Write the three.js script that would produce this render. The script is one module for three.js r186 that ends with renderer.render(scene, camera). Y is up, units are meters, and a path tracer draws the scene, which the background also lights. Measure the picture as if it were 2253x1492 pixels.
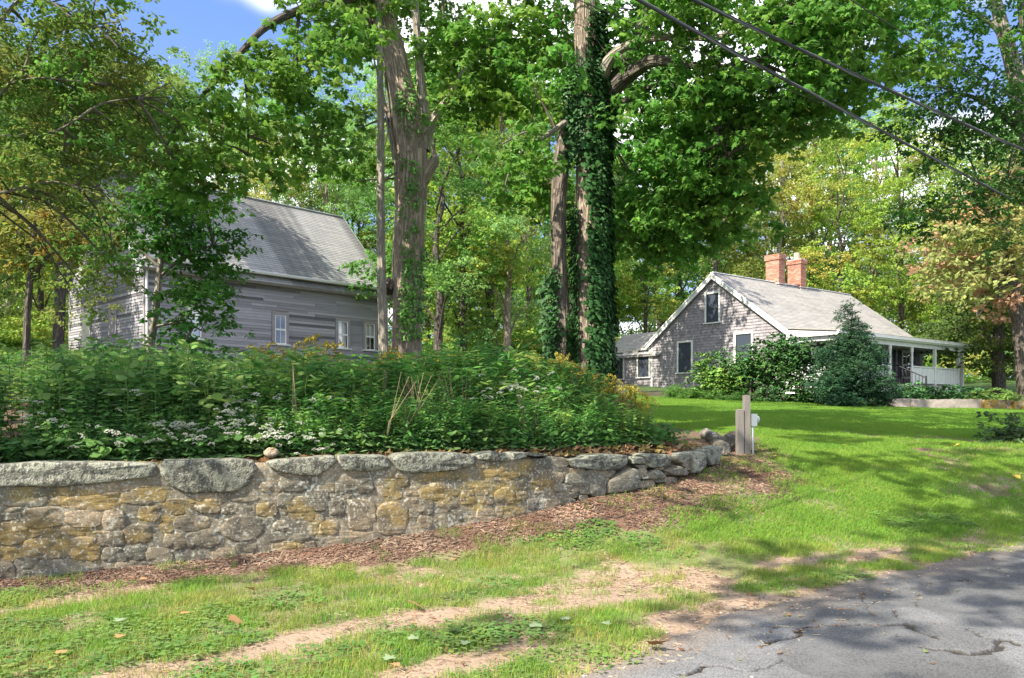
import * as THREE from 'three';
import { mergeGeometries } from 'three/addons/utils/BufferGeometryUtils.js';

// ---------------------------------------------------------------- camera, sky, sun, exposure
const F = 1750, CX = 1126.5, HZ = 900, EYE = 1.6;              // focal length, principal column, horizon row of the 2253 x 1492 photograph, eye height
const scene = new THREE.Scene();
const camera = new THREE.PerspectiveCamera(2 * Math.atan(746 / F) * 180 / Math.PI, 2253 / 1492, 0.1, 600);
camera.position.set(0, EYE, 0);
camera.lookAt(0, EYE, -10);
camera.setViewOffset(2253, 1492, 0, 746 - HZ, 2253, 1492);      // the lens is shifted upwards: verticals stay upright

const SUN = new THREE.Vector3(-0.88, 1.16, 0.475).normalize();
const sun = new THREE.DirectionalLight(new THREE.Color(1.0, 0.93, 0.80), 5.0);
sun.position.copy(SUN).multiplyScalar(80); sun.target.position.set(0, 0, -15);
sun.castShadow = true; sun.shadow.mapSize.set(4096, 4096); sun.shadow.radius = 1.0;
Object.assign(sun.shadow.camera, { left: -60, right: 60, top: 60, bottom: -60, near: 1, far: 220 });
scene.add(sun, sun.target);

const renderer = new THREE.WebGLRenderer({ antialias: true });
renderer.setSize(1024, 678);
renderer.toneMapping = THREE.LinearToneMapping;
renderer.toneMappingExposure = 2.2;
renderer.shadowMap.enabled = true;

// ---------------------------------------------------------------- small mathematics
function rng(seed) { let a = seed >>> 0; return () => { a = (a + 0x6D2B79F5) >>> 0; let t = a; t = Math.imul(t ^ (t >>> 15), t | 1); t ^= t + Math.imul(t ^ (t >>> 7), t | 61); return ((t ^ (t >>> 14)) >>> 0) / 4294967296; }; }
const clamp = (v, a, b) => v < a ? a : v > b ? b : v, mix = (a, b, t) => a + (b - a) * t;
const sstep = (a, b, v) => { const t = clamp((v - a) / (b - a), 0, 1); return t * t * (3 - 2 * t); };
const LAT = (() => { const r = rng(77), a = new Float32Array(65536); for (let i = 0; i < 65536; i++) a[i] = r(); return a; })();
function vn(x, y) {                                              // value noise with period 256, 0 to 1
  const xi = Math.floor(x), yi = Math.floor(y), fx = x - xi, fy = y - yi, u = fx * fx * (3 - 2 * fx), v = fy * fy * (3 - 2 * fy);
  const x0 = xi & 255, x1 = (xi + 1) & 255, y0 = (yi & 255) << 8, y1 = ((yi + 1) & 255) << 8;
  const a = LAT[y0 | x0], b = LAT[y0 | x1], c = LAT[y1 | x0], d = LAT[y1 | x1];
  return a + (b - a) * u + (c - a) * v + (a - b - c + d) * u * v;
}
function fbm(x, y, o = 4) { let s = 0, a = 0.5, n = 0; for (let i = 0; i < o; i++) { s += a * vn(x, y); n += a; a *= 0.5; x = x * 2.03 + 17.3; y = y * 2.03 + 5.7; } return s / n; }
function vn3(x, y, z) { const zi = Math.floor(z), f = z - zi, t = f * f * (3 - 2 * f); return mix(vn(x + zi * 37.17, y + zi * 11.9), vn(x + (zi + 1) * 37.17, y + (zi + 1) * 11.9), t); }
const V = (x, y, z) => new THREE.Vector3(x, y, z);
const P = (px, py, d) => V((px - CX) * d / F, EYE - (py - HZ) * d / F, -d);   // photograph pixel at a depth in metres
function lerpTable(t, x) { if (x <= t[0][0]) return t[0][1]; for (let i = 1; i < t.length; i++) if (x <= t[i][0]) return mix(t[i - 1][1], t[i][1], (x - t[i - 1][0]) / (t[i][0] - t[i - 1][0])); return t[t.length - 1][1]; }

// ---------------------------------------------------------------- sky: blue air with broken fair-weather cloud
{
  const CLX = 107.1, CLZ = 85.1;                                       // which stretch of the cloud field
  const w = 1024, h = 512, a = new Float32Array(w * h * 4);
  for (let j = 0; j < h; j++) for (let i = 0; i < w; i++) {
    const el = ((j + 0.5) / h - 0.5) * Math.PI, az = ((i + 0.5) / w - 0.5) * 2 * Math.PI;
    const y = Math.sin(el), c = Math.cos(el), x = c * Math.cos(az), z = c * Math.sin(az), k = Math.max(y, 0);
    const t = Math.pow(1 - k, 3.2);
    let r = mix(0.062, 0.40, t), g = mix(0.158, 0.50, t), b = mix(0.43, 0.70, t);
    const s = 2.3 / (k + 0.24), cl = fbm(x * s + CLX, z * s + CLZ, 6), cover = sstep(0.43, 0.60, cl + 0.03 * t) * sstep(-0.02, 0.05, y);
    const body = 1.04 + 0.2 * fbm(x * s * 3 + 9, z * s * 3 + 3, 3);
    r = mix(r, body, cover * 0.9); g = mix(g, body * 1.0, cover * 0.9); b = mix(b, body * 1.03, cover * 0.9);
    const o = (j * w + i) * 4; a[o] = r; a[o + 1] = g; a[o + 2] = b; a[o + 3] = 1;
  }
  const sky = new THREE.DataTexture(a, w, h, THREE.RGBAFormat, THREE.FloatType);
  sky.mapping = THREE.EquirectangularReflectionMapping; sky.magFilter = sky.minFilter = THREE.LinearFilter; sky.wrapS = THREE.RepeatWrapping; sky.needsUpdate = true;
  scene.background = sky; scene.environment = sky;
}

// ---------------------------------------------------------------- naming, tagging, mesh helpers
const taken = new Map();
function numbered(n) { const k = taken.get(n) || 0; taken.set(n, k + 1); return k ? `${n}_${String(k).padStart(3, '0')}` : n; }
const shade = o => { o.castShadow = o.receiveShadow = true; return o; };
function obj(name, geo, material, parent) { const m = shade(new THREE.Mesh(geo, material)); m.name = name; parent.add(m); return m; }
function thing(name, label, category, pos = [0, 0, 0], turn = 0, group) {
  const g = new THREE.Group(); g.name = numbered(name); g.position.set(...pos); g.rotation.y = turn; g.userData = { label, category };
  if (group) g.userData.group = group; scene.add(g); return g;
}
function tagMesh(name, geo, material, label, category, group) { const m = shade(new THREE.Mesh(geo, material)); m.name = numbered(name); m.userData = { label, category }; if (group) m.userData.group = group; scene.add(m); return m; }
function struct(name, geo, material) { const m = shade(new THREE.Mesh(geo, material)); m.name = numbered(name); m.userData = { kind: 'structure' }; scene.add(m); return m; }
function swarm(name, geo, material, mats, cols, parent, label, category) {   // many small things nobody could count
  const m = new THREE.InstancedMesh(geo, material, mats.length); m.name = parent ? name : numbered(name);
  for (let i = 0; i < mats.length; i++) { m.setMatrixAt(i, mats[i]); if (cols) m.setColorAt(i, cols[i]); }
  m.userData = { kind: 'stuff' }; if (label) { m.userData.label = label; m.userData.category = category; }
  shade(m); (parent || scene).add(m); return m;
}
const std = (o) => new THREE.MeshStandardMaterial({ roughness: 0.9, metalness: 0, ...o });
const rgb = (r, g, b) => new THREE.Color().setRGB(r, g, b);
const merge = (list) => { const l = list.map(g => g.index ? g.toNonIndexed() : g); for (const g of l) for (const k of Object.keys(g.attributes)) if (!['position', 'normal', 'uv', 'color'].includes(k)) g.deleteAttribute(k); return mergeGeometries(l); };
function box(w, h, d, x = 0, y = 0, z = 0) { const g = new THREE.BoxGeometry(w, h, d); const p = g.attributes.position, n = g.attributes.normal, uv = g.attributes.uv; g.translate(x, y, z);
  for (let i = 0; i < p.count; i++) { const ax = Math.abs(n.getX(i)), ay = Math.abs(n.getY(i)); if (ax > 0.5) uv.setXY(i, p.getZ(i), p.getY(i)); else if (ay > 0.5) uv.setXY(i, p.getX(i), p.getZ(i)); else uv.setXY(i, p.getX(i), p.getY(i)); } return g; }
function geoFrom(pos, idx, uv, col) { const g = new THREE.BufferGeometry(); g.setAttribute('position', new THREE.Float32BufferAttribute(pos, 3)); if (uv) g.setAttribute('uv', new THREE.Float32BufferAttribute(uv, 2)); if (col) g.setAttribute('color', new THREE.Float32BufferAttribute(col, 3)); if (idx) g.setIndex(idx); g.computeVertexNormals(); return g; }
// a tube through points with a radius at each, sides wrinkled by amt (share of the radius)
function tube(pts, radii, sides = 8, amt = 0, seed = 0, cap = true, lump = 3) {
  const pos = [], uv = [], idx = [], n = pts.length, t = V(0, 0, 0), a = V(0, 0, 0), b = V(0, 0, 0); let len = 0;
  let up = V(0.31, 0.13, 0.94);
  for (let i = 0; i < n; i++) {
    t.copy(pts[Math.min(i + 1, n - 1)]).sub(pts[Math.max(i - 1, 0)]).normalize();
    a.copy(up).addScaledVector(t, -up.dot(t)); if (a.lengthSq() < 1e-4) a.set(1, 0, 0).addScaledVector(t, -t.x); a.normalize(); up.copy(a); b.crossVectors(t, a);
    if (i) len += pts[i].distanceTo(pts[i - 1]);
    for (let k = 0; k <= sides; k++) {
      const th = k / sides * 2 * Math.PI, cs = Math.cos(th), sn = Math.sin(th);
      const r = radii[i] * (1 + amt * (vn3(cs * lump * 0.5 + seed, sn * lump * 0.5 + seed * 1.7, len * 1.1) - 0.5) * 2);
      pos.push(pts[i].x + (a.x * cs + b.x * sn) * r, pts[i].y + (a.y * cs + b.y * sn) * r, pts[i].z + (a.z * cs + b.z * sn) * r);
      uv.push(k / sides * Math.max(1, Math.round(radii[0] * 2 * Math.PI)), len);
      if (i && k) { const q = i * (sides + 1) + k; idx.push(q - sides - 2, q - 1, q, q - sides - 2, q, q - sides - 1); }
    }
  }
  if (cap) { const c = pos.length / 3; pos.push(pts[n - 1].x, pts[n - 1].y, pts[n - 1].z); uv.push(0, len); for (let k = 0; k < sides; k++) idx.push((n - 1) * (sides + 1) + k + 1, (n - 1) * (sides + 1) + k, c); }
  for (let i = 0; i < idx.length; i += 3) { const s = idx[i + 1]; idx[i + 1] = idx[i + 2]; idx[i + 2] = s; }
  return geoFrom(pos, idx, uv);
}
function smoothPath(pts, radii, per) { const c = new THREE.CatmullRomCurve3(pts, false, 'centripetal'), o = [], r = [], n = (pts.length - 1) * per; for (let i = 0; i <= n; i++) { const t = i / n; o.push(c.getPoint(t)); const f = t * (radii.length - 1), k = Math.min(Math.floor(f), radii.length - 2); r.push(mix(radii[k], radii[k + 1], f - k)); } return [o, r]; }
// a colour texture computed pixel by pixel; f(u, v) returns linear [r, g, b]; size in pixels
function tex(n, f, data = false) {
  const a = new Uint8Array(n * n * 4);
  for (let j = 0; j < n; j++) for (let i = 0; i < n; i++) { const c = f(i / n, j / n), o = (j * n + i) * 4; for (let k = 0; k < 3; k++) { const l = clamp(data ? c : c[k], 0, 1); a[o + k] = 255 * (data ? l : l <= 0.0031308 ? 12.92 * l : 1.055 * Math.pow(l, 1 / 2.4) - 0.055); } a[o + 3] = 255; }
  const t = new THREE.DataTexture(a, n, n); if (!data) t.colorSpace = THREE.SRGBColorSpace; t.wrapS = t.wrapT = THREE.RepeatWrapping; t.magFilter = THREE.LinearFilter; t.minFilter = THREE.LinearMipmapLinearFilter; t.generateMipmaps = true; t.needsUpdate = true; return t;
}
function texRect(w, h, f) { const a = new Uint8Array(w * h * 4); for (let j = 0; j < h; j++) for (let i = 0; i < w; i++) { const c = f((i + 0.5) / w, (j + 0.5) / h), o = (j * w + i) * 4; for (let k = 0; k < 3; k++) { const l = clamp(c[k], 0, 1); a[o + k] = 255 * (l <= 0.0031308 ? 12.92 * l : 1.055 * Math.pow(l, 1 / 2.4) - 0.055); } a[o + 3] = 255; } const t = new THREE.DataTexture(a, w, h); t.colorSpace = THREE.SRGBColorSpace; t.magFilter = THREE.LinearFilter; t.needsUpdate = true; return t; }
const rep = (t, sx, sy = sx) => { const c = t.clone(); c.repeat.set(sx, sy); c.needsUpdate = true; return c; };
const tilefbm = (u, v, n, o = 4) => { let s = 0, a = 0.5, m = 0, k = n; for (let i = 0; i < o; i++) { const x = u * k, y = v * k, xi = Math.floor(x), yi = Math.floor(y), fx = x - xi, fy = y - yi, p = fx * fx * (3 - 2 * fx), q = fy * fy * (3 - 2 * fy), L = (X, Y) => LAT[((((Y % k) + k) % k * 131 + i * 7919 + ((X % k) + k) % k * 17 + ((X % k) + k) % k * ((Y % k) + k) % 97 * 29) & 65535)]; s += a * mix(mix(L(xi, yi), L(xi + 1, yi), p), mix(L(xi, yi + 1), L(xi + 1, yi + 1), p), q); m += a; a *= 0.5; k *= 2; } return s / m; };
// ---------------------------------------------------------------- the lie of the land (x to the right, d away from the road, metres)
const GT = [[6.9, 0], [7.4, 0.005], [8, 0.07], [8.5, 0.16], [9.2, 0.35], [10, 0.56], [10.6, 0.69], [11.5, 0.82], [12.3, 0.90], [16, 1.2], [20, 1.5], [24, 1.68], [30, 2.05], [36, 2.5], [42, 2.95], [60, 4.0], [90, 5.2], [140, 7]];
function lawnH(x, d) { const u = d - 0.4 * Math.max(0, x - 1) * sstep(60, 20, d) ; return lerpTable(GT, u); }
// the wall: face line given by photograph column and depth, with the rows of its foot and top
const WALL = [[-900, 5.7, 1500, 1050], [-600, 6.25, 1400, 1043], [-300, 6.8, 1335, 1030], [0, 7.4, 1284, 1020], [180, 7.62, 1272, 1012], [370, 7.9, 1240, 1012], [560, 8.18, 1218, 1009], [740, 8.45, 1195, 1004], [930, 8.8, 1163, 998], [1130, 9.2, 1133, 994], [1270, 9.65, 1098, 1002], [1400, 10.2, 1080, 999], [1480, 10.7, 1060, 995], [1540, 11.2, 1046, 988], [1585, 12.1, 1022, 974], [1597, 13.0, 1002, 962], [1580, 14.2, 985, 950], [1545, 15.4, 968, 945]];
const wallPts = WALL.map(([px, d]) => [(px - CX) * d / F, d]);
function segDist(x, d, pts, from, to) { let best = 1e9; for (let i = from; i < to; i++) { const [ax, ad] = pts[i], [bx, bd] = pts[i + 1], vx = bx - ax, vd = bd - ad, t = clamp(((x - ax) * vx + (d - ad) * vd) / (vx * vx + vd * vd), 0, 1), q = Math.hypot(x - ax - vx * t, d - ad - vd * t); if (q < best) best = q; } return best; }
const NW = wallPts.length;
const bank = [wallPts[NW - 1], [3.9, 18], [4.6, 23], [5.4, 30], [6.5, 42], [8, 60], [14, 100], [20, 160]];
const leftBank = [[-60, -12], wallPts[0]];
const terracePoly = [[-60, -12], ...wallPts, ...bank.slice(1), [20, 400], [-400, 400], [-400, -12]];
function inPoly(x, y, p) { let c = false; for (let i = 0, j = p.length - 1; i < p.length; j = i++) { const [xi, yi] = p[i], [xj, yj] = p[j]; if ((yi > y) !== (yj > y) && x < (xj - xi) * (y - yi) / (yj - yi) + xi) c = !c; } return c; }
const wallDist = (x, d) => segDist(x, d, wallPts, 0, NW - 1);
function terraceT(x, d) { if (d > 300 || !inPoly(x, d, terracePoly)) return 0; const dw = wallDist(x, d), db = segDist(x, d, bank, 0, bank.length - 1); return Math.min(sstep(0.14, 0.30, dw), sstep(0, 2.6, db)); }
function terraceH(x, d) { const t = 1.0 + 0.088 * Math.max(0, Math.min(d, 36) - 8.2) + 0.04 * Math.max(0, d - 36) + 0.04 * clamp(-x - 3, 0, 6) * sstep(9, 16, d); return d < 30 ? Math.min(t, 1.02 + 0.11 * wallDist(x, d)) : t; }
function H(x, d) { const g = lawnH(x, d), t = terraceT(x, d); return (t > 0 ? mix(g, Math.max(g, terraceH(x, d)), t) : g) + 0.035 * (fbm(x * 0.7 + 31, d * 0.7 + 9, 3) - 0.5); }
function onGround(px, py) { for (let d = 3; d < 120; d += 0.02) { const y = EYE - (py - HZ) * d / F, x = (px - CX) * d / F; if (y <= lawnH(x, d)) return [x, d]; } return [(px - CX) * 60 / F, 60]; }
// road: its edge runs away to the right
const RD = [0.77, 0.638], E0 = [0.28, 4.73];
const roadAlong = (x, d) => (x - E0[0]) * RD[0] + (d - E0[1]) * RD[1], roadAcross = (x, d) => (x - E0[0]) * RD[1] - (d - E0[1]) * RD[0];
function roadIn(x, d) { const t = roadAlong(x, d); return roadAcross(x, d) + 0.24 * sstep(0, 2.5, t) * sstep(7, 3.5, t) + 0.34 * (fbm(x * 1.4 + 3, d * 1.4, 4) - 0.5); }   // > 0 on the asphalt
// bare soil and mulch
const bare = [[330, 1480, 0.75, 0.16], [640, 1410, 0.7, 0.17], [860, 1365, 0.65, 0.15], [1040, 1340, 0.6, 0.16], [1330, 1298, 1.0, 0.40], [1210, 1325, 0.6, 0.30], [1480, 1290, 0.6, 0.32], [960, 1480, 0.5, 0.16], [1150, 1420, 0.35, 0.12], [1740, 1240, 0.5, 0.16], [1950, 1215, 0.7, 0.16], [2110, 1190, 0.7, 0.2], [2000, 1130, 0.4, 0.12], [330, 1290, 1.0, 0.14], [120, 1330, 0.9, 0.10], [1640, 1330, 0.5, 0.2], [1500, 1360, 0.5, 0.16], [2190, 1060, 1.3, 0.25], [2120, 1015, 1.2, 0.2]].map(([px, py, a, b]) => [...onGround(px, py), a * 1.25, b * 1.35]);
function bareAt(x, d) { let m = 0; for (const [bx, bd, a, b] of bare) { const dx = x - bx, dd = d - bd; if (Math.abs(dx) > 2 || Math.abs(dd) > 2) continue; const s = (dx * RD[0] + dd * RD[1]) / a, c = (dx * RD[1] - dd * RD[0]) / b; m = Math.max(m, 1.25 - Math.sqrt(s * s + c * c)); } return m; }
function mulchAt(x, d) { if (x > 7 || d > 17) return 0; const w = wallDist(x, d); return 1.0 - w / (0.62 + 0.45 * sstep(0, 3, x)) ; }
function cover(x, d) {                                           // what the ground is made of: shares of grass, mulch, soil, forest litter
  const n = fbm(x * 2.2 + 7, d * 2.2 + 3, 4) - 0.5, n2 = fbm(x * 8 + 1, d * 8 + 5, 3) - 0.5;
  const terr = terraceT(x, d) > 0.02 ? 1 : 0;
  const mu = terr ? 0 : sstep(-0.12, 0.12, mulchAt(x, d) + n * 0.7 + n2 * 0.35);
  const so = terr ? 0 : sstep(-0.06, 0.42, Math.max(bareAt(x, d) - 0.1, 0.35 + roadIn(x, d) * 2.0) + n * 0.9 + n2 * 0.95) * (1 - mu);
  return [terr ? 0 : (1 - mu) * (1 - so), mu, so, terr];
}
// ---------------------------------------------------------------- ground sheets
const NX0 = -12, NX1 = 14, ND0 = 2.4, ND1 = 24.4;
{
  const S = 2048, a = new Uint8Array(S * S * 4), q = 512, cv = new Float32Array((q + 1) * (q + 1) * 4);
  for (let j = 0; j <= q; j++) for (let i = 0; i <= q; i++) { const c = cover(mix(NX0, NX1, i / q), mix(ND0, ND1, j / q)); cv.set(c, (j * (q + 1) + i) * 4); }
  const g1 = [0.085, 0.125, 0.028], g2 = [0.24, 0.215, 0.10], m1 = [0.10, 0.058, 0.036], m2 = [0.20, 0.125, 0.08], s1 = [0.20, 0.135, 0.09], s2 = [0.38, 0.275, 0.20], f1 = [0.06, 0.038, 0.02], f2 = [0.16, 0.10, 0.055];
  for (let j = 0; j < S; j++) for (let i = 0; i < S; i++) {
    const u = i / S, v = j / S, x = mix(NX0, NX1, u), d = mix(ND0, ND1, v), fi = u * q, fj = v * q, i0 = fi | 0, j0 = fj | 0, o = (j0 * (q + 1) + i0) * 4, k = (q + 1) * 4, fu = fi - i0, fv = fj - j0;
    const c = [0, 1, 2, 3].map(n => mix(mix(cv[o + n], cv[o + 4 + n], fu), mix(cv[o + k + n], cv[o + k + 4 + n], fu), fv));
    const fine = vn(x * 90, d * 90), grit = vn(x * 41 + 5, d * 41), strand = vn(x * 60 + vn(x * 9, d * 9) * 12, d * 16 + vn(x * 7, d * 9 + 4) * 12), broad = fbm(x * 0.9, d * 0.9, 3);
    const tg = clamp(fine * 0.5 + broad * 0.5, 0, 1), tm = clamp(strand * 0.75 + fine * 0.35 - 0.1, 0, 1) ** 1.6, ts = clamp(0.25 + 0.35 * grit + 0.5 * (broad - 0.3) + 0.25 * (fine - 0.5), 0, 1), tf = clamp(strand * 0.6 + fine * 0.4, 0, 1) ** 1.5;
    const w = (j * S + i) * 4, ns = c[0] + c[1] + c[2] + c[3] || 1;
    for (let n = 0; n < 3; n++) { const l = clamp((c[0] * mix(g1[n], g2[n], tg) + c[1] * mix(m1[n], m2[n], tm) + c[2] * mix(s1[n], s2[n], ts) + c[3] * mix(f1[n], f2[n], tf)) / ns, 0, 1); a[w + n] = 255 * (l <= 0.0031308 ? 12.92 * l : 1.055 * Math.pow(l, 1 / 2.4) - 0.055); }
    a[w + 3] = 255;
  }
  const map = new THREE.DataTexture(a, S, S); map.colorSpace = THREE.SRGBColorSpace; map.magFilter = THREE.LinearFilter; map.needsUpdate = true;
  const bump = tex(512, (u, v) => 0.6 * tilefbm(u, v, 24, 4) + 0.4 * tilefbm(u + 0.3, v, 90, 2), true);
  const nx = 330, nd = 280, pos = [], uv = [], idx = [];
  for (let j = 0; j <= nd; j++) for (let i = 0; i <= nx; i++) { const x = mix(NX0, NX1, i / nx), d = mix(ND0, ND1, j / nd); pos.push(x, H(x, d) - 0.07 * sstep(0.1, 0.3, roadIn(x, d)), -d); uv.push(i / nx, j / nd); if (i && j) { const p = j * (nx + 1) + i; idx.push(p - nx - 2, p, p - 1, p - nx - 2, p - nx - 1, p); } }
  const bm = rep(bump, 13, 11);
  struct('verge_ground', geoFrom(pos, idx, uv), std({ map, bumpMap: bm, bumpScale: 0.02, roughness: 1 }));
}
{
  const line = (a, b, fine0, fine1, s0, s1) => { const o = [a]; let x = a; while (x < b) { const out = Math.max(0, fine0 - x, x - fine1); x += clamp(s0 + out * 0.08, s0, s1); o.push(Math.min(x, b)); } return o; };
  const xs = line(-190, 190, NX0, NX1, 0.9, 9), ds = line(-60, 260, ND0, ND1, 0.9, 9), pos = [], uv = [], idx = [], col = [];
  for (const d of ds) for (const x of xs) {
    const inside = x > NX0 + 0.6 && x < NX1 - 0.6 && d > ND0 + 0.6 && d < ND1 - 0.6;
    pos.push(x, H(x, d) - (inside ? 0.6 : 0.02), -d); uv.push(x, d);
    const lawn = inPoly(x, d, [[3.6, 14], [5.2, 30], [5.6, 36], [11, 36], [13, 30.5], [19, 27], [34, 26], [40, 10], [14, 2], [-12, -3], [-12, 3], [-60, -8], [-60, -30], [40, -30], [60, 20], [60, 60], [8, 60]]) ? 1 : 0;
    const n = fbm(x * 0.4, d * 0.4, 4); col.push(...[0, 1, 2].map(k => lawn ? [0.062, 0.12, 0.018][k] * (0.8 + 0.5 * n) : [0.075, 0.062, 0.03][k] * (0.7 + 0.7 * n)));
  }
  const nx = xs.length; for (let j = 1; j < ds.length; j++) for (let i = 1; i < nx; i++) { const p = j * nx + i; idx.push(p - nx - 1, p, p - 1, p - nx - 1, p - nx, p); }
  const m = tex(256, (u, v) => { const t = 0.7 + 0.6 * (tilefbm(u, v, 16, 4) - 0.5) * 1.6; return [t, t, t]; });
  struct('ground', geoFrom(pos, idx, uv, col), std({ map: rep(m, 0.5), vertexColors: true, roughness: 1 }));
}
// ---------------------------------------------------------------- road
{
  const Z = (x, y) => onGround(1400 + x / 2.3236, 850 + y / 2.3236);
  const cracks = [[[230, 1500], [290, 1478], [330, 1450], [400, 1440], [480, 1445], [530, 1465]], [[620, 1345], [700, 1315], [780, 1300], [835, 1283], [850, 1250], [950, 1240], [1050, 1240], [1150, 1230], [1280, 1236], [1380, 1224], [1400, 1250], [1470, 1275], [1540, 1306]], [[1460, 1353], [1530, 1366], [1600, 1364], [1660, 1386], [1720, 1390], [1790, 1376], [1862, 1372], [1850, 1325], [1900, 1316], [1960, 1335]], [[1190, 1118], [1250, 1100], [1330, 1094], [1420, 1104], [1440, 1130]], [[1305, 1150], [1320, 1170], [1340, 1195]], [[1490, 1014], [1600, 1005], [1680, 998], [1725, 1012]], [[600, 1475], [700, 1440], [760, 1415]], [[1150, 1060], [1180, 1140], [1215, 1190]], [[1700, 1250], [1760, 1300], [1850, 1325]]].map(c => c.map(([x, y]) => Z(x, y)));
  const wid = [0.015, 0.02, 0.024, 0.011, 0.011, 0.013, 0.009, 0.007, 0.008];
  function crackAt(x, d) { let m = 0; const wx = x + 0.05 * (vn(x * 14, d * 14) - 0.5) + 0.02 * (vn(x * 50, d * 50) - 0.5), wd = d + 0.05 * (vn(x * 14 + 9, d * 14) - 0.5) + 0.02 * (vn(x * 50 + 4, d * 50) - 0.5); cracks.forEach((c, k) => { const q = segDist(wx, wd, c, 0, c.length - 1), w = wid[k] * (0.8 + 0.7 * vn(x * 6 + k, d * 6)); if (q < w * 2) m = Math.max(m, sstep(w * 1.15, w * 0.8, q)); }); return m; }
  const line = (a, b, f0, f1, s0, s1) => { const o = [a]; let x = a; while (x < b) { const out = Math.max(0, f0 - x, x - f1); x += clamp(s0 + out * 0.15, s0, s1); o.push(Math.min(x, b)); } return o; };
  const ts = line(-60, 90, 0, 7.6, 0.0125, 3), ws = line(-0.55, 6.2, -0.4, 2.6, 0.0105, 0.6), pos = [], uv = [], idx = [], col = [], nt = ts.length;
  for (const w of ws) for (const t of ts) {
    const x = E0[0] + RD[0] * t + RD[1] * w, d = E0[1] + RD[1] * t - RD[0] * w, near = t > -0.5 && t < 9 && w < 3.4, c = near ? crackAt(x, d) : 0, e = roadIn(x, d);
    const lip = sstep(-0.10, 0.05, e);
    pos.push(x, H(x, d) + mix(-0.03, 0.012, lip) - 0.02 * c + 0.006 * (fbm(x * 5, d * 5, 3) - 0.5), -d); uv.push(t, w);
    const n = fbm(x * 1.1 + 4, d * 1.1, 4), pat = sstep(0.56, 0.6, fbm(x * 0.8 + 20, d * 0.8 + 7, 2)), base = mix(0.165, 0.115, pat) * (0.62 + 0.8 * n), dust = sstep(0.5, -0.02, e + 0.5 * (n - 0.5));
    const fill = c; col.push(...[0, 1, 2].map(k => mix(mix(base * [0.99, 0.99, 1.0][k], [0.30, 0.225, 0.165][k], dust * 0.55), [0.04, 0.034, 0.028][k], fill)));
  }
  for (let j = 1; j < ws.length; j++) for (let i = 1; i < nt; i++) { const p = j * nt + i; idx.push(p - nt - 1, p - 1, p, p - nt - 1, p, p - nt); }
  const stone = tex(512, (u, v) => { const t = 0.40 + 1.25 * Math.pow(tilefbm(u, v, 128, 2), 1.5) + 0.3 * (tilefbm(u, v, 9, 3) - 0.5); return [t, t, t * 1.02]; });
  const bump = tex(512, (u, v) => tilefbm(u, v, 128, 2), true);
  struct('road', geoFrom(pos, idx, uv, col), std({ map: rep(stone, 1.0), bumpMap: rep(bump, 1.0), bumpScale: 0.006, vertexColors: true, roughness: 0.92 }));
}
console.log('ground done');
// ---------------------------------------------------------------- stone retaining wall
const wallAt = (px) => { const t = (k) => lerpTable(WALL.slice(0, 16).map(w => [w[0], w[k]]), px), d = t(1), e = 6, d2 = lerpTable(WALL.slice(0, 16).map(w => [w[0], w[1]]), px + e), d1 = lerpTable(WALL.slice(0, 16).map(w => [w[0], w[1]]), px - e); const x = (px - CX) * d / F, tx = (px + e - CX) * d2 / F - (px - e - CX) * d1 / F, td = d2 - d1, l = Math.hypot(tx, td) || 1; return { x, d, nx: td / l, nz: tx / l, foot: t(2), top: t(3) }; };   // nx, nz: outward normal of the face
const stoneTex = (() => {
  const make = (seed, a, b, lich, lc, speck, dark) => tex(512, (u, v) => {
    const n = tilefbm(u + seed * 0.13, v, 6, 5), g = tilefbm(u, v + seed * 0.21, 110, 2), m = tilefbm(u + 0.5, v + seed * 0.37, 9, 4), p = tilefbm(u + seed * 0.7, v + 0.2, 48, 3), k = tilefbm(u + 0.9, v + seed, 14, 4);
    let c = [0, 1, 2].map(i => mix(a[i], b[i], clamp((n - 0.5) * 2.2 + 0.5, 0, 1)) * (0.55 + 0.9 * g));
    const l = sstep(lich, lich + 0.12, m + 0.22 * (g - 0.5)); c = c.map((q, i) => mix(q, lc[i] * (0.6 + 0.8 * g), l * 0.85));
    const w = sstep(speck, speck + 0.05, p * 0.75 + 0.25 * tilefbm(u, v, 20, 2)); c = c.map((q, i) => mix(q, [0.50, 0.51, 0.46][i], w * 0.85));
    const dk = sstep(dark, dark + 0.12, k); return c.map((q, i) => mix(q, [0.055, 0.055, 0.05][i] * (0.6 + g), dk * 0.7));
  });
  return {
    g: make(1, [0.15, 0.14, 0.11], [0.25, 0.235, 0.185], 0.60, [0.34, 0.33, 0.25], 0.66, 0.57),
    w: make(2, [0.15, 0.145, 0.115], [0.24, 0.23, 0.18], 0.54, [0.36, 0.35, 0.26], 0.63, 0.54),
    t: make(3, [0.225, 0.17, 0.115], [0.37, 0.285, 0.20], 0.58, [0.31, 0.20, 0.035], 0.66, 0.60),
    o: make(4, [0.225, 0.165, 0.085], [0.345, 0.25, 0.12], 0.47, [0.33, 0.20, 0.022], 0.68, 0.62),
    d: make(5, [0.125, 0.11, 0.09], [0.215, 0.185, 0.145], 0.66, [0.30, 0.27, 0.20], 0.65, 0.55),
    m: make(6, [0.19, 0.165, 0.12], [0.30, 0.265, 0.20], 0.55, [0.29, 0.205, 0.06], 0.64, 0.58),
  };
})();
const stoneBump = tex(512, (u, v) => 0.65 * tilefbm(u, v, 12, 5) + 0.35 * tilefbm(u, v, 90, 2), true);
const stoneMat = Object.fromEntries(Object.entries(stoneTex).map(([k, t]) => [k, std({ map: t, bumpMap: stoneBump, bumpScale: k === 'm' ? 0.012 : 0.022, roughness: 0.95 })]));
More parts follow.
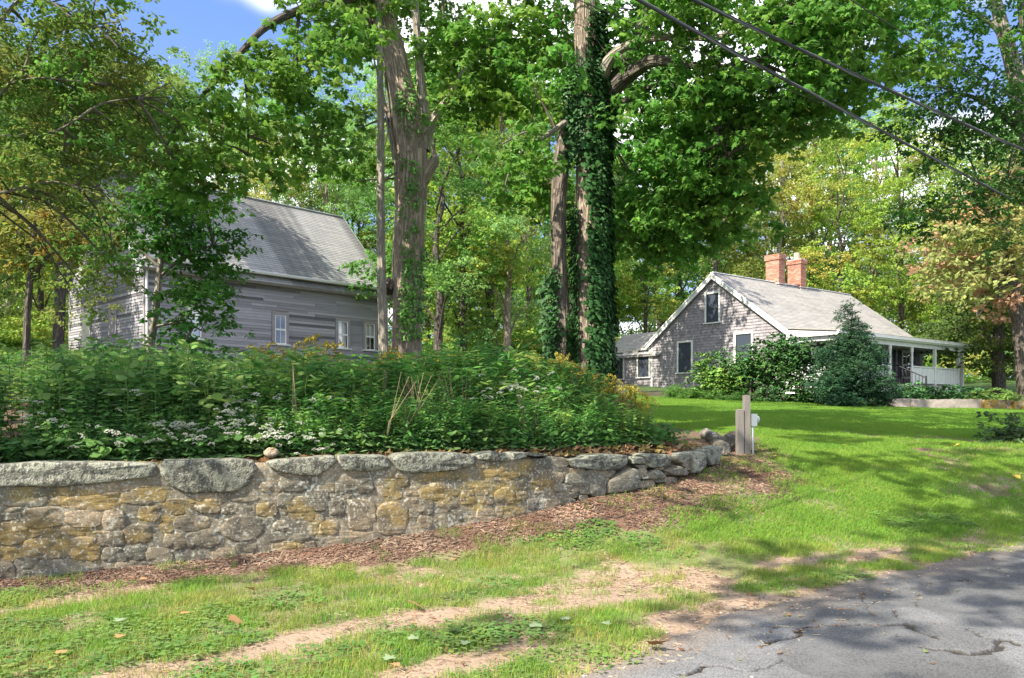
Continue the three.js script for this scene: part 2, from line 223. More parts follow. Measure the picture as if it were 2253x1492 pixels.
// one weathered surface for the whole face: lichen crusts and mortar smears run on from stone to stone. u runs along the wall, v up
const WU = (px) => (px + 900) / 2500, WV = (y) => (y + 0.35) / 1.8;
const wallMap = (() => {
  const och = '20,1170,34,22;20,1215,30,16;90,1165,40,24;110,1200,60,22;190,1210,34,24;150,1090,44,16;235,1100,60,18;330,1085,44,16;385,1120,34,16;330,1130,26,18;365,1150,20,22;180,1170,36,12;300,1180,30,18;585,1120,22,16;650,1120,30,20;675,1130,22,14;705,1160,22,16;640,1200,28,12;870,1065,26,16;865,1090,20,14;960,1050,50,14;1000,1048,36,12;960,1085,36,22;1100,1042,48,18;1040,1075,30,16;1090,1075,40,22;1030,1095,22,18;1130,1090,24,20;1160,1032,22,20;1190,1062,26,16;870,1130,30,20;1050,1110,20,12;1120,1120,24,14;60,1085,40,14;440,1110,36,14'.split(';').map(e => e.split(',').map(Number));
  const pale = '560,1070,90,26;480,1130,60,40;620,1150,70,30;250,1160,24,60;700,1070,60,40;270,1190,20,30;520,1180,60,30;760,1100,60,50;840,1060,40,30;1000,1150,60,20;1180,1090,40,40'.split(';').map(e => e.split(',').map(Number));
  return texRect(2048, 768, (u, v) => {
    const px = u * 2500 - 900, y = v * 1.8 - 0.35, d = lerpTable(WALL.slice(0, 16).map(w => [w[0], w[1]]), px), py = HZ - (y - EYE) * F / d, X = px * d / F;
    const n = fbm(X * 2.2, y * 3.1, 4), m = fbm(X * 7 + 4, y * 9, 4), g = vn(X * 130, y * 130) * 0.6 + vn(X * 260 + 3, y * 260) * 0.4, k = fbm(X * 4.3 + 20, y * 5 + 7, 4), sp = vn(X * 48 + 9, y * 48) * 0.7 + 0.3 * vn(X * 110, y * 110);
    const warm = clamp((n - 0.35) * 2.2, 0, 1); let c = [mix(0.215, 0.34, warm), mix(0.195, 0.275, warm), mix(0.15, 0.19, warm)].map(q => q * (0.40 + 1.15 * g) * (0.72 + 0.56 * m));
    let o = px < -40 ? 0.45 : 0; for (const [a, b, rx, ry] of och) { const q = ((px - a) / rx) ** 2 + ((py - b) / ry) ** 2; if (q < 4) o = Math.max(o, 1 - q / 3.2); }
    o = sstep(0.42, 0.85, o * 0.75 + (m - 0.32) * 0.75 + (g - 0.5) * 0.25); c = c.map((q, i) => mix(q, [0.32, 0.23, 0.055][i] * (0.55 + 0.8 * g), o * 0.62));
    const dk = sstep(0.54, 0.70, k); c = c.map((q, i) => mix(q, [0.11, 0.10, 0.08][i] * (0.6 + 0.8 * g), dk * 0.6));
    let p = 0; for (const [a, b, rx, ry] of pale) { const q = ((px - a) / rx) ** 2 + ((py - b) / ry) ** 2; if (q < 1) p = Math.max(p, 1 - q); }
    const w = sstep(0.68 - 0.13 * p, 0.76 - 0.1 * p, sp) * 0.9; c = c.map((q, i) => mix(q, [0.47, 0.475, 0.42][i], w));
    return c;
  });
})();
const wallStone = std({ map: wallMap, vertexColors: true, bumpMap: stoneBump, bumpScale: 0.012, roughness: 0.95 });
// capstones: bare grey granite with crusts of pale lichen
const capMap = tex(1024, (u, v) => { const n = tilefbm(u, v, 3, 4), m = tilefbm(u + 0.3, v, 8, 5), f = tilefbm(u, v + 0.6, 26, 3), g = tilefbm(u, v, 160, 2), l = sstep(0.46, 0.57, 0.5 * m + 0.5 * f), sp = sstep(0.66, 0.74, tilefbm(u + 0.7, v, 60, 2)); return [0, 1, 2].map(i => mix(mix([0.135, 0.13, 0.107][i], [0.33, 0.325, 0.25][i], l), [0.46, 0.465, 0.41][i], sp * 0.7) * (0.5 + 0.95 * g) * (0.72 + 0.55 * n)); });
const capMat = { g: std({ map: capMap, vertexColors: true, bumpMap: stoneBump, bumpScale: 0.02, roughness: 0.95 }) }; capMat.w = capMat.g;
const stoneTone = { g: [0.67, 0.69, 0.69], w: [0.77, 0.77, 0.76], t: [0.87, 0.81, 0.74], o: [0.84, 0.78, 0.69], d: [0.59, 0.58, 0.57], m: [0.76, 0.76, 0.75] };
{
  const wall = thing('retaining_wall', 'curved fieldstone retaining wall with grey capstones and yellow lichen below the weeds', 'stone wall', [0, 0, 0]);
  const put = (px, py, depth) => { const w = wallAt(px), y = EYE - (py - HZ) * w.d / F; return V(w.x + w.nx * depth, y, -w.d + w.nz * depth); };
  const r = rng(5);
  function stone(poly, kind, o = {}) {
    let pts = poly;
    for (let it = 0; it < (o.sharp ? 1 : 2); it++) { const q = []; for (let i = 0; i < pts.length; i++) { const a = pts[i], b = pts[(i + 1) % pts.length]; const k = o.sharp ? 0.13 : it ? 0.22 : 0.17; q.push([mix(a[0], b[0], k), mix(a[1], b[1], k)], [mix(a[0], b[0], 1 - k), mix(a[1], b[1], 1 - k)]); } pts = q; }
    let cx = 0, cy = 0; for (const p of pts) { cx += p[0]; cy += p[1]; } cx /= pts.length; cy /= pts.length;
    const W = wallAt(cx), pxm = F / W.d, n = pts.length, sd = r() * 50;
    let wpx = 0, hpx = 0; for (const p of pts) { wpx = Math.max(wpx, Math.abs(p[0] - cx)); hpx = Math.max(hpx, Math.abs(p[1] - cy)); }
    const bulge = o.bulge ?? Math.min(0.028, 0.22 * Math.min(wpx, hpx) / pxm), back = o.back ?? 0.08, lift = o.lift ?? 0;
    const rings = o.cap ? [[-back, 1.0], [-0.12, 1.01], [-0.01, 1.0], [bulge * 0.6, 0.975], [bulge, 0.88], [bulge * 1.1, 0.45]] : [[-back, 0.99], [-0.015, 1.02], [bulge * 0.55, 0.965], [bulge * 0.95, 0.84], [bulge, 0.42]];
    const pos = [], uv = [], idx = [], tq = 0.88 + 0.24 * r(), tn = stoneTone[kind].map(q => q * tq), col = [], O = put(cx, cy, 0);
    rings.forEach(([dep, sc], k) => pts.forEach(([x, y]) => {
      const ang = 1 + 0.09 * (vn(x * 0.11 + sd, y * 0.11) - 0.5), X = cx + (x - cx) * sc * ang, Y = cy + (y - cy) * sc * ang;
      const rough = k < 1 ? 0 : (fbm(X * 0.055 + sd, Y * 0.08 + sd, 3) - 0.5) * (o.cap ? 0.05 : 0.04) * Math.min(1, wpx / 24);
      const v = put(X, Y, dep + rough + lift); pos.push(v.x - O.x, v.y - O.y, v.z - O.z); o.cap ? uv.push(X / pxm * 1.0 + sd, v.y + dep * 0.7) : uv.push(WU(X), WV(v.y)); col.push(...tn);
    }));
    const c = put(cx, cy, bulge + lift + (r() - 0.5) * 0.012); pos.push(c.x - O.x, c.y - O.y, c.z - O.z); o.cap ? uv.push(cx / pxm + sd, c.y) : uv.push(WU(cx), WV(c.y)); col.push(...tn);
    const R = rings.length; for (let k = 1; k < R; k++) for (let i = 0; i < n; i++) { const a = (k - 1) * n + i, b = (k - 1) * n + (i + 1) % n, e = k * n + i, f = k * n + (i + 1) % n; idx.push(a, e, b, b, e, f); }
    for (let i = 0; i < n; i++) idx.push((R - 1) * n + i, R * n, (R - 1) * n + (i + 1) % n);
    const b0 = pos.length / 3, bc = put(cx, cy, -back); pos.push(bc.x - O.x, bc.y - O.y, bc.z - O.z); uv.push(WU(cx), WV(bc.y)); col.push(...tn); for (let i = 0; i < n; i++) idx.push(i, (i + 1) % n, b0);
    // the outline may run either way round: face outwards
    let area = 0; for (let i = 0; i < n; i++) { const a = pts[i], b = pts[(i + 1) % n]; area += a[0] * b[1] - b[0] * a[1]; }
    if (area < 0) for (let i = 0; i < idx.length; i += 3) { const s = idx[i + 1]; idx[i + 1] = idx[i + 2]; idx[i + 2] = s; }
    const m = obj(o.name || (o.cap ? 'capstone' : 'stone'), geoFrom(pos, idx, uv, col), o.cap ? capMat[kind] : wallStone, o.parent || wall); m.position.copy(O); return m;
  }
  const round = (x0, y0, x1, y1) => { const cx = (x0 + x1) / 2, cy = (y0 + y1) / 2, a = (x1 - x0) / 2, b = (y1 - y0) / 2, n = 6 + Math.floor(r() * 3), o = [], t0 = r() * 6.28, e = 0.5 + 0.25 * r(); for (let i = 0; i < n; i++) { const t = t0 + (i + 0.35 * (r() - 0.5)) / n * 2 * Math.PI, c = Math.cos(t), s = Math.sin(t), q = 1.28 + 0.2 * (r() - 0.35); o.push([cx + a * q * Math.sign(c) * Math.abs(c) ** e, cy + b * q * Math.sign(s) * Math.abs(s) ** e]); } return o; };
  const Zs = [[0, 980, 4.662], [430, 980, 4.662], [820, 960, 5.007], [1200, 940, 5.364]];
  const T = (z, pts) => pts.map(([x, y]) => [Zs[z][0] + x / Zs[z][2], Zs[z][1] + y / Zs[z][2]]);
  const caps = [
    [0, 'w', [[-420, 225], [0, 205], [350, 172], [900, 170], [1300, 185], [1560, 185], [1615, 215], [1600, 320], [1350, 350], [900, 402], [560, 428], [200, 418], [-420, 420]]],
    [0, 'w', [[1635, 190], [1700, 158], [2100, 148], [2440, 140], [2620, 165], [2645, 240], [2560, 400], [2420, 470], [2250, 492], [1900, 490], [1750, 430], [1640, 300]]],
    [1, 'w', [[735, 180], [800, 150], [1100, 135], [1420, 105], [1450, 150], [1370, 250], [1230, 310], [1000, 300], [850, 270], [740, 220]]],
    [1, 'g', [[1470, 150], [1480, 105], [1950, 105], [1985, 130], [1985, 220], [1800, 262], [1500, 262]]],
    [2, 'g', [[205, 250], [300, 200], [600, 180], [900, 180], [1130, 215], [1140, 300], [1000, 345], [880, 375], [740, 385], [600, 402], [380, 402], [270, 370]]],
    [2, 'g', [[1142, 215], [1330, 165], [1450, 190], [1510, 240], [1500, 270], [1300, 272], [1150, 255]]],
    [2, 'g', [[1522, 185], [1670, 175], [1675, 225], [1525, 265]]], [2, 'g', [[1692, 180], [1900, 195], [1920, 220], [1692, 216]]],
    [3, 'g', [[225, 375], [400, 370], [500, 325], [750, 315], [970, 330], [985, 370], [930, 440], [850, 490], [650, 515], [520, 495], [300, 480], [260, 430]]],
    [3, 'g', [[995, 340], [1120, 350], [1160, 430], [1000, 440]]], [3, 'g', [[1130, 335], [1180, 310], [1470, 325], [1465, 400], [1420, 465], [1200, 480], [1180, 420]]],
    [3, 'g', [[1490, 330], [1600, 295], [1690, 310], [1685, 370], [1600, 435], [1530, 400]]], [3, 'w', [[1700, 290], [1830, 280], [1870, 330], [1870, 450], [1800, 540], [1715, 555], [1710, 400]]],
    [3, 'g', [[1870, 270], [2060, 210], [2050, 330], [2000, 440], [1920, 450], [1890, 370]]],
  ];
  for (const [z, k, p] of caps) stone(T(z, p), k, { cap: true, sharp: true, back: 0.34, bulge: 0.035, lift: 0.02 });
  for (let px = -900; px < -100;) { const w = 110 + r() * 110; const a = wallAt(px + w / 2); stone([[px, a.top + 4], [px + w * 0.5, a.top - 4], [px + w - 5, a.top], [px + w - 6, a.top + 50], [px + w * 0.5, a.top + 62], [px, a.top + 52]], 'w', { cap: true, sharp: true, back: 0.34, bulge: 0.03, lift: 0.02 }); px += w; }
  const S0 = 'g,0,415,480,610;o,595,430,1010,515;t,1000,402,1540,522;o,420,480,690,600;o,690,520,1200,660;o,1270,450,1690,600;t,1690,490,1885,570;o,270,650,620,830;t,680,680,1050,830;o,630,830,980,920;t,280,860,600,955;g,-60,640,240,765;o,-70,800,270,1010;t,1060,660,1260,870;o,1420,620,1630,770;o,1690,560,1990,700;o,1640,740,1780,880;d,1790,720,2080,870;o,280,970,720,1150;o,740,960,1010,1165;t,950,890,1200,1020;t,1280,820,1540,1000;o,-80,1030,180,1185;g,160,1140,400,1260;d,-60,1210,150,1390;g,110,1280,370,1405;g,400,1180,1000,1370;g,1050,1050,1280,1190;g,1280,1020,1500,1170;t,1510,1060,1760,1235;t,1200,1190,1500,1300;t,1700,900,1900,1050;d,1930,900,2150,1060;g,430,560,640,650;d,1060,880,1270,1040;g,1480,1000,1600,1060;o,1130,560,1260,640;g,560,1150,720,1190';
  const S1 = 't,690,280,870,360;t,660,370,870,480;g,870,310,1150,460;g,345,470,640,570;t,0,520,260,680;t,260,600,420,700;g,440,580,570,680;o,640,590,830,720;o,840,660,940,720;o,930,540,1170,690;g,850,500,1000,640;o,960,700,1200,780;t,820,770,1210,872;t,1210,710,1310,790;d,1190,470,1350,660;o,1320,350,1425,480;g,1430,330,1530,500;d,1540,330,1800,490;o,1520,500,1620,610;d,1370,580,1510,720;t,1580,570,1840,855;o,1280,770,1460,910;o,1810,350,1885,430;o,1870,420,1990,520;t,1520,880,1860,990;o,0,740,150,850;d,0,870,250,1040;d,300,740,670,960;d,430,950,610,1085;t,180,1060,400,1190;o,790,990,1020,1095;t,1060,980,1220,1090;t,1360,960,1600,1070;g,780,890,1130,1005;t,460,1110,700,1190;t,0,1120,80,1195;g,680,730,810,860;d,100,690,300,760;g,1160,800,1280,900;g,1120,900,1280,980';
  const S2 = 'o,160,300,250,440;o,200,430,380,550;o,490,395,910,495;o,910,395,1140,470;o,1140,280,1310,355;t,1320,282,1560,330;o,1175,345,1590,460;o,1610,270,1750,430;o,1755,275,1845,355;g,1850,240,2120,350;t,1770,370,2080,530;g,2085,345,2180,440;o,360,555,510,655;o,520,530,800,700;o,820,590,950,650;o,840,510,980,570;o,1040,500,1130,570;o,1135,520,1270,650;o,1260,470,1325,540;o,1330,470,1550,545;t,1300,550,1400,620;o,1580,490,1690,600;o,175,600,310,700;t,350,680,490,790;t,720,680,920,810;o,970,600,1110,745;t,1160,640,1335,748;o,1360,580,1550,740;d,520,700,660,850;t,60,740,370,1060;t,500,880,640,1000;t,630,840,715,950;t,400,980,495,1080;t,810,800,930,880;g,930,820,1060,930;o,960,880,1150,960;t,1150,800,1340,935;o,1070,780,1190,830;d,1700,690,1840,800;t,1830,700,2040,825;g,1990,530,2180,610;g,2045,620,2230,680;g,2060,690,2200,765;o,1560,790,1670,870;t,1800,560,1990,650;d,1450,790,1560,865;t,1580,610,1700,700;o,30,700,100,830;o,100,460,190,530;d,60,560,180,620;g,390,800,510,960;t,680,590,720,640;g,930,560,1000,600;t,1350,760,1440,880;o,2110,560,2180,600';
  const S3 = 't,290,485,440,540;g,460,500,790,590;t,690,510,790,540;g,250,545,500,685;g,100,670,300,765;t,300,690,400,765;g,400,680,530,785;g,515,600,690,790;t,500,570,580,600;t,1090,490,1180,590;g,1260,600,1400,650;t,1090,630,1280,725;g,1080,445,1220,480;t,1290,460,1390,500;t,1620,400,1710,470;t,1650,470,1715,505;t,1400,590,1530,665;g,150,770,350,838;g,170,840,330,912;t,0,880,150,975;g,340,765,400,800;g,400,800,480,855;t,700,600,745,640;g,1410,520,1470,560';
  [S0, S1, S2, S3].forEach((S, z) => S.split(';').forEach(e => { const [k, ...b] = e.split(','); const [x0, y0, x1, y1] = b.map(Number); stone(T(z, round(x0, y0, x1, y1)), k, z === 3 ? { back: 0.2, lift: 0.01 } : {}); }));
  for (const [k, p] of [['g', [[710, 640], [870, 530], [1000, 470], [1060, 490], [1100, 600], [1080, 740], [720, 790]]], ['g', [[1110, 600], [1250, 495], [1330, 500], [1405, 570], [1400, 610], [1110, 618]]], ['g', [[1370, 510], [1560, 450], [1640, 490], [1670, 540], [1640, 570], [1480, 570]]]]) stone(T(3, p), k, { sharp: true, back: 0.22, bulge: 0.05, lift: 0.01 });
  for (let px = -880; px < -30;) { const w = 40 + r() * 45, a = wallAt(px); for (let y = a.top + 66; y < a.foot - 15;) { const h = 26 + r() * 30; stone(round(px + r() * 14, y, px + w - 6 + r() * 8, y + h - 5), 'tgoodt'[Math.floor(r() * 6)], {}); y += h; } px += w; }
  // mortar body behind the stones, and a darker rubble core where the wall is laid dry
  function body(p0, p1, step, front, mat, name, sink) {
    const pos = [], uv = [], idx = [], col = [], rows = 14; let c = 0; const cols = [];
    for (let px = p0; px <= p1 + 0.1; px += step) { const w = wallAt(px), y0 = EYE - (w.foot + 30 - HZ) * w.d / F, y1 = EYE - (w.top + sink - HZ) * w.d / F; cols.push(px);
      for (let j = 0; j <= rows + 2; j++) { const f = Math.min(j, rows) / rows, y = mix(y0, y1, f), dep = j <= rows ? front + 0.030 * (fbm(px * 0.05, y * 11, 4) - 0.5) * (f > 0.97 ? 0.4 : 1) : j === rows + 1 ? -0.38 : -0.40, yy = j === rows + 2 ? y0 : y; pos.push(w.x + w.nx * dep, yy, -w.d + w.nz * dep); uv.push(WU(px), WV(yy)); col.push(...stoneTone.m); } c++; }
    const n = rows + 3; for (let i = 1; i < c; i++) for (let j = 1; j < n; j++) { const p = i * n + j; idx.push(p - n - 1, p - 1, p, p - n - 1, p, p - n); }
    obj(name, geoFrom(pos, idx, uv, col), mat, wall);
  }
  body(-899, 1236, 3, 0.011, wallStone, 'mortar', 10);
  body(1230, 1592, 4, -0.10, std({ color: rgb(0.20, 0.155, 0.115), roughness: 1 }), 'rubble_core', 22);
  // the returning end of the wall, seen from above, and the loose rocks by the post
  const rock = (x, y, z, a, b, c, kind, seed) => { const g = new THREE.IcosahedronGeometry(1, 3), p = g.attributes.position; for (let i = 0; i < p.count; i++) { const q = V(p.getX(i), p.getY(i), p.getZ(i)), k = 0.74 + 0.5 * vn3(q.x * 1.3 + seed, q.y * 1.3 + seed, q.z * 1.3) + 0.1 * vn3(q.x * 4 + seed, q.y * 4, q.z * 4); p.setXYZ(i, q.x * a * k, q.y * b * k, q.z * c * k); } const uvs = g.attributes.uv; for (let i = 0; i < p.count; i++) uvs.setXY(i, (p.getX(i) + p.getZ(i) * 0.7) * 1.3 + seed, p.getY(i) * 1.3); g.computeVertexNormals(); return g; };
  for (const [px, d, dy] of [[1594, 12.7, 0.98], [1592, 13.15, 1.0], [1590, 13.6, 1.03], [1585, 14.05, 1.06], [1574, 14.5, 1.1], [1560, 15.0, 1.12], [1596, 12.95, 0.8], [1600, 13.4, 0.82]]) { const m = obj('stone', rock(0, 0, 0, 0.13, 0.12, 0.17, 'g', px * 0.37), stoneMat[dy < 0.9 ? 't' : 'd'], wall); m.position.set((px - CX) * d / F - 0.05, dy - 0.02, -d); }
  const loose = (px, py, d, a, b, c, kind, label) => { const p = P(px, py, d), m = tagMesh('loose_rock', rock(0, 0, 0, a, b, c, kind, px * 0.13), stoneMat[kind], label, 'rock'); m.position.set(p.x, p.y, p.z); m.rotation.y = px; return m; };
  loose(1603, 972, 13.2, 0.10, 0.13, 0.12, 'd', 'small dark upright rock at the end of the stone wall');
  loose(1617, 962, 13.9, 0.17, 0.11, 0.15, 't', 'tan angular rock lying behind the wooden posts');
  loose(597, 996, 8.45, 0.075, 0.055, 0.07, 't', 'pinkish loose stone resting in the gap between two capstones');
}
console.log('wall done');
// ---------------------------------------------------------------- buildings
const grainTex = (a, b, seed, streak = 1) => tex(256, (u, v) => { const s = tilefbm(u * 1 + seed * 0.1, v, 2, 2), g = tilefbm(u + seed, v * 1, 8, 2), l = vn((u * 6 + seed) , v * 90 + seed * 9) * 0.6 + vn(u * 14 + seed * 3, v * 34) * 0.4, n = clamp(0.15 + 0.55 * l * streak + 0.35 * s + 0.2 * (g - 0.5), 0, 1); return [0, 1, 2].map(k => mix(a[k], b[k], n)); });
const M = {
  white: std({ color: rgb(0.82, 0.82, 0.80), roughness: 0.55, map: tex(128, (u, v) => { const t = 0.86 + 0.2 * (tilefbm(u, v, 8, 4) - 0.3); return [t, t, t * 0.99]; }) }),
  cream: std({ color: rgb(0.70, 0.68, 0.58), roughness: 0.7, map: tex(128, (u, v) => { const t = 0.8 + 0.3 * (tilefbm(u, v, 12, 4) - 0.4); return [t, t, t]; }) }),
  grey: std({ map: grainTex([0.20, 0.18, 0.18], [0.36, 0.33, 0.33], 3), roughness: 0.9 }),
  dark: std({ color: rgb(0.05, 0.045, 0.04), roughness: 0.9 }),
  screenPane: std({ color: rgb(0.055, 0.066, 0.088), roughness: 0.22 }),
  screen: std({ color: rgb(0.040, 0.048, 0.058), roughness: 0.6 }),
  iron: std({ color: rgb(0.014, 0.014, 0.016), roughness: 0.45, metalness: 0.3 }),
  glass: new THREE.MeshPhysicalMaterial({ color: 0xffffff, transmission: 1, thickness: 0, roughness: 0.02, ior: 1.9, specularIntensity: 1 }),
  curtain: std({ color: rgb(0.62, 0.63, 0.66), roughness: 0.95 }),
  interior: std({ color: rgb(0.34, 0.29, 0.23), roughness: 1 }),
  floorboards: std({ map: grainTex([0.22, 0.20, 0.18], [0.36, 0.34, 0.31], 8), roughness: 0.8 }),
  slate: std({ color: rgb(0.10, 0.115, 0.135), roughness: 0.6 }),
  shutter: std({ color: rgb(0.012, 0.02, 0.022), roughness: 0.5 }),
};
function hitPlane(grp, px, py, axis, val) {                       // where the sight line of a pixel meets a plane of a building, in the building's own axes
  grp.updateMatrixWorld(true); const inv = grp.matrixWorld.clone().invert(), o = V(0, EYE, 0).applyMatrix4(inv), t = P(px, py, 10).applyMatrix4(inv).sub(o), k = (val - o[axis]) / t[axis]; return o.addScaledVector(t, k);
}
// a hung sash window of two sashes; its outer casing is w by h, placed with its foot's middle at the origin and its face towards +z
function windowPart(parent, w, h, o) {
  const g = new THREE.Group(); g.name = 'window'; parent.add(g);
  const c = o.casing ?? 0.1, t = 0.05, mat = o.trim || M.white;
  obj('casing', merge([box(c, h, t, -w / 2 + c / 2, h / 2, t / 2), box(c, h, t, w / 2 - c / 2, h / 2, t / 2), box(w - 2 * c, c, t, 0, h - c / 2, t / 2)]), o.casingMat || mat, g);
  obj('sill', box(w + 0.08, 0.05, 0.11, 0, 0.025, 0.055), mat, g);
  const gw = w - 2 * c, gh = h - c - 0.05, y0 = 0.05, s = 0.045, half = gh / 2;
  const sash = []; for (const [a, z] of [[y0, 0.028], [y0 + half, 0.014]]) { sash.push(box(s, half, 0.03, -gw / 2 + s / 2, a + half / 2, z), box(s, half, 0.03, gw / 2 - s / 2, a + half / 2, z), box(gw - 2 * s, s, 0.03, 0, a + s / 2, z), box(gw - 2 * s, s * 0.8, 0.03, 0, a + half - s * 0.4, z)); if (o.muntin) sash.push(box(0.022, half - 2 * s, 0.024, 0, a + half / 2, z)); }
  obj('sash', merge(sash), o.sashMat || mat, g);
  const pw = o.muntin ? gw / 2 - s - 0.011 : gw - 2 * s;
  for (const [a, z] of [[y0, 0.028], [y0 + half, 0.014]]) for (const sx of o.muntin ? [-1, 1] : [0]) obj('pane', box(pw, half - 2 * s, 0.004, sx * (pw / 2 + 0.011), a + half / 2, z - 0.004), o.pane || M.glass, g);
  if (o.curtain) obj('curtain', box(gw - 0.02, gh * o.curtain, 0.01, 0, y0 + gh * o.curtain / 2 + (o.curtainTop ? gh * (1 - o.curtain) : 0), -0.10), M.curtain, g);
  return g;
}
// roof covering of overlapping courses over a rectangle lying along x (length) and sloping from y0,z0 (eave) to y1,z1 (ridge)
function courses(len, x0, y0, z0, y1, z1, expo, r, tones, step) {
  const pos = [], col = [], L = Math.hypot(y1 - y0, z1 - z0), uy = (y1 - y0) / L, uz = (z1 - z0) / L, ny = Math.abs(uz), nz = -uy * Math.sign(uz), n = Math.floor(L / expo);
  const quad = (a, b, c, d, k) => { for (const p of [a, b, c, a, c, d]) { pos.push(...p); col.push(...k); } };
  for (let i = 0; i < n; i++) { let x = x0 - r() * step; while (x < x0 + len) { const w = step * (0.7 + 0.6 * r()), a = Math.max(x, x0), b = Math.min(x + w, x0 + len), tone = tones[Math.floor(r() * tones.length)], q1 = 0.95 + 0.1 * r(), k = tone.map(v => v * q1); x += w; if (b - a < 0.01) continue;
    const s0 = i * expo, s1 = Math.min(L, (i + 1) * expo + 0.02), t0 = 0.016, t1 = 0.003, q = (xx, s, t) => [xx, y0 + uy * s + ny * t, z0 + uz * s + nz * t];
    const flip = uz < 0; const Q = (A, B, C, D) => flip ? quad(A, B, C, D, k) : quad(D, C, B, A, k);
    Q(q(a, s0, t0), q(b, s0, t0), q(b, s1, t1), q(a, s1, t1)); Q(q(a, s0, 0), q(b, s0, 0), q(b, s0, t0), q(a, s0, t0)); } }
  const g = new THREE.BufferGeometry(); g.setAttribute('position', new THREE.Float32BufferAttribute(pos, 3)); g.setAttribute('color', new THREE.Float32BufferAttribute(col, 3)); const uv = []; for (let i = 0; i < pos.length; i += 3) uv.push(pos[i], pos[i + 1] + pos[i + 2]); g.setAttribute('uv', new THREE.Float32BufferAttribute(uv, 2)); g.computeVertexNormals(); return g;
}
const prism = (pts, depth) => { const s = new THREE.Shape(); pts.forEach(([x, y], i) => i ? s.lineTo(x, y) : s.moveTo(x, y)); return new THREE.ExtrudeGeometry(s, { depth, bevelEnabled: false }); };
const speck = tex(256, (u, v) => { const t = 0.72 + 0.5 * tilefbm(u, v, 64, 2) + 0.25 * (tilefbm(u, v, 5, 4) - 0.5); return [t, t, t]; });
const roofStain = tex(512, (u, v) => { const st = sstep(0.46, 0.70, tilefbm(u, v, 5, 5)) * 0.42, t = (0.74 + 0.42 * tilefbm(u, v, 100, 2)) * (1 - st); return [t, t, t]; });

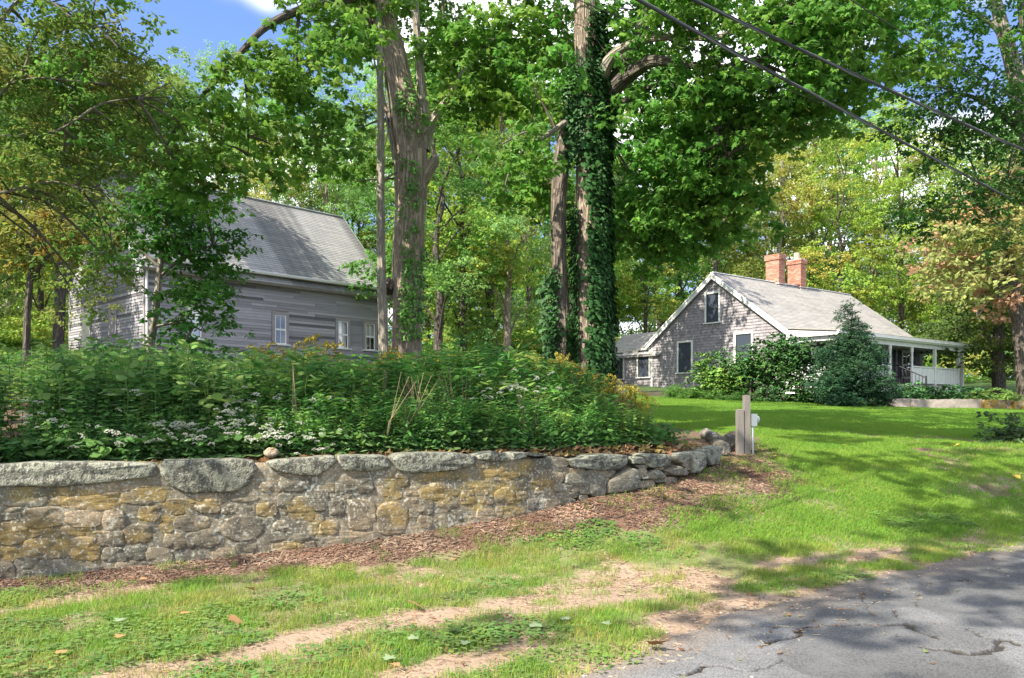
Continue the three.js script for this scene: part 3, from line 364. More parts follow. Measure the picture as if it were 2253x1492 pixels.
// ---------------------------------------------------------------- the barn
{
  const d0 = 30, W = 8.2, L = 11.5, base = 3.0, EV = 7.27 - base, RG = 11.5 - base, ang = Math.atan2(0.731, 0.682);
  const barn = thing('barn', 'weathered grey clapboard barn with steep shingled roof and white gutter', 'barn', [-0.4617 * d0, base, -d0], ang);
  const r = rng(21), slope = (RG - EV) / (W / 2);
  obj('floor', box(L - 0.3, 0.2, W - 0.3, L / 2, -0.1, -W / 2), M.interior, barn);
  // sheathing: front wall with window openings, gables, rear
  const wins = [[427, 750, 0.62, 1.36, {}], [616, 760, 0, 0, {}], [753.5, 770, 0, 0, {}], [813, 774, 0, 0, {}]].map(([px, py]) => hitPlane(barn, px, py, 'z', 0));
  const wy = wins[1].y, ww = 0.80, wh = 1.42, openings = wins.map(w => [w.x - ww / 2, w.x + ww / 2]);
  const sh = new THREE.Shape(); sh.moveTo(0, -0.6); sh.lineTo(L, -0.6); sh.lineTo(L, EV); sh.lineTo(0, EV); sh.closePath();
  for (const [a, b] of openings) { const h = new THREE.Path(); h.moveTo(a + 0.05, wy + 0.04); h.lineTo(a + 0.05, wy + wh - 0.05); h.lineTo(b - 0.05, wy + wh - 0.05); h.lineTo(b - 0.05, wy + 0.04); h.closePath(); sh.holes.push(h); }
  const fw = new THREE.ExtrudeGeometry(sh, { depth: 0.1, bevelEnabled: false }); fw.translate(0, 0, -0.12); obj('sheathing', fw, M.interior, barn);
  const gab = () => prism([[0, -0.6], [W, -0.6], [W, EV], [W / 2, RG], [0, EV]], 0.1);
  const ga = gab(); ga.rotateY(Math.PI / 2); ga.translate(0.02, 0, 0); obj('gable_wall', ga, M.interior, barn);
  const gb = gab(); gb.rotateY(Math.PI / 2); gb.translate(L - 0.12, 0, 0); obj('gable_wall', gb, M.grey, barn);
  obj('rear_wall', box(L, EV + 0.6, 0.1, L / 2, (EV - 0.6) / 2, -W + 0.05), M.grey, barn);
  // clapboards, each a wedge-shaped board
  const wedge = (() => { const s = new THREE.Shape(); s.moveTo(0, 0); s.lineTo(0.034, 0); s.lineTo(0.006, 0.145); s.lineTo(0, 0.145); s.closePath(); const g = new THREE.ExtrudeGeometry(s, { depth: 1, bevelEnabled: false }); g.rotateY(-Math.PI / 2); g.translate(1, 0, 0); const p = g.attributes.position, uv = []; for (let i = 0; i < p.count; i++) uv.push(p.getX(i), p.getY(i) * 1 + 0.1); g.setAttribute('uv', new THREE.Float32BufferAttribute(uv, 2)); g.rotateX(0); return g; })();
  // after the turn the board runs along x from 0 to 1 with its thickness towards +z
  const toneList = [[[0.169, 0.163, 0.168], [0.348, 0.336, 0.344]], [[0.116, 0.111, 0.114], [0.258, 0.250, 0.256]], [[0.241, 0.233, 0.239], [0.432, 0.416, 0.428]], [[0.063, 0.060, 0.062], [0.152, 0.146, 0.150]], [[0.214, 0.207, 0.212], [0.357, 0.344, 0.354]], [[0.169, 0.163, 0.168], [0.294, 0.284, 0.292]], [[0.268, 0.258, 0.265], [0.411, 0.396, 0.406]]];
  const boardMats = toneList.map(([a, b], i) => std({ map: rep(grainTex(a, b, i + 1), 0.9, 2.4), roughness: 0.92 }));
  const EXPO = 0.118; let count = 0;
  const board = (x0, x1, y, side, z = 0) => { if (x1 - x0 < 0.04) return; const k = [0, 2, 5, 4, 1, 6, 2, 0, 3, 5][Math.floor(r() * 10)], m = obj('clapboard', wedge, boardMats[k], barn); m.scale.set(x1 - x0 - 0.004, 1, 1); if (side) { m.rotation.y = -Math.PI / 2; m.position.set(0.02 - (r() * 0.004), y, x0); } else m.position.set(x0, y + (r() - 0.5) * 0.006, -0.02 + r() * 0.004); count++; };
  for (let y = -0.25; y < EV - 0.12; y += EXPO) {
    const free = []; let x = 0.12; const holes = y + 0.12 > wy - 0.04 && y < wy + wh + 0.02 ? openings : [];
    for (const [a, b] of [...holes, [L - 0.12, L]]) { if (a > x) free.push([x, a]); x = b; }
    for (const [a, b] of free) { let s = a; while (s < b - 0.02) { let e = s + 1.0 + r() * 3.0; if (b - e < 0.6) e = b; board(s, Math.min(e, b), y, false); s = e; } }
  }
  for (let y = -0.25; y < RG - 0.2; y += EXPO) { const half = y + 0.13 > EV ? Math.max(0, (RG - y - 0.13) / slope) : W / 2 - 0.1; const a = -W / 2 - half, b = -W / 2 + half; board(a, b, y, true); }
  // corner boards, frieze, eave gutter, downspout
  obj('corner_board', merge([box(0.12, EV + 0.5, 0.03, 0.06, EV / 2 - 0.25, 0.015), box(0.03, EV + 0.5, 0.12, -0.015, EV / 2 - 0.25, -0.06)]), M.grey, barn);
  obj('corner_board', box(0.12, EV + 0.5, 0.03, L - 0.06, EV / 2 - 0.25, 0.016), M.white, barn);
  obj('frieze', box(L, 0.24, 0.03, L / 2, EV - 0.16, 0.022), M.cream, barn);
  obj('soffit', box(L + 0.3, 0.03, 0.32, L / 2, EV - 0.02, 0.16), M.cream, barn);
  const gut = new THREE.Shape(); gut.moveTo(0, 0); gut.lineTo(0.10, 0); gut.bezierCurveTo(0.12, 0.04, 0.14, 0.05, 0.14, 0.11); gut.lineTo(0.12, 0.11); gut.lineTo(0.12, 0.03); gut.lineTo(0.02, 0.03); gut.lineTo(0.02, 0.11); gut.lineTo(0, 0.11); gut.closePath();
  const gg = new THREE.ExtrudeGeometry(gut, { depth: L + 0.3, bevelEnabled: false }); gg.rotateY(-Math.PI / 2); gg.translate(L + 0.15, EV - 0.04, 0.30); obj('gutter', gg, M.white, barn);
  { const [p, q] = smoothPath([V(0.12, EV - 0.04, 0.37), V(0.12, EV - 0.16, 0.34), V(0.07, EV - 0.34, 0.12), V(0.05, EV - 0.5, 0.08), V(0.05, EV - 2.2, 0.08), V(0.05, 0, 0.08)], [0.045, 0.045, 0.045, 0.045, 0.045, 0.045], 5); obj('downspout', tube(p, q, 8), M.white, barn); }
  // roof slabs, shingle courses and rakes
  const ov = 0.42, zE = ov, yE = EV - ov * slope + 0.06, slab = (s) => { const z0 = s > 0 ? zE : -W - ov, g = new THREE.BufferGeometry(); const n = V(0, 1, s * slope).normalize().multiplyScalar(-0.12), a = [V(-0.3, yE, z0), V(L + 0.3, yE, z0), V(L + 0.3, RG + 0.06, -W / 2), V(-0.3, RG + 0.06, -W / 2)], b = a.map(p => p.clone().add(n)), q = []; const f = (A, B, C, D) => q.push(A, B, C, A, C, D); f(...a); f(b[3], b[2], b[1], b[0]); for (let i = 0; i < 4; i++) f(a[i], b[i], b[(i + 1) % 4], a[(i + 1) % 4]); g.setFromPoints(q); g.setAttribute('uv', new THREE.Float32BufferAttribute(q.flatMap(p => [p.x, p.y]), 2)); g.computeVertexNormals(); return g; };
  const roof = obj('roof', slab(1), M.grey, barn); obj('roof', slab(-1), M.grey, barn);
  const rm = std({ map: rep(roofStain, 0.19, 0.19), vertexColors: true, roughness: 0.95 });
  const tones = [[0.30, 0.295, 0.28], [0.275, 0.27, 0.26], [0.33, 0.32, 0.30], [0.29, 0.28, 0.27]];
  obj('shingles', courses(L + 0.6, -0.3, yE, zE, RG + 0.06, -W / 2, 0.145, r, tones, 0.9), rm, roof).userData.kind = 'stuff';
  obj('shingles', courses(L + 0.6, -0.3, yE, -W - ov, RG + 0.06, -W / 2, 0.145, r, tones, 1.2), rm, roof).userData.kind = 'stuff';
  obj('ridge_cap', box(L + 0.6, 0.03, 0.22, L / 2, RG + 0.085, -W / 2), rm, roof);
  const rake = (x) => { const a = [], len = Math.hypot(W / 2 + ov, RG + 0.06 - yE), th = Math.atan(slope); for (const s of [1, -1]) { const g = box(0.05, 0.2, len, 0, -0.11, 0); g.rotateX(s * th); g.translate(x, (yE + RG + 0.06) / 2, -W / 2 + s * (W / 2 + ov) / 2); a.push(g); } return merge(a); };
  obj('rake_board', rake(-0.32), M.white, barn); obj('rake_board', rake(L + 0.32), M.white, barn);
  // windows of the long side
  wins.forEach((w, i) => { const g = windowPart(barn, ww, wh, { casing: 0.13, muntin: true, casingMat: M.grey, trim: M.white, curtain: [0.98, 0, 0.98, 0.5][i], curtainTop: i === 3 }); g.position.set(w.x, wy, 0.012); });
  // boarded openings on the gable
  for (const [px, py, w, h, m] of [[246, 576, 0.75, 1.15, 'grey'], [250, 736, 0.8, 1.2, 'grey'], [192, 766, 0.9, 1.5, 'cream'], [152, 628, 0.55, 0.9, 'dark']]) { const p = hitPlane(barn, px, py, 'x', 0), g = box(0.04, h, w, -0.045, p.y + h / 2, p.z); if (p.z < -0.3 && p.z > -W + 0.2) obj('boarded_opening', g, M[m], barn); }
  console.log('barn boards', count, wins.map(w => [w.x.toFixed(2), w.y.toFixed(2)]).join(' '));
}
// ---------------------------------------------------------------- the house
{
  const d0 = 34.5, W = 8, L = 11.8, base = 2.15, EV = 5.0 - base, RG = 7.95 - base, ang = Math.atan2(0.608, 0.794);
  const house = thing('house', 'grey shingled cottage with gabled roof, white porch and two brick chimneys', 'house', [0.348 * d0, base, -d0], ang);
  const r = rng(31), slope = (RG - EV) / (W / 2);
  obj('foundation', merge([box(L, 1.1, W, L / 2, -0.35, -W / 2)]), stoneMat.m, house);
  const gable = [[-0.05, 0.2], [W + 0.05, 0.2], [W, EV], [W / 2, RG - 0.05], [0, EV]];
  // wall cores, with real openings for the windows of the gable
  const gw = [[1508, 822, 1.0, 1.62], [1637, 808, 1.05, 1.62], [1569, 712, 0.92, 1.52]].map(([px, py, w, h]) => { const p = hitPlane(house, px, py, 'x', 0); return { z: p.z, y: p.y, w, h }; });
  const gs = new THREE.Shape(); [[0, 0.2], [W, 0.2], [W, EV], [W / 2, RG - 0.05], [0, EV]].forEach(([x, y], i) => i ? gs.lineTo(x, y) : gs.moveTo(x, y));
  for (const o of gw) { const h = new THREE.Path(), a = -o.z - o.w / 2 + 0.06, b = -o.z + o.w / 2 - 0.06; h.moveTo(a, o.y + 0.04); h.lineTo(a, o.y + o.h - 0.06); h.lineTo(b, o.y + o.h - 0.06); h.lineTo(b, o.y + 0.04); h.closePath(); gs.holes.push(h); }
  const g1 = new THREE.ExtrudeGeometry(gs, { depth: 0.12, bevelEnabled: false }); g1.rotateY(Math.PI / 2); g1.translate(0.0, 0, 0); obj('gable_wall', g1, M.interior, house);
  const g2 = prism([[0, 0.2], [W, 0.2], [W, EV], [W / 2, RG - 0.05], [0, EV]], 0.12); g2.rotateY(Math.PI / 2); g2.translate(L - 0.12, 0, 0); obj('gable_wall', g2, M.grey, house);
  obj('rear_wall', box(L, EV, 0.12, L / 2, EV / 2, -W + 0.06), M.grey, house);
  const fwin = [[1.55, 1.0], [3.3, 1.0], [8.3, 1.0], [10.3, 1.0]], door = [5.75, 0.95];
  const fs = new THREE.Shape(); fs.moveTo(0, 0.2); fs.lineTo(L, 0.2); fs.lineTo(L, EV); fs.lineTo(0, EV); fs.closePath();
  for (const [x, w] of fwin) { const h = new THREE.Path(); h.moveTo(x - w / 2 + 0.06, 1.05); h.lineTo(x - w / 2 + 0.06, 2.38); h.lineTo(x + w / 2 - 0.06, 2.38); h.lineTo(x + w / 2 - 0.06, 1.05); h.closePath(); fs.holes.push(h); }
  const f1 = new THREE.ExtrudeGeometry(fs, { depth: 0.12, bevelEnabled: false }); f1.translate(0, 0, -0.12); obj('front_wall', f1, M.interior, house);
  obj('ceiling', box(L - 0.3, 0.08, W - 0.3, L / 2, EV - 0.1, -W / 2), M.interior, house);
  // wall shingles: courses of cedar shakes, each its own slip of wood
  const shakeTones = [[0.32, 0.30, 0.31], [0.29, 0.272, 0.283], [0.345, 0.325, 0.335], [0.26, 0.243, 0.255], [0.33, 0.31, 0.32], [0.365, 0.342, 0.345]];
  function shakes(width, y0, y1, inside, place) {
    const pos = [], col = [], E = 0.135;
    for (let y = y0; y < y1; y += E) { let u = -r() * 0.1; while (u < width) { const w = 0.075 + r() * 0.12, a = u + 0.003, b = u + w - 0.003, drop = (r() - 0.5) * 0.012; u += w; if (!inside((a + b) / 2, y + E / 2)) continue; const A = clamp(a, 0, width), B = clamp(b, 0, width), t = shakeTones[Math.floor(r() * 6)], q0 = 0.95 + 0.1 * r(), k = t.map(v => v * q0), yb = y + drop, yt = y + E + 0.01, tb = 0.03 + r() * 0.008, tt = 0.006;
      const q = (uu, yy, o) => place(uu, yy, o), quad = (p1, p2, p3, p4) => { for (const p of [p1, p2, p3, p1, p3, p4]) { pos.push(...p); col.push(...k); } };
      quad(q(A, yb, tb), q(B, yb, tb), q(B, yt, tt), q(A, yt, tt)); quad(q(A, yb, 0), q(B, yb, 0), q(B, yb, tb), q(A, yb, tb)); quad(q(A, yb, 0), q(A, yb, tb), q(A, yt, tt), q(A, yt, 0)); quad(q(B, yb, tb), q(B, yb, 0), q(B, yt, 0), q(B, yt, tt)); } }
    const g = new THREE.BufferGeometry(); g.setAttribute('position', new THREE.Float32BufferAttribute(pos, 3)); g.setAttribute('color', new THREE.Float32BufferAttribute(col, 3)); g.setAttribute('uv', new THREE.Float32BufferAttribute(pos.flatMap((v, i) => i % 3 === 0 ? [pos[i] + pos[i + 2], pos[i + 1]] : []), 2)); g.computeVertexNormals(); return g;
  }
  const shakeMat = std({ vertexColors: true, roughness: 0.93, map: rep(grainTex([0.66, 0.66, 0.66], [1.1, 1.08, 1.08], 4), 3, 1.2) });
  const notWin = (z, y) => !gw.some(o => Math.abs(z - o.z) < o.w / 2 - 0.02 && y > o.y - 0.02 && y < o.y + o.h);
  obj('wall_shingles', shakes(W, 0.15, RG, (u, y) => notWin(-W + u, y) && (y < EV - 0.1 || Math.abs(u - W / 2) < (RG - y) / slope + 0.05), (u, y, o) => [-0.003 - o, y, -W + u]), shakeMat, house).userData.kind = 'stuff';
  obj('wall_shingles', shakes(L, 0.45, EV, (u, y) => !fwin.some(([x, w]) => Math.abs(u - x) < w / 2 - 0.02 && y > 1.0 && y < 2.42), (u, y, o) => [u, y, 0.003 + o]), shakeMat, house).userData.kind = 'stuff';
  for (const o of gw) { const g = windowPart(house, o.w, o.h, { casing: 0.1, muntin: false, sashMat: M.screen, curtain: o === gw[0] ? 0.42 : 0, pane: M.screenPane }); g.rotation.y = -Math.PI / 2; g.position.set(-0.012, o.y, o.z); }
  // corner boards and rakes
  obj('corner_board', merge([box(0.035, EV, 0.14, -0.02, EV / 2 + 0.1, -0.07), box(0.14, EV, 0.035, 0.07, EV / 2 + 0.1, 0.02)]), M.white, house);
  obj('corner_board', box(0.035, EV, 0.14, -0.02, EV / 2 + 0.1, -W + 0.07), M.white, house);
  // roof
  const ov = 0.3, yE = EV - ov * slope + 0.10, yR = RG + 0.10, x0 = -0.16, len = L + 0.32;
  const slab = (s) => { const z0 = s > 0 ? ov : -W - ov, g = new THREE.BufferGeometry(); const n = V(0, 1, s * slope).normalize().multiplyScalar(-0.1), a = [V(x0, yE, z0), V(x0 + len, yE, z0), V(x0 + len, yR, -W / 2), V(x0, yR, -W / 2)], b = a.map(p => p.clone().add(n)), q = []; const f = (A, B, C, D) => q.push(A, B, C, A, C, D); f(...a); f(b[3], b[2], b[1], b[0]); for (let i = 0; i < 4; i++) f(a[i], b[i], b[(i + 1) % 4], a[(i + 1) % 4]); g.setFromPoints(q); g.setAttribute('uv', new THREE.Float32BufferAttribute(q.flatMap(p => [p.x, p.y]), 2)); g.computeVertexNormals(); return g; };
  const roof = obj('roof', slab(1), M.grey, house); obj('roof', slab(-1), M.grey, house);
  const rm = std({ map: rep(speck, 0.35), vertexColors: true, roughness: 0.95 }), tones = [[0.33, 0.315, 0.29], [0.305, 0.29, 0.27], [0.355, 0.335, 0.305]];
  obj('shingles', courses(len, x0, yE, ov, yR, -W / 2, 0.14, r, tones, 0.9), rm, roof).userData.kind = 'stuff';
  obj('shingles', courses(len, x0, yE, -W - ov, yR, -W / 2, 0.14, r, tones, 1.4), rm, roof).userData.kind = 'stuff';
  obj('ridge_cap', box(len, 0.03, 0.2, L / 2, yR + 0.012, -W / 2), rm, roof);
  const rake = (x, t) => { const a = [], ln = Math.hypot(W / 2 + ov, yR - yE), th = Math.atan(slope); for (const s of [1, -1]) { for (const [hh, xx] of [[0.22, 0], [0.07, -t * 0.035]]) { const g = box(0.045, hh, ln, 0, -hh / 2 - 0.02, 0); g.rotateX(s * th); g.translate(x + xx, (yE + yR) / 2, -W / 2 + s * (W / 2 + ov) / 2); a.push(g); } } return merge(a); };
  obj('rake_board', rake(-0.18, 1), M.white, house); obj('rake_board', rake(L + 0.18, -1), M.white, house);
  obj('eave_board', box(0.36, 0.18, 0.34, 0.0, yE - 0.07, 0.17), M.white, house);
  // chimneys
  const brickMat = [[0.40, 0.185, 0.125], [0.44, 0.215, 0.15], [0.35, 0.15, 0.10], [0.47, 0.26, 0.19]];
  function chimney(px, w, dep, top, pot) {
    const p = hitPlane(house, px, 632, 'z', -W / 2 + 0.30), x = p.x, g = new THREE.Group(); g.name = 'chimney'; house.add(g); g.position.set(x + dep / 2, RG - 0.4, -W / 2 + 0.30 - w / 2);
    const h = top - RG + 0.4, pos = [], col = []; obj('mortar_core', box(dep - 0.02, h - 0.03, w - 0.02, 0, h / 2, 0), std({ color: rgb(0.42, 0.36, 0.31) }), g);
    const cube = (bw, bh, bd, x, y, z, k) => { const b = box(bw, bh, bd, x, y, z).toNonIndexed(), a = b.attributes.position.array; for (let i = 0; i < a.length; i += 3) { pos.push(a[i], a[i + 1], a[i + 2]); col.push(...k); } };
    for (let i = 0; i * 0.072 < h; i++) { const y = i * 0.072 + 0.033, big = y > h - 0.24 ? 0.05 : 0; for (let s = 0; s < 4; s++) { const along = s % 2 ? dep : w, half = (s % 2 ? w : dep) / 2 + big, n = Math.round(along / 0.215), bl = (along + 2 * big) / n; for (let k = 0; k < n + (i % 2); k++) { const u0 = -along / 2 - big + (k - (i % 2 ? 0.5 : 0)) * bl, a = Math.max(u0, -along / 2 - big), b = Math.min(u0 + bl, along / 2 + big); if (b - a < 0.03) continue; const t = brickMat[Math.floor(r() * 4)], q2 = 0.85 + 0.3 * r(), c = t.map(v => v * q2), m = (a + b) / 2, e = half - 0.03 + (r() - 0.5) * 0.004; const sg = s < 2 ? 1 : -1; if (s % 2) cube(b - a - 0.011, 0.06, 0.06, m, y, sg * e, c); else cube(0.06, 0.06, b - a - 0.011, sg * e, y, m, c); } } }
    const bg = new THREE.BufferGeometry(); bg.setAttribute('position', new THREE.Float32BufferAttribute(pos, 3)); bg.setAttribute('color', new THREE.Float32BufferAttribute(col, 3)); bg.computeVertexNormals(); obj('bricks', bg, std({ vertexColors: true, roughness: 0.95 }), g).userData.kind = 'stuff';
    obj('crown', box(dep + 0.06, 0.05, w + 0.06, 0, h + 0.015, 0), std({ color: rgb(0.40, 0.36, 0.33) }), g);
    if (pot) { const q = new THREE.CylinderGeometry(0.15, 0.16, 0.42, 20); q.translate(0, h + 0.2, 0); obj('flue_tile', q, std({ color: rgb(0.45, 0.36, 0.28) }), g); }
    obj('flashing', merge([box(dep + 0.10, 0.035, w + 0.10, 0, 0.42, 0), box(dep + 0.12, 0.10, 0.03, 0, 0.28, w / 2 + 0.04)]), std({ color: rgb(0.55, 0.56, 0.57), roughness: 0.5, metalness: 0.4 }), g);
  }
  chimney(1714, 0.78, 0.52, 9.45 - base, false); chimney(1762, 0.78, 0.50, 9.42 - base, true);
  // ell at the back corner
  { const e0 = W - 0.02, e1 = 11.14, hd = 1.3, ev = 4.5 - base, rg = 5.62 - base, ell = new THREE.Group(); ell.name = 'ell'; house.add(ell);
    const s = new THREE.Shape(); s.moveTo(-e1, 0.2); s.lineTo(-e0, 0.2); s.lineTo(-e0, ev); s.lineTo(-e1, ev); s.closePath(); const ew = [[1361, 836, 0.95, 1.55], [1417, 832, 0.95, 1.55]].map(([px, py, w, h]) => { const p = hitPlane(house, px, py, 'x', 0); return { z: p.z, y: p.y, w, h }; });
    for (const o of ew) { const h = new THREE.Path(); h.moveTo(o.z - o.w / 2 + 0.06, o.y + 0.04); h.lineTo(o.z - o.w / 2 + 0.06, o.y + o.h - 0.06); h.lineTo(o.z + o.w / 2 - 0.06, o.y + o.h - 0.06); h.lineTo(o.z + o.w / 2 - 0.06, o.y + 0.04); h.closePath(); s.holes.push(h); }
    const g = new THREE.ExtrudeGeometry(s, { depth: 0.12, bevelEnabled: false }); g.rotateY(-Math.PI / 2); g.translate(0.12, 0, 0); obj('ell_wall', g, M.interior, ell);
    const end = prism([[0, 0.2], [2 * hd, 0.2], [2 * hd, ev], [hd, rg - 0.05], [0, ev]], 0.1); end.translate(0, 0, -e1); obj('ell_wall', end, M.grey, ell);
    obj('ell_wall', box(0.1, ev, e1 - e0, 2 * hd, ev / 2 + 0.1, -(e0 + e1) / 2), M.grey, ell);
    obj('ell_shingles', shakes(e1 - e0, 0.15, ev, (u, y) => !ew.some(o => Math.abs(-e1 + u - o.z) < o.w / 2 - 0.02 && y > o.y - 0.02 && y < o.y + o.h), (u, y, o) => [-0.003 - o, y, -e1 + u]), shakeMat, ell).userData.kind = 'stuff';
    for (const o of ew) { const w = windowPart(house, o.w, o.h, { casing: 0.1, muntin: false, sashMat: M.screen, casingMat: M.cream, trim: M.white, pane: M.screenPane }); w.rotation.y = -Math.PI / 2; w.position.set(-0.012, o.y, o.z); }
    const mk = (s) => { const sl = (rg - ev) / hd, o = 0.18, a = [V(s > 0 ? -o : 2 * hd + o, ev - o * sl + 0.05, -e1 - 0.15), V(s > 0 ? -o : 2 * hd + o, ev - o * sl + 0.05, -e0 + 0.6), V(hd, rg + 0.05, -e0 + 2.4), V(hd, rg + 0.05, -e1 - 0.15)], b = a.map(p => p.clone().add(V(0, -0.09, 0))), q = [], f = (A, B, C, D) => s > 0 ? q.push(A, B, C, A, C, D) : q.push(A, C, B, A, D, C); f(...a); f(b[3], b[2], b[1], b[0]); for (let i = 0; i < 4; i++) f(a[i], b[i], b[(i + 1) % 4], a[(i + 1) % 4]); const g = new THREE.BufferGeometry(); g.setFromPoints(q); g.setAttribute('uv', new THREE.Float32BufferAttribute(q.flatMap(p => [p.z, p.y]), 2)); g.computeVertexNormals(); return g; };
    const em = std({ color: rgb(0.33, 0.315, 0.29), map: rep(speck, 0.5), roughness: 0.95 }); obj('ell_roof', mk(1), em, ell); obj('ell_roof', mk(-1), em, ell);
    const cg = courses(e1 - e0 + 0.3, 0, ev - 0.12, 0.18, rg + 0.055, -hd, 0.13, r, tones, 0.8); cg.rotateY(-Math.PI / 2); cg.translate(0, 0.03, -e1 - 0.15); obj('shingles', cg, rm, ell).userData.kind = 'stuff';
    obj('ell_trim', merge([box(0.04, 0.18, e1 - e0 + 0.2, -0.13, ev - 0.10, -(e0 + e1) / 2 - 0.05), box(0.04, ev, 0.11, -0.022, ev / 2 + 0.05, -e1 + 0.055)]), M.white, ell);
  }
  // cellar bulkhead at the foot of the gable
  { const p = hitPlane(house, 1478, 846, 'x', 0), g = prism([[0, -0.6], [1.25, -0.6], [1.25, -0.35], [0, 0.55]], 1.25); g.rotateY(Math.PI); g.translate(-0.05, 0, p.z + 0.62); obj('cellar_bulkhead', g, std({ color: rgb(0.50, 0.55, 0.62), roughness: 0.5 }), house); obj('bulkhead_seam', box(0.02, 0.02, 1.2, 0, 0, 0), M.slate, house).position.set(-0.62, 0.14, p.z); }
  // porch
  { const D = 2.2, fl = 2.72 - base, top = 4.66 - base, porch = new THREE.Group(); porch.name = 'porch'; house.add(porch);
    obj('porch_floor', box(L, 0.09, D, L / 2, fl - 0.045, D / 2), M.floorboards, porch);
    for (let i = 0; i < 2; i++) obj('skirt_board', box(L, 0.17, 0.03, L / 2, fl - 0.19 - i * 0.19, D - 0.02), M.white, porch);
    obj('end_skirt', box(0.03, 0.36, D, L - 0.016, fl - 0.28, D / 2), M.white, porch); obj('end_skirt', box(0.03, 0.36, D, 0.016, fl - 0.28, D / 2), M.white, porch);
    for (const x of [0.2, 4, 7.8, L - 0.2]) obj('pier', box(0.3, 0.9, 0.3, x, fl - 0.55 - 0.09, D - 0.3), stoneMat.m, porch);
    obj('beam', merge([box(L, 0.2, 0.12, L / 2, top - 0.1, D - 0.08), box(0.12, 0.2, D - 0.14, 0.06, top - 0.1, D / 2 - 0.07), box(0.12, 0.2, D - 0.14, L - 0.06, top - 0.1, D / 2 - 0.07)]), M.white, porch);
    obj('porch_ceiling', box(L - 0.02, 0.03, D - 0.02, L / 2, top + 0.02, D / 2), M.white, porch);
    const rf = new THREE.BufferGeometry(), a = [V(-0.22, top + 0.2, D + 0.28), V(L + 0.25, top + 0.2, D + 0.28), V(L + 0.25, top + 0.46, 0.06), V(-0.22, top + 0.46, 0.06)], b = a.map(p => p.clone().add(V(0, -0.06, 0))), q = [], f = (A, B, C, E) => q.push(A, B, C, A, C, E); f(...a); f(b[3], b[2], b[1], b[0]); for (let i = 0; i < 4; i++) f(a[i], b[i], b[(i + 1) % 4], a[(i + 1) % 4]); rf.setFromPoints(q); rf.setAttribute('uv', new THREE.Float32BufferAttribute(q.flatMap(p => [p.x, p.z]), 2)); rf.computeVertexNormals(); obj('porch_roof', rf, std({ color: rgb(0.33, 0.315, 0.29), map: rep(speck, 0.5), roughness: 0.95 }), porch);
    obj('porch_gutter', box(L + 0.5, 0.12, 0.11, L / 2, top + 0.10, D + 0.26), M.white, porch); obj('fascia', box(L + 0.44, 0.15, 0.04, L / 2, top + 0.06, D + 0.18), M.white, porch);
    const end = prism([[0.06, 0], [D + 0.24, 0], [D + 0.24, 0.12], [0.06, 0.36]], 0.03); end.rotateY(-Math.PI / 2); end.translate(-0.13, top, 0); obj('porch_end_board', end, M.white, porch); const end2 = end.clone(); end2.translate(L + 0.3, 0, 0); obj('porch_end_board', end2, M.white, porch);
    const profile = [[0.075, 0], [0.075, 0.82], [0.05, 0.86], [0.062, 0.92], [0.045, 0.98], [0.06, 1.2], [0.05, 1.42], [0.065, 1.47], [0.05, 1.5], [0.075, 1.54], [0.075, 1.74]].map(([x, y]) => new THREE.Vector2(x, y));
    const post = (x, z, turned) => { const h = top - 0.2 - fl; if (turned) { const g = new THREE.LatheGeometry(profile, 16); g.scale(1, h / 1.74, 1); obj('porch_post', g, M.white, porch).position.set(x, fl, z); } else obj('porch_post', box(0.13, h, 0.13, x, fl + h / 2, z), M.white, porch); };
    for (const [x, t] of [[0.1, 1], [2.3, 1], [4.56, 1], [6.57, 1], [8.8, 0], [11.25, 0], [L - 0.08, 0]]) post(x, D - 0.08, t);
    post(L - 0.08, 0.12, 0); post(0.1, 0.12, 0);
    const rail = (x0, x1) => { obj('porch_rail', box(x1 - x0, 0.06, 0.09, (x0 + x1) / 2, fl + 0.82, D - 0.08), M.white, porch); obj('porch_rail', box(x1 - x0, 0.05, 0.07, (x0 + x1) / 2, fl + 0.10, D - 0.08), M.white, porch); const n = Math.floor((x1 - x0) / 0.14); for (let i = 0; i < n; i++) obj('baluster', box(0.055, 0.66, 0.03, x0 + (i + 0.5) / n * (x1 - x0), fl + 0.46, D - 0.08), M.white, porch); };
    rail(0.18, 2.22); rail(2.38, 4.48);
    for (const [x0, x1] of [[6.65, 8.72], [8.88, 11.17]]) { obj('porch_rail', box(x1 - x0, 0.06, 0.1, (x0 + x1) / 2, fl + 0.85, D - 0.08), M.white, porch); obj('porch_panel', box(x1 - x0, 0.72, 0.03, (x0 + x1) / 2, fl + 0.44, D - 0.085), M.white, porch); for (let k = 0; k < 8; k++) obj('panel_slat', box(0.035, 0.7, 0.012, x0 + (k + 0.5) / 8 * (x1 - x0), fl + 0.44, D - 0.062), M.white, porch); }
    { const z0 = 0.2, z1 = D - 0.16; obj('porch_rail', box(0.09, 0.06, z1 - z0, L - 0.08, fl + 0.85, (z0 + z1) / 2), M.white, porch); obj('porch_panel', box(0.03, 0.72, z1 - z0, L - 0.085, fl + 0.44, (z0 + z1) / 2), M.white, porch); obj('porch_rail', box(0.09, 0.06, z1 - z0, 0.1, fl + 0.85, (z0 + z1) / 2), M.white, porch); obj('porch_panel', box(0.03, 0.72, z1 - z0, 0.1, fl + 0.44, (z0 + z1) / 2), M.white, porch); }
    // steps down from the porch
    for (let i = 0; i < 3; i++) obj('step', box(1.5, 0.05, 0.32, 5.56, fl - 0.17 * (i + 1), D + 0.14 + i * 0.29), M.floorboards, porch);
  }
  for (const [x, w] of fwin) { const g = windowPart(house, w, 1.45, { casing: 0.1, muntin: true }); g.position.set(x, 1.0, 0.012); for (const s of [-1, 1]) obj('shutter', box(0.36, 1.4, 0.035, x + s * (w / 2 + 0.2), 1.72, 0.045), M.shutter, house); }
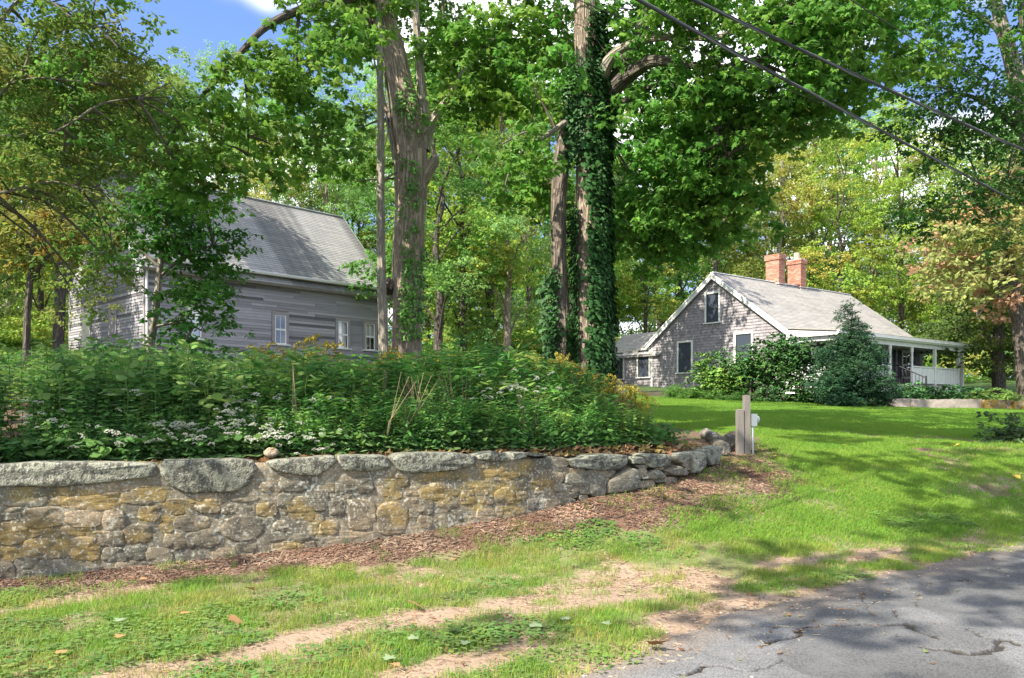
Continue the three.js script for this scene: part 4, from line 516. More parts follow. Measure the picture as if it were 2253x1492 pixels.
  { const g = new THREE.Group(); g.name = 'door'; house.add(g); g.position.set(door[0], 0.57, 0.03); obj('door_leaf', box(0.86, 2.0, 0.05, 0, 1.0, 0.01), std({ color: rgb(0.03, 0.035, 0.04), roughness: 0.4 }), g); obj('door_casing', merge([box(0.12, 2.1, 0.06, -0.5, 1.05, 0.02), box(0.12, 2.1, 0.06, 0.5, 1.05, 0.02), box(1.12, 0.14, 0.06, 0, 2.12, 0.02)]), M.white, g); obj('door_glass', box(0.5, 0.8, 0.02, 0, 1.4, 0.04), M.glass, g); obj('door_knob', new THREE.SphereGeometry(0.035, 12, 8), M.iron, g).position.set(0.34, 0.98, 0.07); }
  // iron handrail by the steps: its own object, standing on the ground
  house.updateMatrixWorld(true);
  { const fl = 2.72 - base, o = V(4.78, 0, 2.25).applyMatrix4(house.matrixWorld), hr = thing('handrail', 'black iron handrail with balusters beside the porch steps', 'handrail', [o.x, o.y, o.z], ang), A = V(0, fl, 0), B = V(0, fl - 0.62, 1.35);
    obj('newel', box(0.045, 0.98, 0.045, A.x, A.y + 0.45, A.z), M.iron, hr); obj('newel', box(0.05, 1.05, 0.05, B.x, B.y + 0.42, B.z), M.iron, hr);
    const bar = (dy, w, n) => { const a = A.clone().add(V(0, dy, 0)), b = B.clone().add(V(0, dy, 0)); obj(n, tube([a, b], [w, w], 8), M.iron, hr); }; bar(0.86, 0.03, 'handrail_bar'); bar(0.10, 0.018, 'lower_bar');
    for (let i = 1; i < 9; i++) { const p = A.clone().lerp(B, i / 9); obj('baluster', box(0.016, 0.76, 0.016, p.x, p.y + 0.48, p.z), M.iron, hr); } }
  // a dark metal chair on the porch
  { const o = V(7.5, 2.72 - base, 1.2).applyMatrix4(house.matrixWorld), ch = thing('porch_chair', 'dark metal armchair standing on the white porch', 'chair', [o.x, o.y, o.z], ang + 2.6), leg = (x, z) => obj('leg', tube([V(x, 0, z), V(x, 0.44, z)], [0.014, 0.014], 6), M.iron, ch);
    for (const x of [-0.22, 0.22]) for (const z of [-0.22, 0.22]) leg(x, z); obj('seat', new THREE.BoxGeometry(0.5, 0.03, 0.5).translate(0, 0.45, 0), M.iron, ch);
    const back = []; for (let i = 0; i < 6; i++) { const x = -0.2 + i * 0.08; back.push(tube([V(x, 0.45, -0.24), V(x, 0.7, -0.27), V(x, 0.92, -0.32)], [0.009, 0.009, 0.009], 5)); } back.push(tube([V(-0.24, 0.45, -0.24), V(-0.24, 0.7, -0.27), V(-0.2, 0.94, -0.32), V(0.2, 0.94, -0.32), V(0.24, 0.7, -0.27), V(0.24, 0.45, -0.24)], [0.014, 0.014, 0.014, 0.014, 0.014, 0.014], 6)); obj('backrest', merge(back), M.iron, ch);
    for (const s of [-1, 1]) obj('arm', tube([V(s * 0.25, 0.68, -0.26), V(s * 0.27, 0.68, 0.18), V(s * 0.23, 0.44, 0.22)], [0.014, 0.014, 0.014], 6), M.iron, ch); }
  console.log('house', gw.map(o => `${o.z.toFixed(2)},${o.y.toFixed(2)}`).join(' '));
}
// ---------------------------------------------------------------- granite blocks edging the bed before the porch
{
  const blockGeo = (w, h, d, seed) => { const g = new THREE.BoxGeometry(w, h, d, 24, 8, 8), p = g.attributes.position, uv = g.attributes.uv; for (let i = 0; i < p.count; i++) { const x = p.getX(i), y = p.getY(i), z = p.getZ(i), n = 0.05 * (vn3(x * 3 + seed, y * 4, z * 4) - 0.5) + 0.03 * (vn3(x * 9 + seed, y * 9, z * 9) - 0.5), e = Math.max(Math.abs(y) / (h / 2), Math.abs(z) / (d / 2)); p.setXYZ(i, x + n * 0.6 - Math.sign(x) * 0.03 * (Math.abs(x) > w / 2 - 0.02 ? Math.abs(y) / h : 0), y * (1 - 0.03 * Math.abs(z) / d) + n, z + n); uv.setXY(i, x + seed, y + z * 0.5); } g.computeVertexNormals(); return g; };
  const gm = { pink: std({ map: tex(256, (u, v) => { const g = tilefbm(u, v, 64, 2), n = tilefbm(u, v, 5, 4); return [0.34, 0.29, 0.25].map(c => c * (0.65 + 0.6 * g) * (0.8 + 0.5 * n)); }), roughness: 0.95 }) };
  const list = [[1957, 1998, 27.6, 'pink', 'short pinkish granite block at the end of the edging, next to the dark evergreen shrub'], [2000, 2155, 27.5, 'pink', 'long pinkish granite block in the edging below the porch bed'], [2157, 2222, 27.3, 'o', 'granite edging block stained with orange lichen, between two longer blocks'], [2224, 2330, 27.2, 'o', 'orange lichened granite block where the edging leaves toward the road trees']];
  for (const [p0, p1, d, k, label] of list) { const x0 = (p0 - CX) * d / F, x1 = (p1 - CX) * d / F, h = 0.40, m = tagMesh('granite_block', blockGeo(x1 - x0 - 0.02, h, 0.4, p0 * 0.01), k === 'o' ? stoneMat.o : gm.pink, label, 'stone block', 'granite edging blocks'); m.position.set((x0 + x1) / 2, H((x0 + x1) / 2, d) + 0.12, -d); m.rotation.y = 0.01 * (p0 % 3 - 1); }
}
// ---------------------------------------------------------------- the two wooden posts with the meter
{
  const d = 13.0, p = P(1640, 1003, d), y0 = H(p.x, d), u = d / F, woodM = std({ map: rep(grainTex([0.10, 0.09, 0.078], [0.27, 0.245, 0.215], 5), 2, 1), roughness: 0.92 }), rot = (g) => { const uv = g.attributes.uv; for (let i = 0; i < uv.count; i++) uv.setXY(i, uv.getY(i), uv.getX(i) * 2); return g; };
  const t = thing('meter_post', 'pair of weathered square wooden posts carrying a grey electric meter box', 'post', [p.x, y0, p.z], 0.12);
  const postG = (w, h, x, z, s) => { const g = new THREE.BoxGeometry(w, h, w, 3, 14, 3), q = g.attributes.position; for (let i = 0; i < q.count; i++) { const e = 0.004 * (vn3(q.getX(i) * 60 + s, q.getY(i) * 6, q.getZ(i) * 60) - 0.5) * 2; q.setXYZ(i, q.getX(i) + e, q.getY(i) + (q.getY(i) > h / 2 - 0.01 ? e * 3 : 0), q.getZ(i) + e); } g.computeVertexNormals(); g.translate(x, h / 2 - 0.15, z); return rot(g); };
  obj('tall_post', postG(0.098, 0.96 + 0.15, 0.018, 0, 1), woodM, t); obj('short_post', postG(0.105, 0.73 + 0.15, -0.098, 0.01, 7), woodM, t);
  const boxM = std({ color: rgb(0.30, 0.34, 0.36), roughness: 0.45, metalness: 0.3 });
  const mb = obj('meter_box', new THREE.BoxGeometry(0.075, 0.20, 0.2).translate(0.122, 0.56, 0.0), boxM, t);
  const dome = new THREE.CylinderGeometry(0.062, 0.066, 0.05, 24); dome.rotateZ(-Math.PI / 2); dome.translate(0.182, 0.565, 0.0); obj('meter', dome, std({ color: rgb(0.55, 0.56, 0.56), roughness: 0.2 }), mb);
  const gl = new THREE.SphereGeometry(0.058, 20, 10, 0, Math.PI * 2, 0, Math.PI / 2); gl.rotateZ(-Math.PI / 2); gl.scale(0.6, 1, 1); gl.translate(0.206, 0.565, 0); obj('glass_dome', gl, std({ color: rgb(0.5, 0.52, 0.52), roughness: 0.1 }), mb);
  obj('conduit', tube([V(0.115, -0.1, 0.02), V(0.115, 0.2, 0.02), V(0.115, 0.47, 0.02)], [0.021, 0.021, 0.021], 12), std({ color: rgb(0.42, 0.44, 0.46), roughness: 0.4, metalness: 0.4 }), t);
}
// ---------------------------------------------------------------- overhead cables
{
  const wireM = std({ color: rgb(0.03, 0.03, 0.034), roughness: 0.5 }), paleM = std({ color: rgb(0.16, 0.165, 0.18), roughness: 0.45 });
  const run = (name, label, pts, rad, strands, twist) => { const t = thing(name, label, 'cable', [0, 0, 0], 0, 'overhead cables along the road'); const c = new THREE.CatmullRomCurve3(pts), n = 220, base = []; for (let i = 0; i <= n; i++) base.push(c.getPoint(i / n));
    for (let k = 0; k < strands; k++) { const p = base.map((q, i) => { if (strands === 1) return q; const L = i / n * c.getLength(), a = L * twist + k / strands * 6.283, o = rad * 1.15; return V(q.x - Math.sin(a) * o * 0.66, q.y + Math.cos(a) * o, q.z + Math.sin(a) * o * 0.75); }); obj(strands > 1 ? 'strand' : 'wire', tube(p, p.map(() => rad), 6), k === 1 ? paleM : wireM, t); } };
  const at = (px, py, y) => { const d = (y - EYE) * F / (HZ - py); return V((px - CX) * d / F, y, -d); };
  const ext = (a, b, k) => b.clone().sub(a).multiplyScalar(k).add(a);
  const cable = (a, b, sag) => { const l = ext(a, b, -1.6), e = ext(a, b, 2.2); const m = [l, ext(a, b, -0.8), a, ext(a, b, 0.5), b, ext(a, b, 1.6), e]; return m.map((p, i) => V(p.x, p.y + sag * [2.2, 0.8, 0.0, -0.08, 0, 0.5, 1.5][i], p.z)); };
  run('overhead_cable', 'thick twisted overhead cable crossing in front of the big maples, lowest of the lines', cable(at(1405, 0, 5.9), at(2253, 452, 5.75), 0.25), 0.0125, 3, 1.5);
  run('overhead_cable', 'twisted bundle of overhead cables running just above the lowest line', cable(at(1528, 0, 6.3), at(2253, 330, 6.2), 0.25), 0.0115, 4, 2.2);
  run('overhead_cable', 'thin single overhead wire, highest of the lines among the leaves', cable(at(1872, 0, 7.2), at(2253, 228, 7.1), 0.25), 0.008, 1, 0);
  run('overhead_cable', 'thin pale service wire slung below the twisted bundle', cable(at(1790, 220, 5.95), at(2253, 395, 5.85), 0.2), 0.005, 1, 0);
}
console.log('buildings done');
// ---------------------------------------------------------------- leaves
const leafMat = new THREE.MeshPhysicalMaterial({ color: 0xffffff, vertexColors: true, roughness: 1, transmission: 0.5, thickness: 0, specularIntensity: 0.2, side: THREE.DoubleSide });
const glossLeaf = new THREE.MeshPhysicalMaterial({ color: 0xffffff, vertexColors: true, roughness: 0.6, specularIntensity: 0.5, side: THREE.DoubleSide });
const OUT = {
  maple: [[0, 0], [0.30, -0.04], [0.50, 0.16], [0.34, 0.30], [0.52, 0.56], [0.22, 0.54], [0, 1.0]],
  ovate: [[0, 0], [0.22, 0.16], [0.31, 0.40], [0.20, 0.72], [0, 1.0]],
  lance: [[0, 0], [0.10, 0.30], [0.09, 0.6], [0, 1.0]],
  heart: [[0, 0.06], [0.24, -0.02], [0.42, 0.22], [0.30, 0.62], [0, 1.0]],
  round: [[0, 0.1], [0.3, -0.05], [0.52, 0.3], [0.38, 0.72], [0, 0.86]],
  rhomb: [[0, 0], [0.34, 0.46], [0, 1.0]],
};
// adds one leaf to the arrays: its stalk at p, lying along dir, with its upper side towards nrm
function leaf(pos, idx, kind, p, dir, nrm, size, fold = 0.22, curl = 0.15) {
  const o = OUT[kind], t = dir.clone().normalize(), n = nrm.clone().addScaledVector(t, -nrm.dot(t)).normalize(), s = new THREE.Vector3().crossVectors(t, n), b = pos.length / 3;
  const pt = (x, y) => { const z = -Math.abs(x) * fold - curl * y * y; pos.push(p.x + (s.x * x + t.x * y + n.x * z) * size, p.y + (s.y * x + t.y * y + n.y * z) * size, p.z + (s.z * x + t.z * y + n.z * z) * size); };
  if (kind === 'rhomb') { pt(0, 0); pt(0.34, 0.46); pt(0, 1); pt(-0.34, 0.46); idx.push(b, b + 1, b + 2, b, b + 2, b + 3); return; }
  pt(0, 0.38); const m = o.length; for (const [x, y] of o) pt(x, y); for (let i = m - 2; i > 0; i--) pt(-o[i][0], o[i][1]);
  const n2 = 2 * m - 2; for (let i = 0; i < n2; i++) idx.push(b, b + 1 + i, b + 1 + (i + 1) % n2);
}
const rdir = (r) => { const z = r() * 2 - 1, a = r() * 6.2832, q = Math.sqrt(1 - z * z); return V(q * Math.cos(a), z, q * Math.sin(a)); };
// a clump of leafy twigs round the origin: leaves gathered on nodes, nodes spread through a flattened ball; tones vary from leaf to leaf
function clump(kind, nodes, per, R, size, seed, o = {}) {
  const r = rng(seed), pos = [], idx = [], col = [];
  for (let k = 0; k < nodes; k++) {
    const e = rdir(r).multiplyScalar(R * Math.cbrt(r())), c = V(e.x, e.y * (o.flat ?? 0.5), e.z), q0 = 0.78 + 0.44 * r();
    for (let i = 0; i < per; i++) {
      const d = rdir(r), p = V(c.x + d.x * R * 0.24 * r(), c.y + d.y * R * 0.12 * r(), c.z + d.z * R * 0.24 * r()), out = V(d.x, 0, d.z).normalize().add(rdir(r).multiplyScalar(0.6)); out.y -= (o.droop ?? 0.5) * (0.4 + r());
      const nr = V(0, 1, 0).add(rdir(r).multiplyScalar(o.tilt ?? 0.6)), n0 = pos.length / 3; leaf(pos, idx, kind, p, out, nr, size * (0.65 + 0.6 * r()), 0.15 + 0.2 * r(), 0.1 + 0.25 * r());
      const q = q0 * (0.85 + 0.3 * r()), w = 1 + 0.25 * (r() - 0.4); for (let v = n0; v < pos.length / 3; v++) col.push(q * w, q, q);
    }
  }
  return geoFrom(pos, idx, null, col);
}
const SPR = {
  maple: [1, 2, 3].map(s => clump('maple', 20, 11, 0.8, 0.108, s, { droop: 0.7 })),
  beech: [4, 5, 6].map(s => clump('ovate', 15, 13, 0.62, 0.095, s, { droop: 0.35, flat: 0.4 })),
  small: [7, 8, 9].map(s => clump('ovate', 17, 14, 0.68, 0.074, s, { droop: 0.4, flat: 0.5 })),
  far: [10, 11, 12].map(s => clump('rhomb', 34, 20, 1.9, 0.21, s, { droop: 0.4, flat: 0.62, tilt: 0.8 })),
  farfine: [13, 14].map(s => clump('rhomb', 40, 26, 1.8, 0.145, s, { droop: 0.5, flat: 0.66, tilt: 0.9 })),
  shrub: [15, 16].map(s => clump('ovate', 18, 10, 0.5, 0.11, s, { droop: 0.2, flat: 0.8, tilt: 0.7 })),
  needle: [17, 18].map(s => clump('lance', 22, 16, 0.48, 0.12, s, { droop: 0.1, flat: 0.8, tilt: 1.2 })),
  ivy: [19, 20].map(s => { const r = rng(s), pos = [], idx = [], col = []; for (let i = 0; i < 15; i++) { const n0 = pos.length / 3; leaf(pos, idx, i % 3 ? 'heart' : 'maple', V((r() - 0.5) * 0.34, (r() - 0.5) * 0.38, r() * 0.09), V((r() - 0.5) * 1.6, -1 + r() * 0.7, 0.3 + 0.6 * r()), V((r() - 0.5) * 1.2, 0.3 + r() * 0.7, 0.8), 0.05 + 0.045 * r()); const q = 0.7 + 0.6 * r(); for (let v = n0; v < pos.length / 3; v++) col.push(q, q, q); } return geoFrom(pos, idx, null, col); }),
};
const mat4 = (p, r, s, tilt = 0.35) => new THREE.Matrix4().compose(p, new THREE.Quaternion().setFromEuler(new THREE.Euler((r() - 0.5) * tilt * 2, r() * 6.2832, (r() - 0.5) * tilt * 2)), V(s, s, s));
const tone = (r, c, v = 0.25, warm = 0.12) => { const k = 1 + (r() - 0.5) * 2 * v, w = (r() - 0.35) * warm; return rgb(c[0] * k * (1 + 2.2 * w), c[1] * k * (1 + 0.5 * w), c[2] * k); };
// where the photograph shows sun on the ground and the roofs there are gaps in the canopy above: spheres that must see the sun
const lit = [];
const litG = (px, py, R) => { const [x, d] = onGround(px, py); lit.push([V(x, lawnH(x, d), -d), R]); };
for (let px = -300; px <= 1400; px += 110) { litG(px, 1374 - 0.125 * px - (px > 1000 ? (px - 1000) * 0.05 : 0), 0.42); litG(px + 40, 1420 - 0.10 * px, 0.7); if (px < 1300) litG(px, 1480 - 0.03 * px, 0.7); }
for (const [px, py, R] of [[1480, 1185, 0.4], [1560, 1225, 0.45], [1650, 1270, 0.4], [1760, 1210, 0.35], [1850, 1165, 0.35], [1930, 1150, 0.3], [1990, 1190, 0.35], [2080, 1180, 0.3], [1860, 1086, 0.22], [1790, 1092, 0.16], [1690, 1046, 0.28], [1590, 1058, 0.22], [1480, 1075, 0.24], [1350, 1095, 0.25], [1350, 1150, 0.4], [1250, 1165, 0.35], [2000, 1290, 0.35], [1900, 1310, 0.35], [2120, 1225, 0.4], [1600, 1360, 0.45], [1760, 1430, 0.4], [1530, 1420, 0.4], [2230, 1200, 0.4], [2100, 1040, 0.5], [1560, 893, 0.6], [1750, 897, 0.6], [1400, 1300, 0.5], [1500, 1260, 0.45]]) litG(px, py, R);
const litP = (px, py, d, R) => lit.push([P(px, py, d), R]);
for (const [px, py, d, R] of [[700, 500, 39.5, 1.3], [760, 540, 39.5, 1.3], [790, 600, 39, 0.9], [740, 490, 41, 1], [1650, 650, 39, 1.1], [1720, 680, 40, 1.2], [1800, 690, 41, 1.2], [1880, 700, 42, 1.2], [1950, 720, 42, 1.2], [1620, 630, 38.5, 0.8], [1760, 600, 42, 0.9], [1705, 590, 41, 0.9], [1545, 690, 38, 0.35], [1590, 690, 37.5, 0.3], [1480, 760, 39, 0.3], [1555, 770, 38, 0.35], [1460, 820, 40, 0.3], [1380, 760, 43.5, 1.0], [1370, 830, 43, 0.5], [2080, 770, 38.5, 0.8], [2000, 740, 38, 0.6]]) litP(px, py, d, R);
for (const [px, py, d, R] of [[960, 330, 45, 3], [1050, 450, 45, 4], [1120, 560, 42, 3], [1100, 800, 24, 2.2], [1000, 560, 45, 3], [620, 420, 52, 4], [720, 400, 52, 4], [560, 360, 52, 3], [1700, 420, 55, 4], [1850, 420, 55, 4], [1950, 560, 52, 4], [1420, 640, 50, 3], [1760, 500, 55, 4], [2080, 520, 36, 2.5], [2150, 600, 36, 2.5], [2050, 760, 45, 3], [100, 450, 20, 2], [60, 650, 26, 2], [150, 560, 22, 1.5]]) litP(px, py, d, R);
for (const [px, py, d] of [[900, 520, 16], [895, 700, 16], [905, 380, 16], [1235, 470, 15.2], [1235, 620, 15.2], [1300, 420, 15.2], [350, 660, 14]]) litP(px, py, d, 0.25);
{ const r = rng(303); for (let i = 0; i < 18; i++) litG(1500 + r() * 780, 915 + r() * 150, 0.12 + 0.2 * r()); }
const tmpv = V(0, 0, 0);
function sunGap(p) { for (const [c, R] of lit) { tmpv.copy(p).sub(c); const a = tmpv.dot(SUN); if (a < R * 1.5 + 0.4) continue; const q = R + 0.3; if (tmpv.lengthSq() - a * a < q * q) return true; } return false; }
// sprays of leaves through ellipsoids: blob = [centre, [rx, ry, rz], count]
function foliage(blobs, r, col, o = {}) {
  const mats = [], cols = [], pts = [];
  for (const [c, R, n] of blobs) {
    const K = Math.max(1, Math.round(n / (o.per ?? 11) * (o.dense ?? 1)));
    for (let k = 0; k < K; k++) { const e = rdir(r).multiplyScalar(Math.cbrt(r() * 0.9 + 0.1)), p = V(c.x + e.x * R[0], c.y + e.y * R[1], c.z + e.z * R[2]); if (o.keep && !o.keep(p)) continue; if (!o.noGap && sunGap(p) && r() < (o.gap ?? 0.96)) continue; mats.push(mat4(p, r, (o.size ?? 1) * (0.75 + 0.45 * r()), 0.3)); cols.push(tone(r, col[Math.floor(r() * col.length)], o.vary ?? 0.18, o.warm ?? 0.12)); pts.push(p); }
  }
  return [mats, cols, pts];
}
const barkTex = (a, b, k) => tex(512, (u, v) => { const w = tilefbm(u, v, 3, 3) * 0.5, ridge = Math.abs(tilefbm(u * 1 + 0.0, v * 1, 6, 2) - 0.5), l = vn3(u * 48 + w * 6, v * 6 + w * 9, k), n = clamp(0.2 + 0.75 * (l - 0.5) * 1.6 + 0.35 * tilefbm(u, v, 40, 2) + ridge * 0.3, 0, 1); return [0, 1, 2].map(i => mix(a[i], b[i], n)); });
const barkBump = tex(512, (u, v) => { const w = tilefbm(u, v, 3, 3) * 0.5; return clamp(0.5 + (vn3(u * 48 + w * 6, v * 6 + w * 9, 3) - 0.5) * 1.7, 0, 1); }, true);
const bark = { maple: std({ map: barkTex([0.19, 0.145, 0.105], [0.42, 0.335, 0.255], 3), bumpMap: barkBump, bumpScale: 0.03 }), pale: std({ map: barkTex([0.19, 0.165, 0.125], [0.42, 0.37, 0.295], 3), bumpMap: barkBump, bumpScale: 0.02 }), dark: std({ map: barkTex([0.05, 0.042, 0.034], [0.17, 0.14, 0.11], 3), bumpMap: barkBump, bumpScale: 0.03 }), stem: std({ map: barkTex([0.085, 0.068, 0.052], [0.25, 0.20, 0.155], 3), bumpMap: barkBump, bumpScale: 0.03 }), twig: std({ color: rgb(0.085, 0.068, 0.052) }), dead: std({ color: rgb(0.30, 0.265, 0.22) }) };
// limbs and trunks: [px, py, radius in px] at a depth d (or a depth of its own as fourth number)
function stemGeo(list, d, sides, amt, seed, per = 5) { const pts = list.map(([x, y, r, dd]) => P(x, y, dd ?? d)), rad = list.map(([, , r, dd]) => r * (dd ?? d) / F), [p, q] = smoothPath(pts, rad, per); return [tube(p, q, sides, amt, seed), p, q]; }
function twigs(anchor, pts, r, share0 = 0.3, w = 0.012) {          // thin branchlets from anchor points out to the leaves
  const share = Math.min(1, share0 * 3.2);
  const g = []; for (const p of pts) { if (r() > share) continue; let best = null, bd = 1e9; for (const a of anchor) { const q = a.distanceToSquared(p); if (q < bd) { bd = q; best = a; } } if (!best || bd < 0.05 || bd > 25) continue; const m = best.clone().lerp(p, 0.5).add(V((r() - 0.5) * 0.25, 0.15 + 0.12 * Math.sqrt(bd) * r(), (r() - 0.5) * 0.25)); const ww = Math.min(w * (0.6 + 0.35 * Math.sqrt(bd)), 0.03); g.push(tube([best, m, p], [ww, ww * 0.6, ww * 0.25], 4, 0, 0, false)); }
  return g.length ? merge(g) : null;
}
const B = (px, py, rx, ry, d, rd, n) => [P(px, py, d), [rx * d / F, ry * d / F, rd], n];
function tree(name, label, group, stems, blobs, leafKind, col, o = {}) {
  const r = rng(o.seed || 1), d = o.d, base = P(stems[0][0][0], stems[0][0][1], stems[0][0][3] ?? d), t = thing(name, label, 'tree', [0, 0, 0], 0, group), anchors = [];
  stems.forEach((s, i) => { const main = i === 0, [g, p] = stemGeo(s, d, main ? 22 : 12, main ? 0.12 : 0.08, i * 3 + (o.seed || 1), main ? 10 : 6); obj(main ? 'trunk' : 'limb', g, o.bark?.[i] || o.bark?.[0] || bark.maple, t); if (!main || o.anchorTrunk) for (const q of p) anchors.push(q); });
  if (!anchors.length) { const [, p] = stemGeo(stems[0], d, 6, 0, 1); anchors.push(...p.slice(p.length >> 1)); }
  const [m, c, pts] = foliage(blobs, r, col, o); const S = SPR[leafKind];
  S.forEach((g, k) => swarm('crown', g, o.leafMat || leafMat, m.filter((_, i) => i % S.length === k), c.filter((_, i) => i % S.length === k), t));
  const all = anchors.concat(blobs.map(b => b[0])); const cg = []; for (const [bc] of o.noLink ? [] : blobs) { let best = anchors[0], bd = 1e9; for (const a of anchors) { const q = a.distanceToSquared(bc); if (q < bd) { bd = q; best = a; } } if (bd > 0.1 && bd < 60) { const mid = best.clone().lerp(bc, 0.5).add(V(0, 0.05 * Math.sqrt(bd), 0)); cg.push(tube(smoothPath([best, mid, bc], [0.032, 0.022, 0.008], 4)[0], smoothPath([best, mid, bc], [0.032, 0.022, 0.008], 4)[1], 5)); } }
  if (cg.length) { const b = obj('branches', merge(cg), o.bark?.[0] || bark.maple, t); b.userData.kind = 'stuff'; }
  const tw = twigs(anchors, pts, r, o.twig ?? 0.25); if (tw) { const b = obj('twigs', tw, bark.twig, t); b.userData.kind = 'stuff'; }
  return t;
}
const GREEN = [[0.135, 0.30, 0.042], [0.115, 0.27, 0.038], [0.17, 0.325, 0.048]], OLIVE = [[0.145, 0.265, 0.048], [0.17, 0.27, 0.052], [0.12, 0.255, 0.044], [0.20, 0.235, 0.055]], LIME = [[0.19, 0.29, 0.045], [0.155, 0.265, 0.042], [0.23, 0.29, 0.05]];

// ---------------------------------------------------------------- the big maple with the bare upper stems
{
  const d = 16;
  const t = tree('maple_tree', 'tall maple with a thick furrowed trunk and sparse ivy in front of the barn', undefined, [
    [[890, 880, 46], [891, 830, 40], [894, 740, 34], [896, 640, 34], [900, 500, 35], [904, 399, 36], [902, 300, 37], [893, 240, 32], [881, 188, 28], [862, 100, 25], [841, 28, 24], [825, -60, 22], [800, -200, 18]],
    [[930, 330, 16], [938, 280, 14], [928, 200, 11], [921, 114, 9.5], [912, 0, 8.5], [906, -140, 6]],
    [[925, 400, 18], [942, 375, 14], [956, 350, 11], [950, 344, 9]],
    [[935, 300, 16], [950, 270, 11], [978, 228, 9.5], [1035, 142, 8], [1080, 95, 7], [1120, 51, 6], [1180, -20, 4, 15]],
    [[832, -20, 16], [735, 0, 11, 15], [660, 22, 9, 14.2], [588, 57, 8, 13.5], [528, 117, 6.5, 13], [453, 204, 5, 12.6], [400, 264, 4, 12.4], [362, 328, 2.5, 12.2]],
    [[660, 22, 4, 14.2], [652, 80, 3.4, 14], [654, 160, 2.6, 14], [660, 240, 1.6, 14]], [[528, 117, 4, 13], [540, 180, 3, 13], [545, 260, 2.4, 13], [546, 340, 1.4, 13]],
    [[1010, 180, 5], [1020, 120, 5], [980, 60, 4], [975, -60, 3]],
    [[862, 100, 14], [838, 70, 10], [800, 20, 7], [770, -60, 5]], [[860, 260, 10], [845, 235, 7], [838, 190, 5], [836, 150, 4]],
  ], [
    B(645, 130, 70, 70, 13.5, 0.9, 60), B(690, 60, 110, 70, 14, 1.2, 85), B(560, 215, 90, 60, 13, 0.8, 55), B(650, 200, 70, 60, 14, 0.9, 55), B(740, 150, 80, 90, 14.5, 1.2, 85), B(500, 320, 90, 70, 12.5, 0.8, 50), B(430, 400, 70, 50, 12.4, 0.7, 34), B(600, 320, 70, 50, 13.5, 0.8, 40), B(700, 290, 60, 60, 14.5, 0.9, 50), B(780, 290, 60, 70, 15.5, 1.0, 60), B(780, 400, 45, 50, 16, 0.8, 26), B(770, 60, 60, 80, 16.5, 1.2, 70), B(985, 40, 70, 50, 17.6, 1.0, 60), B(1050, 40, 90, 60, 15, 1.3, 85), B(1000, 150, 70, 60, 16.5, 1.0, 60), B(1080, 160, 70, 60, 16, 1.1, 70), B(1010, 270, 60, 40, 16.5, 0.9, 40), B(1090, 250, 60, 50, 16.5, 1.0, 45), B(845, 330, 25, 60, 16.6, 0.5, 12), B(880, -60, 160, 60, 18.2, 1.4, 80), B(905, 20, 60, 50, 18.6, 0.8, 60), B(870, 60, 40, 40, 18.6, 0.8, 36), B(700, -60, 160, 60, 14.5, 1.6, 90),
    [V(-3, 12.5, -15), [4, 2.5, 3.5], 190], [V(-1, 16, -16), [4.5, 3, 4], 150], [V(1.5, 12, -15), [3, 2, 3], 110],
  ], 'maple', GREEN, { d, seed: 3, bark: [bark.maple, bark.pale, bark.maple, bark.pale, bark.dark, bark.twig, bark.twig, bark.twig, bark.dark], twig: 0.3, dense: 0.88 });
  // burl
  const k = new THREE.IcosahedronGeometry(0.15, 3), kp = k.attributes.position; for (let i = 0; i < kp.count; i++) { const q = 0.75 + 0.6 * vn3(kp.getX(i) * 14, kp.getY(i) * 14, kp.getZ(i) * 14); kp.setXYZ(i, kp.getX(i) * q, kp.getY(i) * q, kp.getZ(i) * q); } k.computeVertexNormals(); const kn = obj('burl', k, bark.dark, t), kc = P(857, 630, 15.95); kn.position.copy(kc);
  // ivy climbing its bark
  const r = rng(8), m = [], c = []; for (let i = 0; i < 95; i++) { const f = r(), py = f < 0.55 ? 560 + r() * 190 : 180 + r() * 420, cx = lerpTable([[180, 882], [300, 902], [400, 904], [500, 900], [640, 896], [760, 893]], py), rad = 35, a = (py > 540 ? 0.6 : 0.25) + (r() - 0.5) * (py > 540 ? 1.6 : 1.1), p = P(cx + Math.sin(a) * rad * 1.02, py, d - Math.cos(a) * 0.34), q = new THREE.Quaternion().setFromEuler(new THREE.Euler((r() - 0.5) * 0.6, -a * -1, (r() - 0.5) * 0.8)); m.push(new THREE.Matrix4().compose(p, q, V(1, 1, 1).multiplyScalar(0.55 + 0.4 * r()))); c.push(tone(r, [0.085, 0.21, 0.035], 0.3)); }
  swarm('ivy', SPR.ivy[0], glossLeaf, m, c, t);
}
// ---------------------------------------------------------------- slender trunk beside it
tree('slender_tree', 'slender straight grey trunk growing close beside the thick maple trunk', undefined, [[[846, 860, 12], [845, 800, 11], [842, 680, 10], [839, 560, 9.5], [838, 420, 9], [838, 300, 8], [836, 150, 7], [832, 0, 6], [828, -150, 4]], [[842, 400, 3], [856, 388, 2.4], [872, 380, 2]]], [B(800, 40, 40, 50, 16.6, 0.7, 22), B(810, -90, 100, 60, 17, 1.2, 50)], 'maple', GREEN, { d: 15.6, seed: 5, bark: [bark.pale], twig: 0.2 });
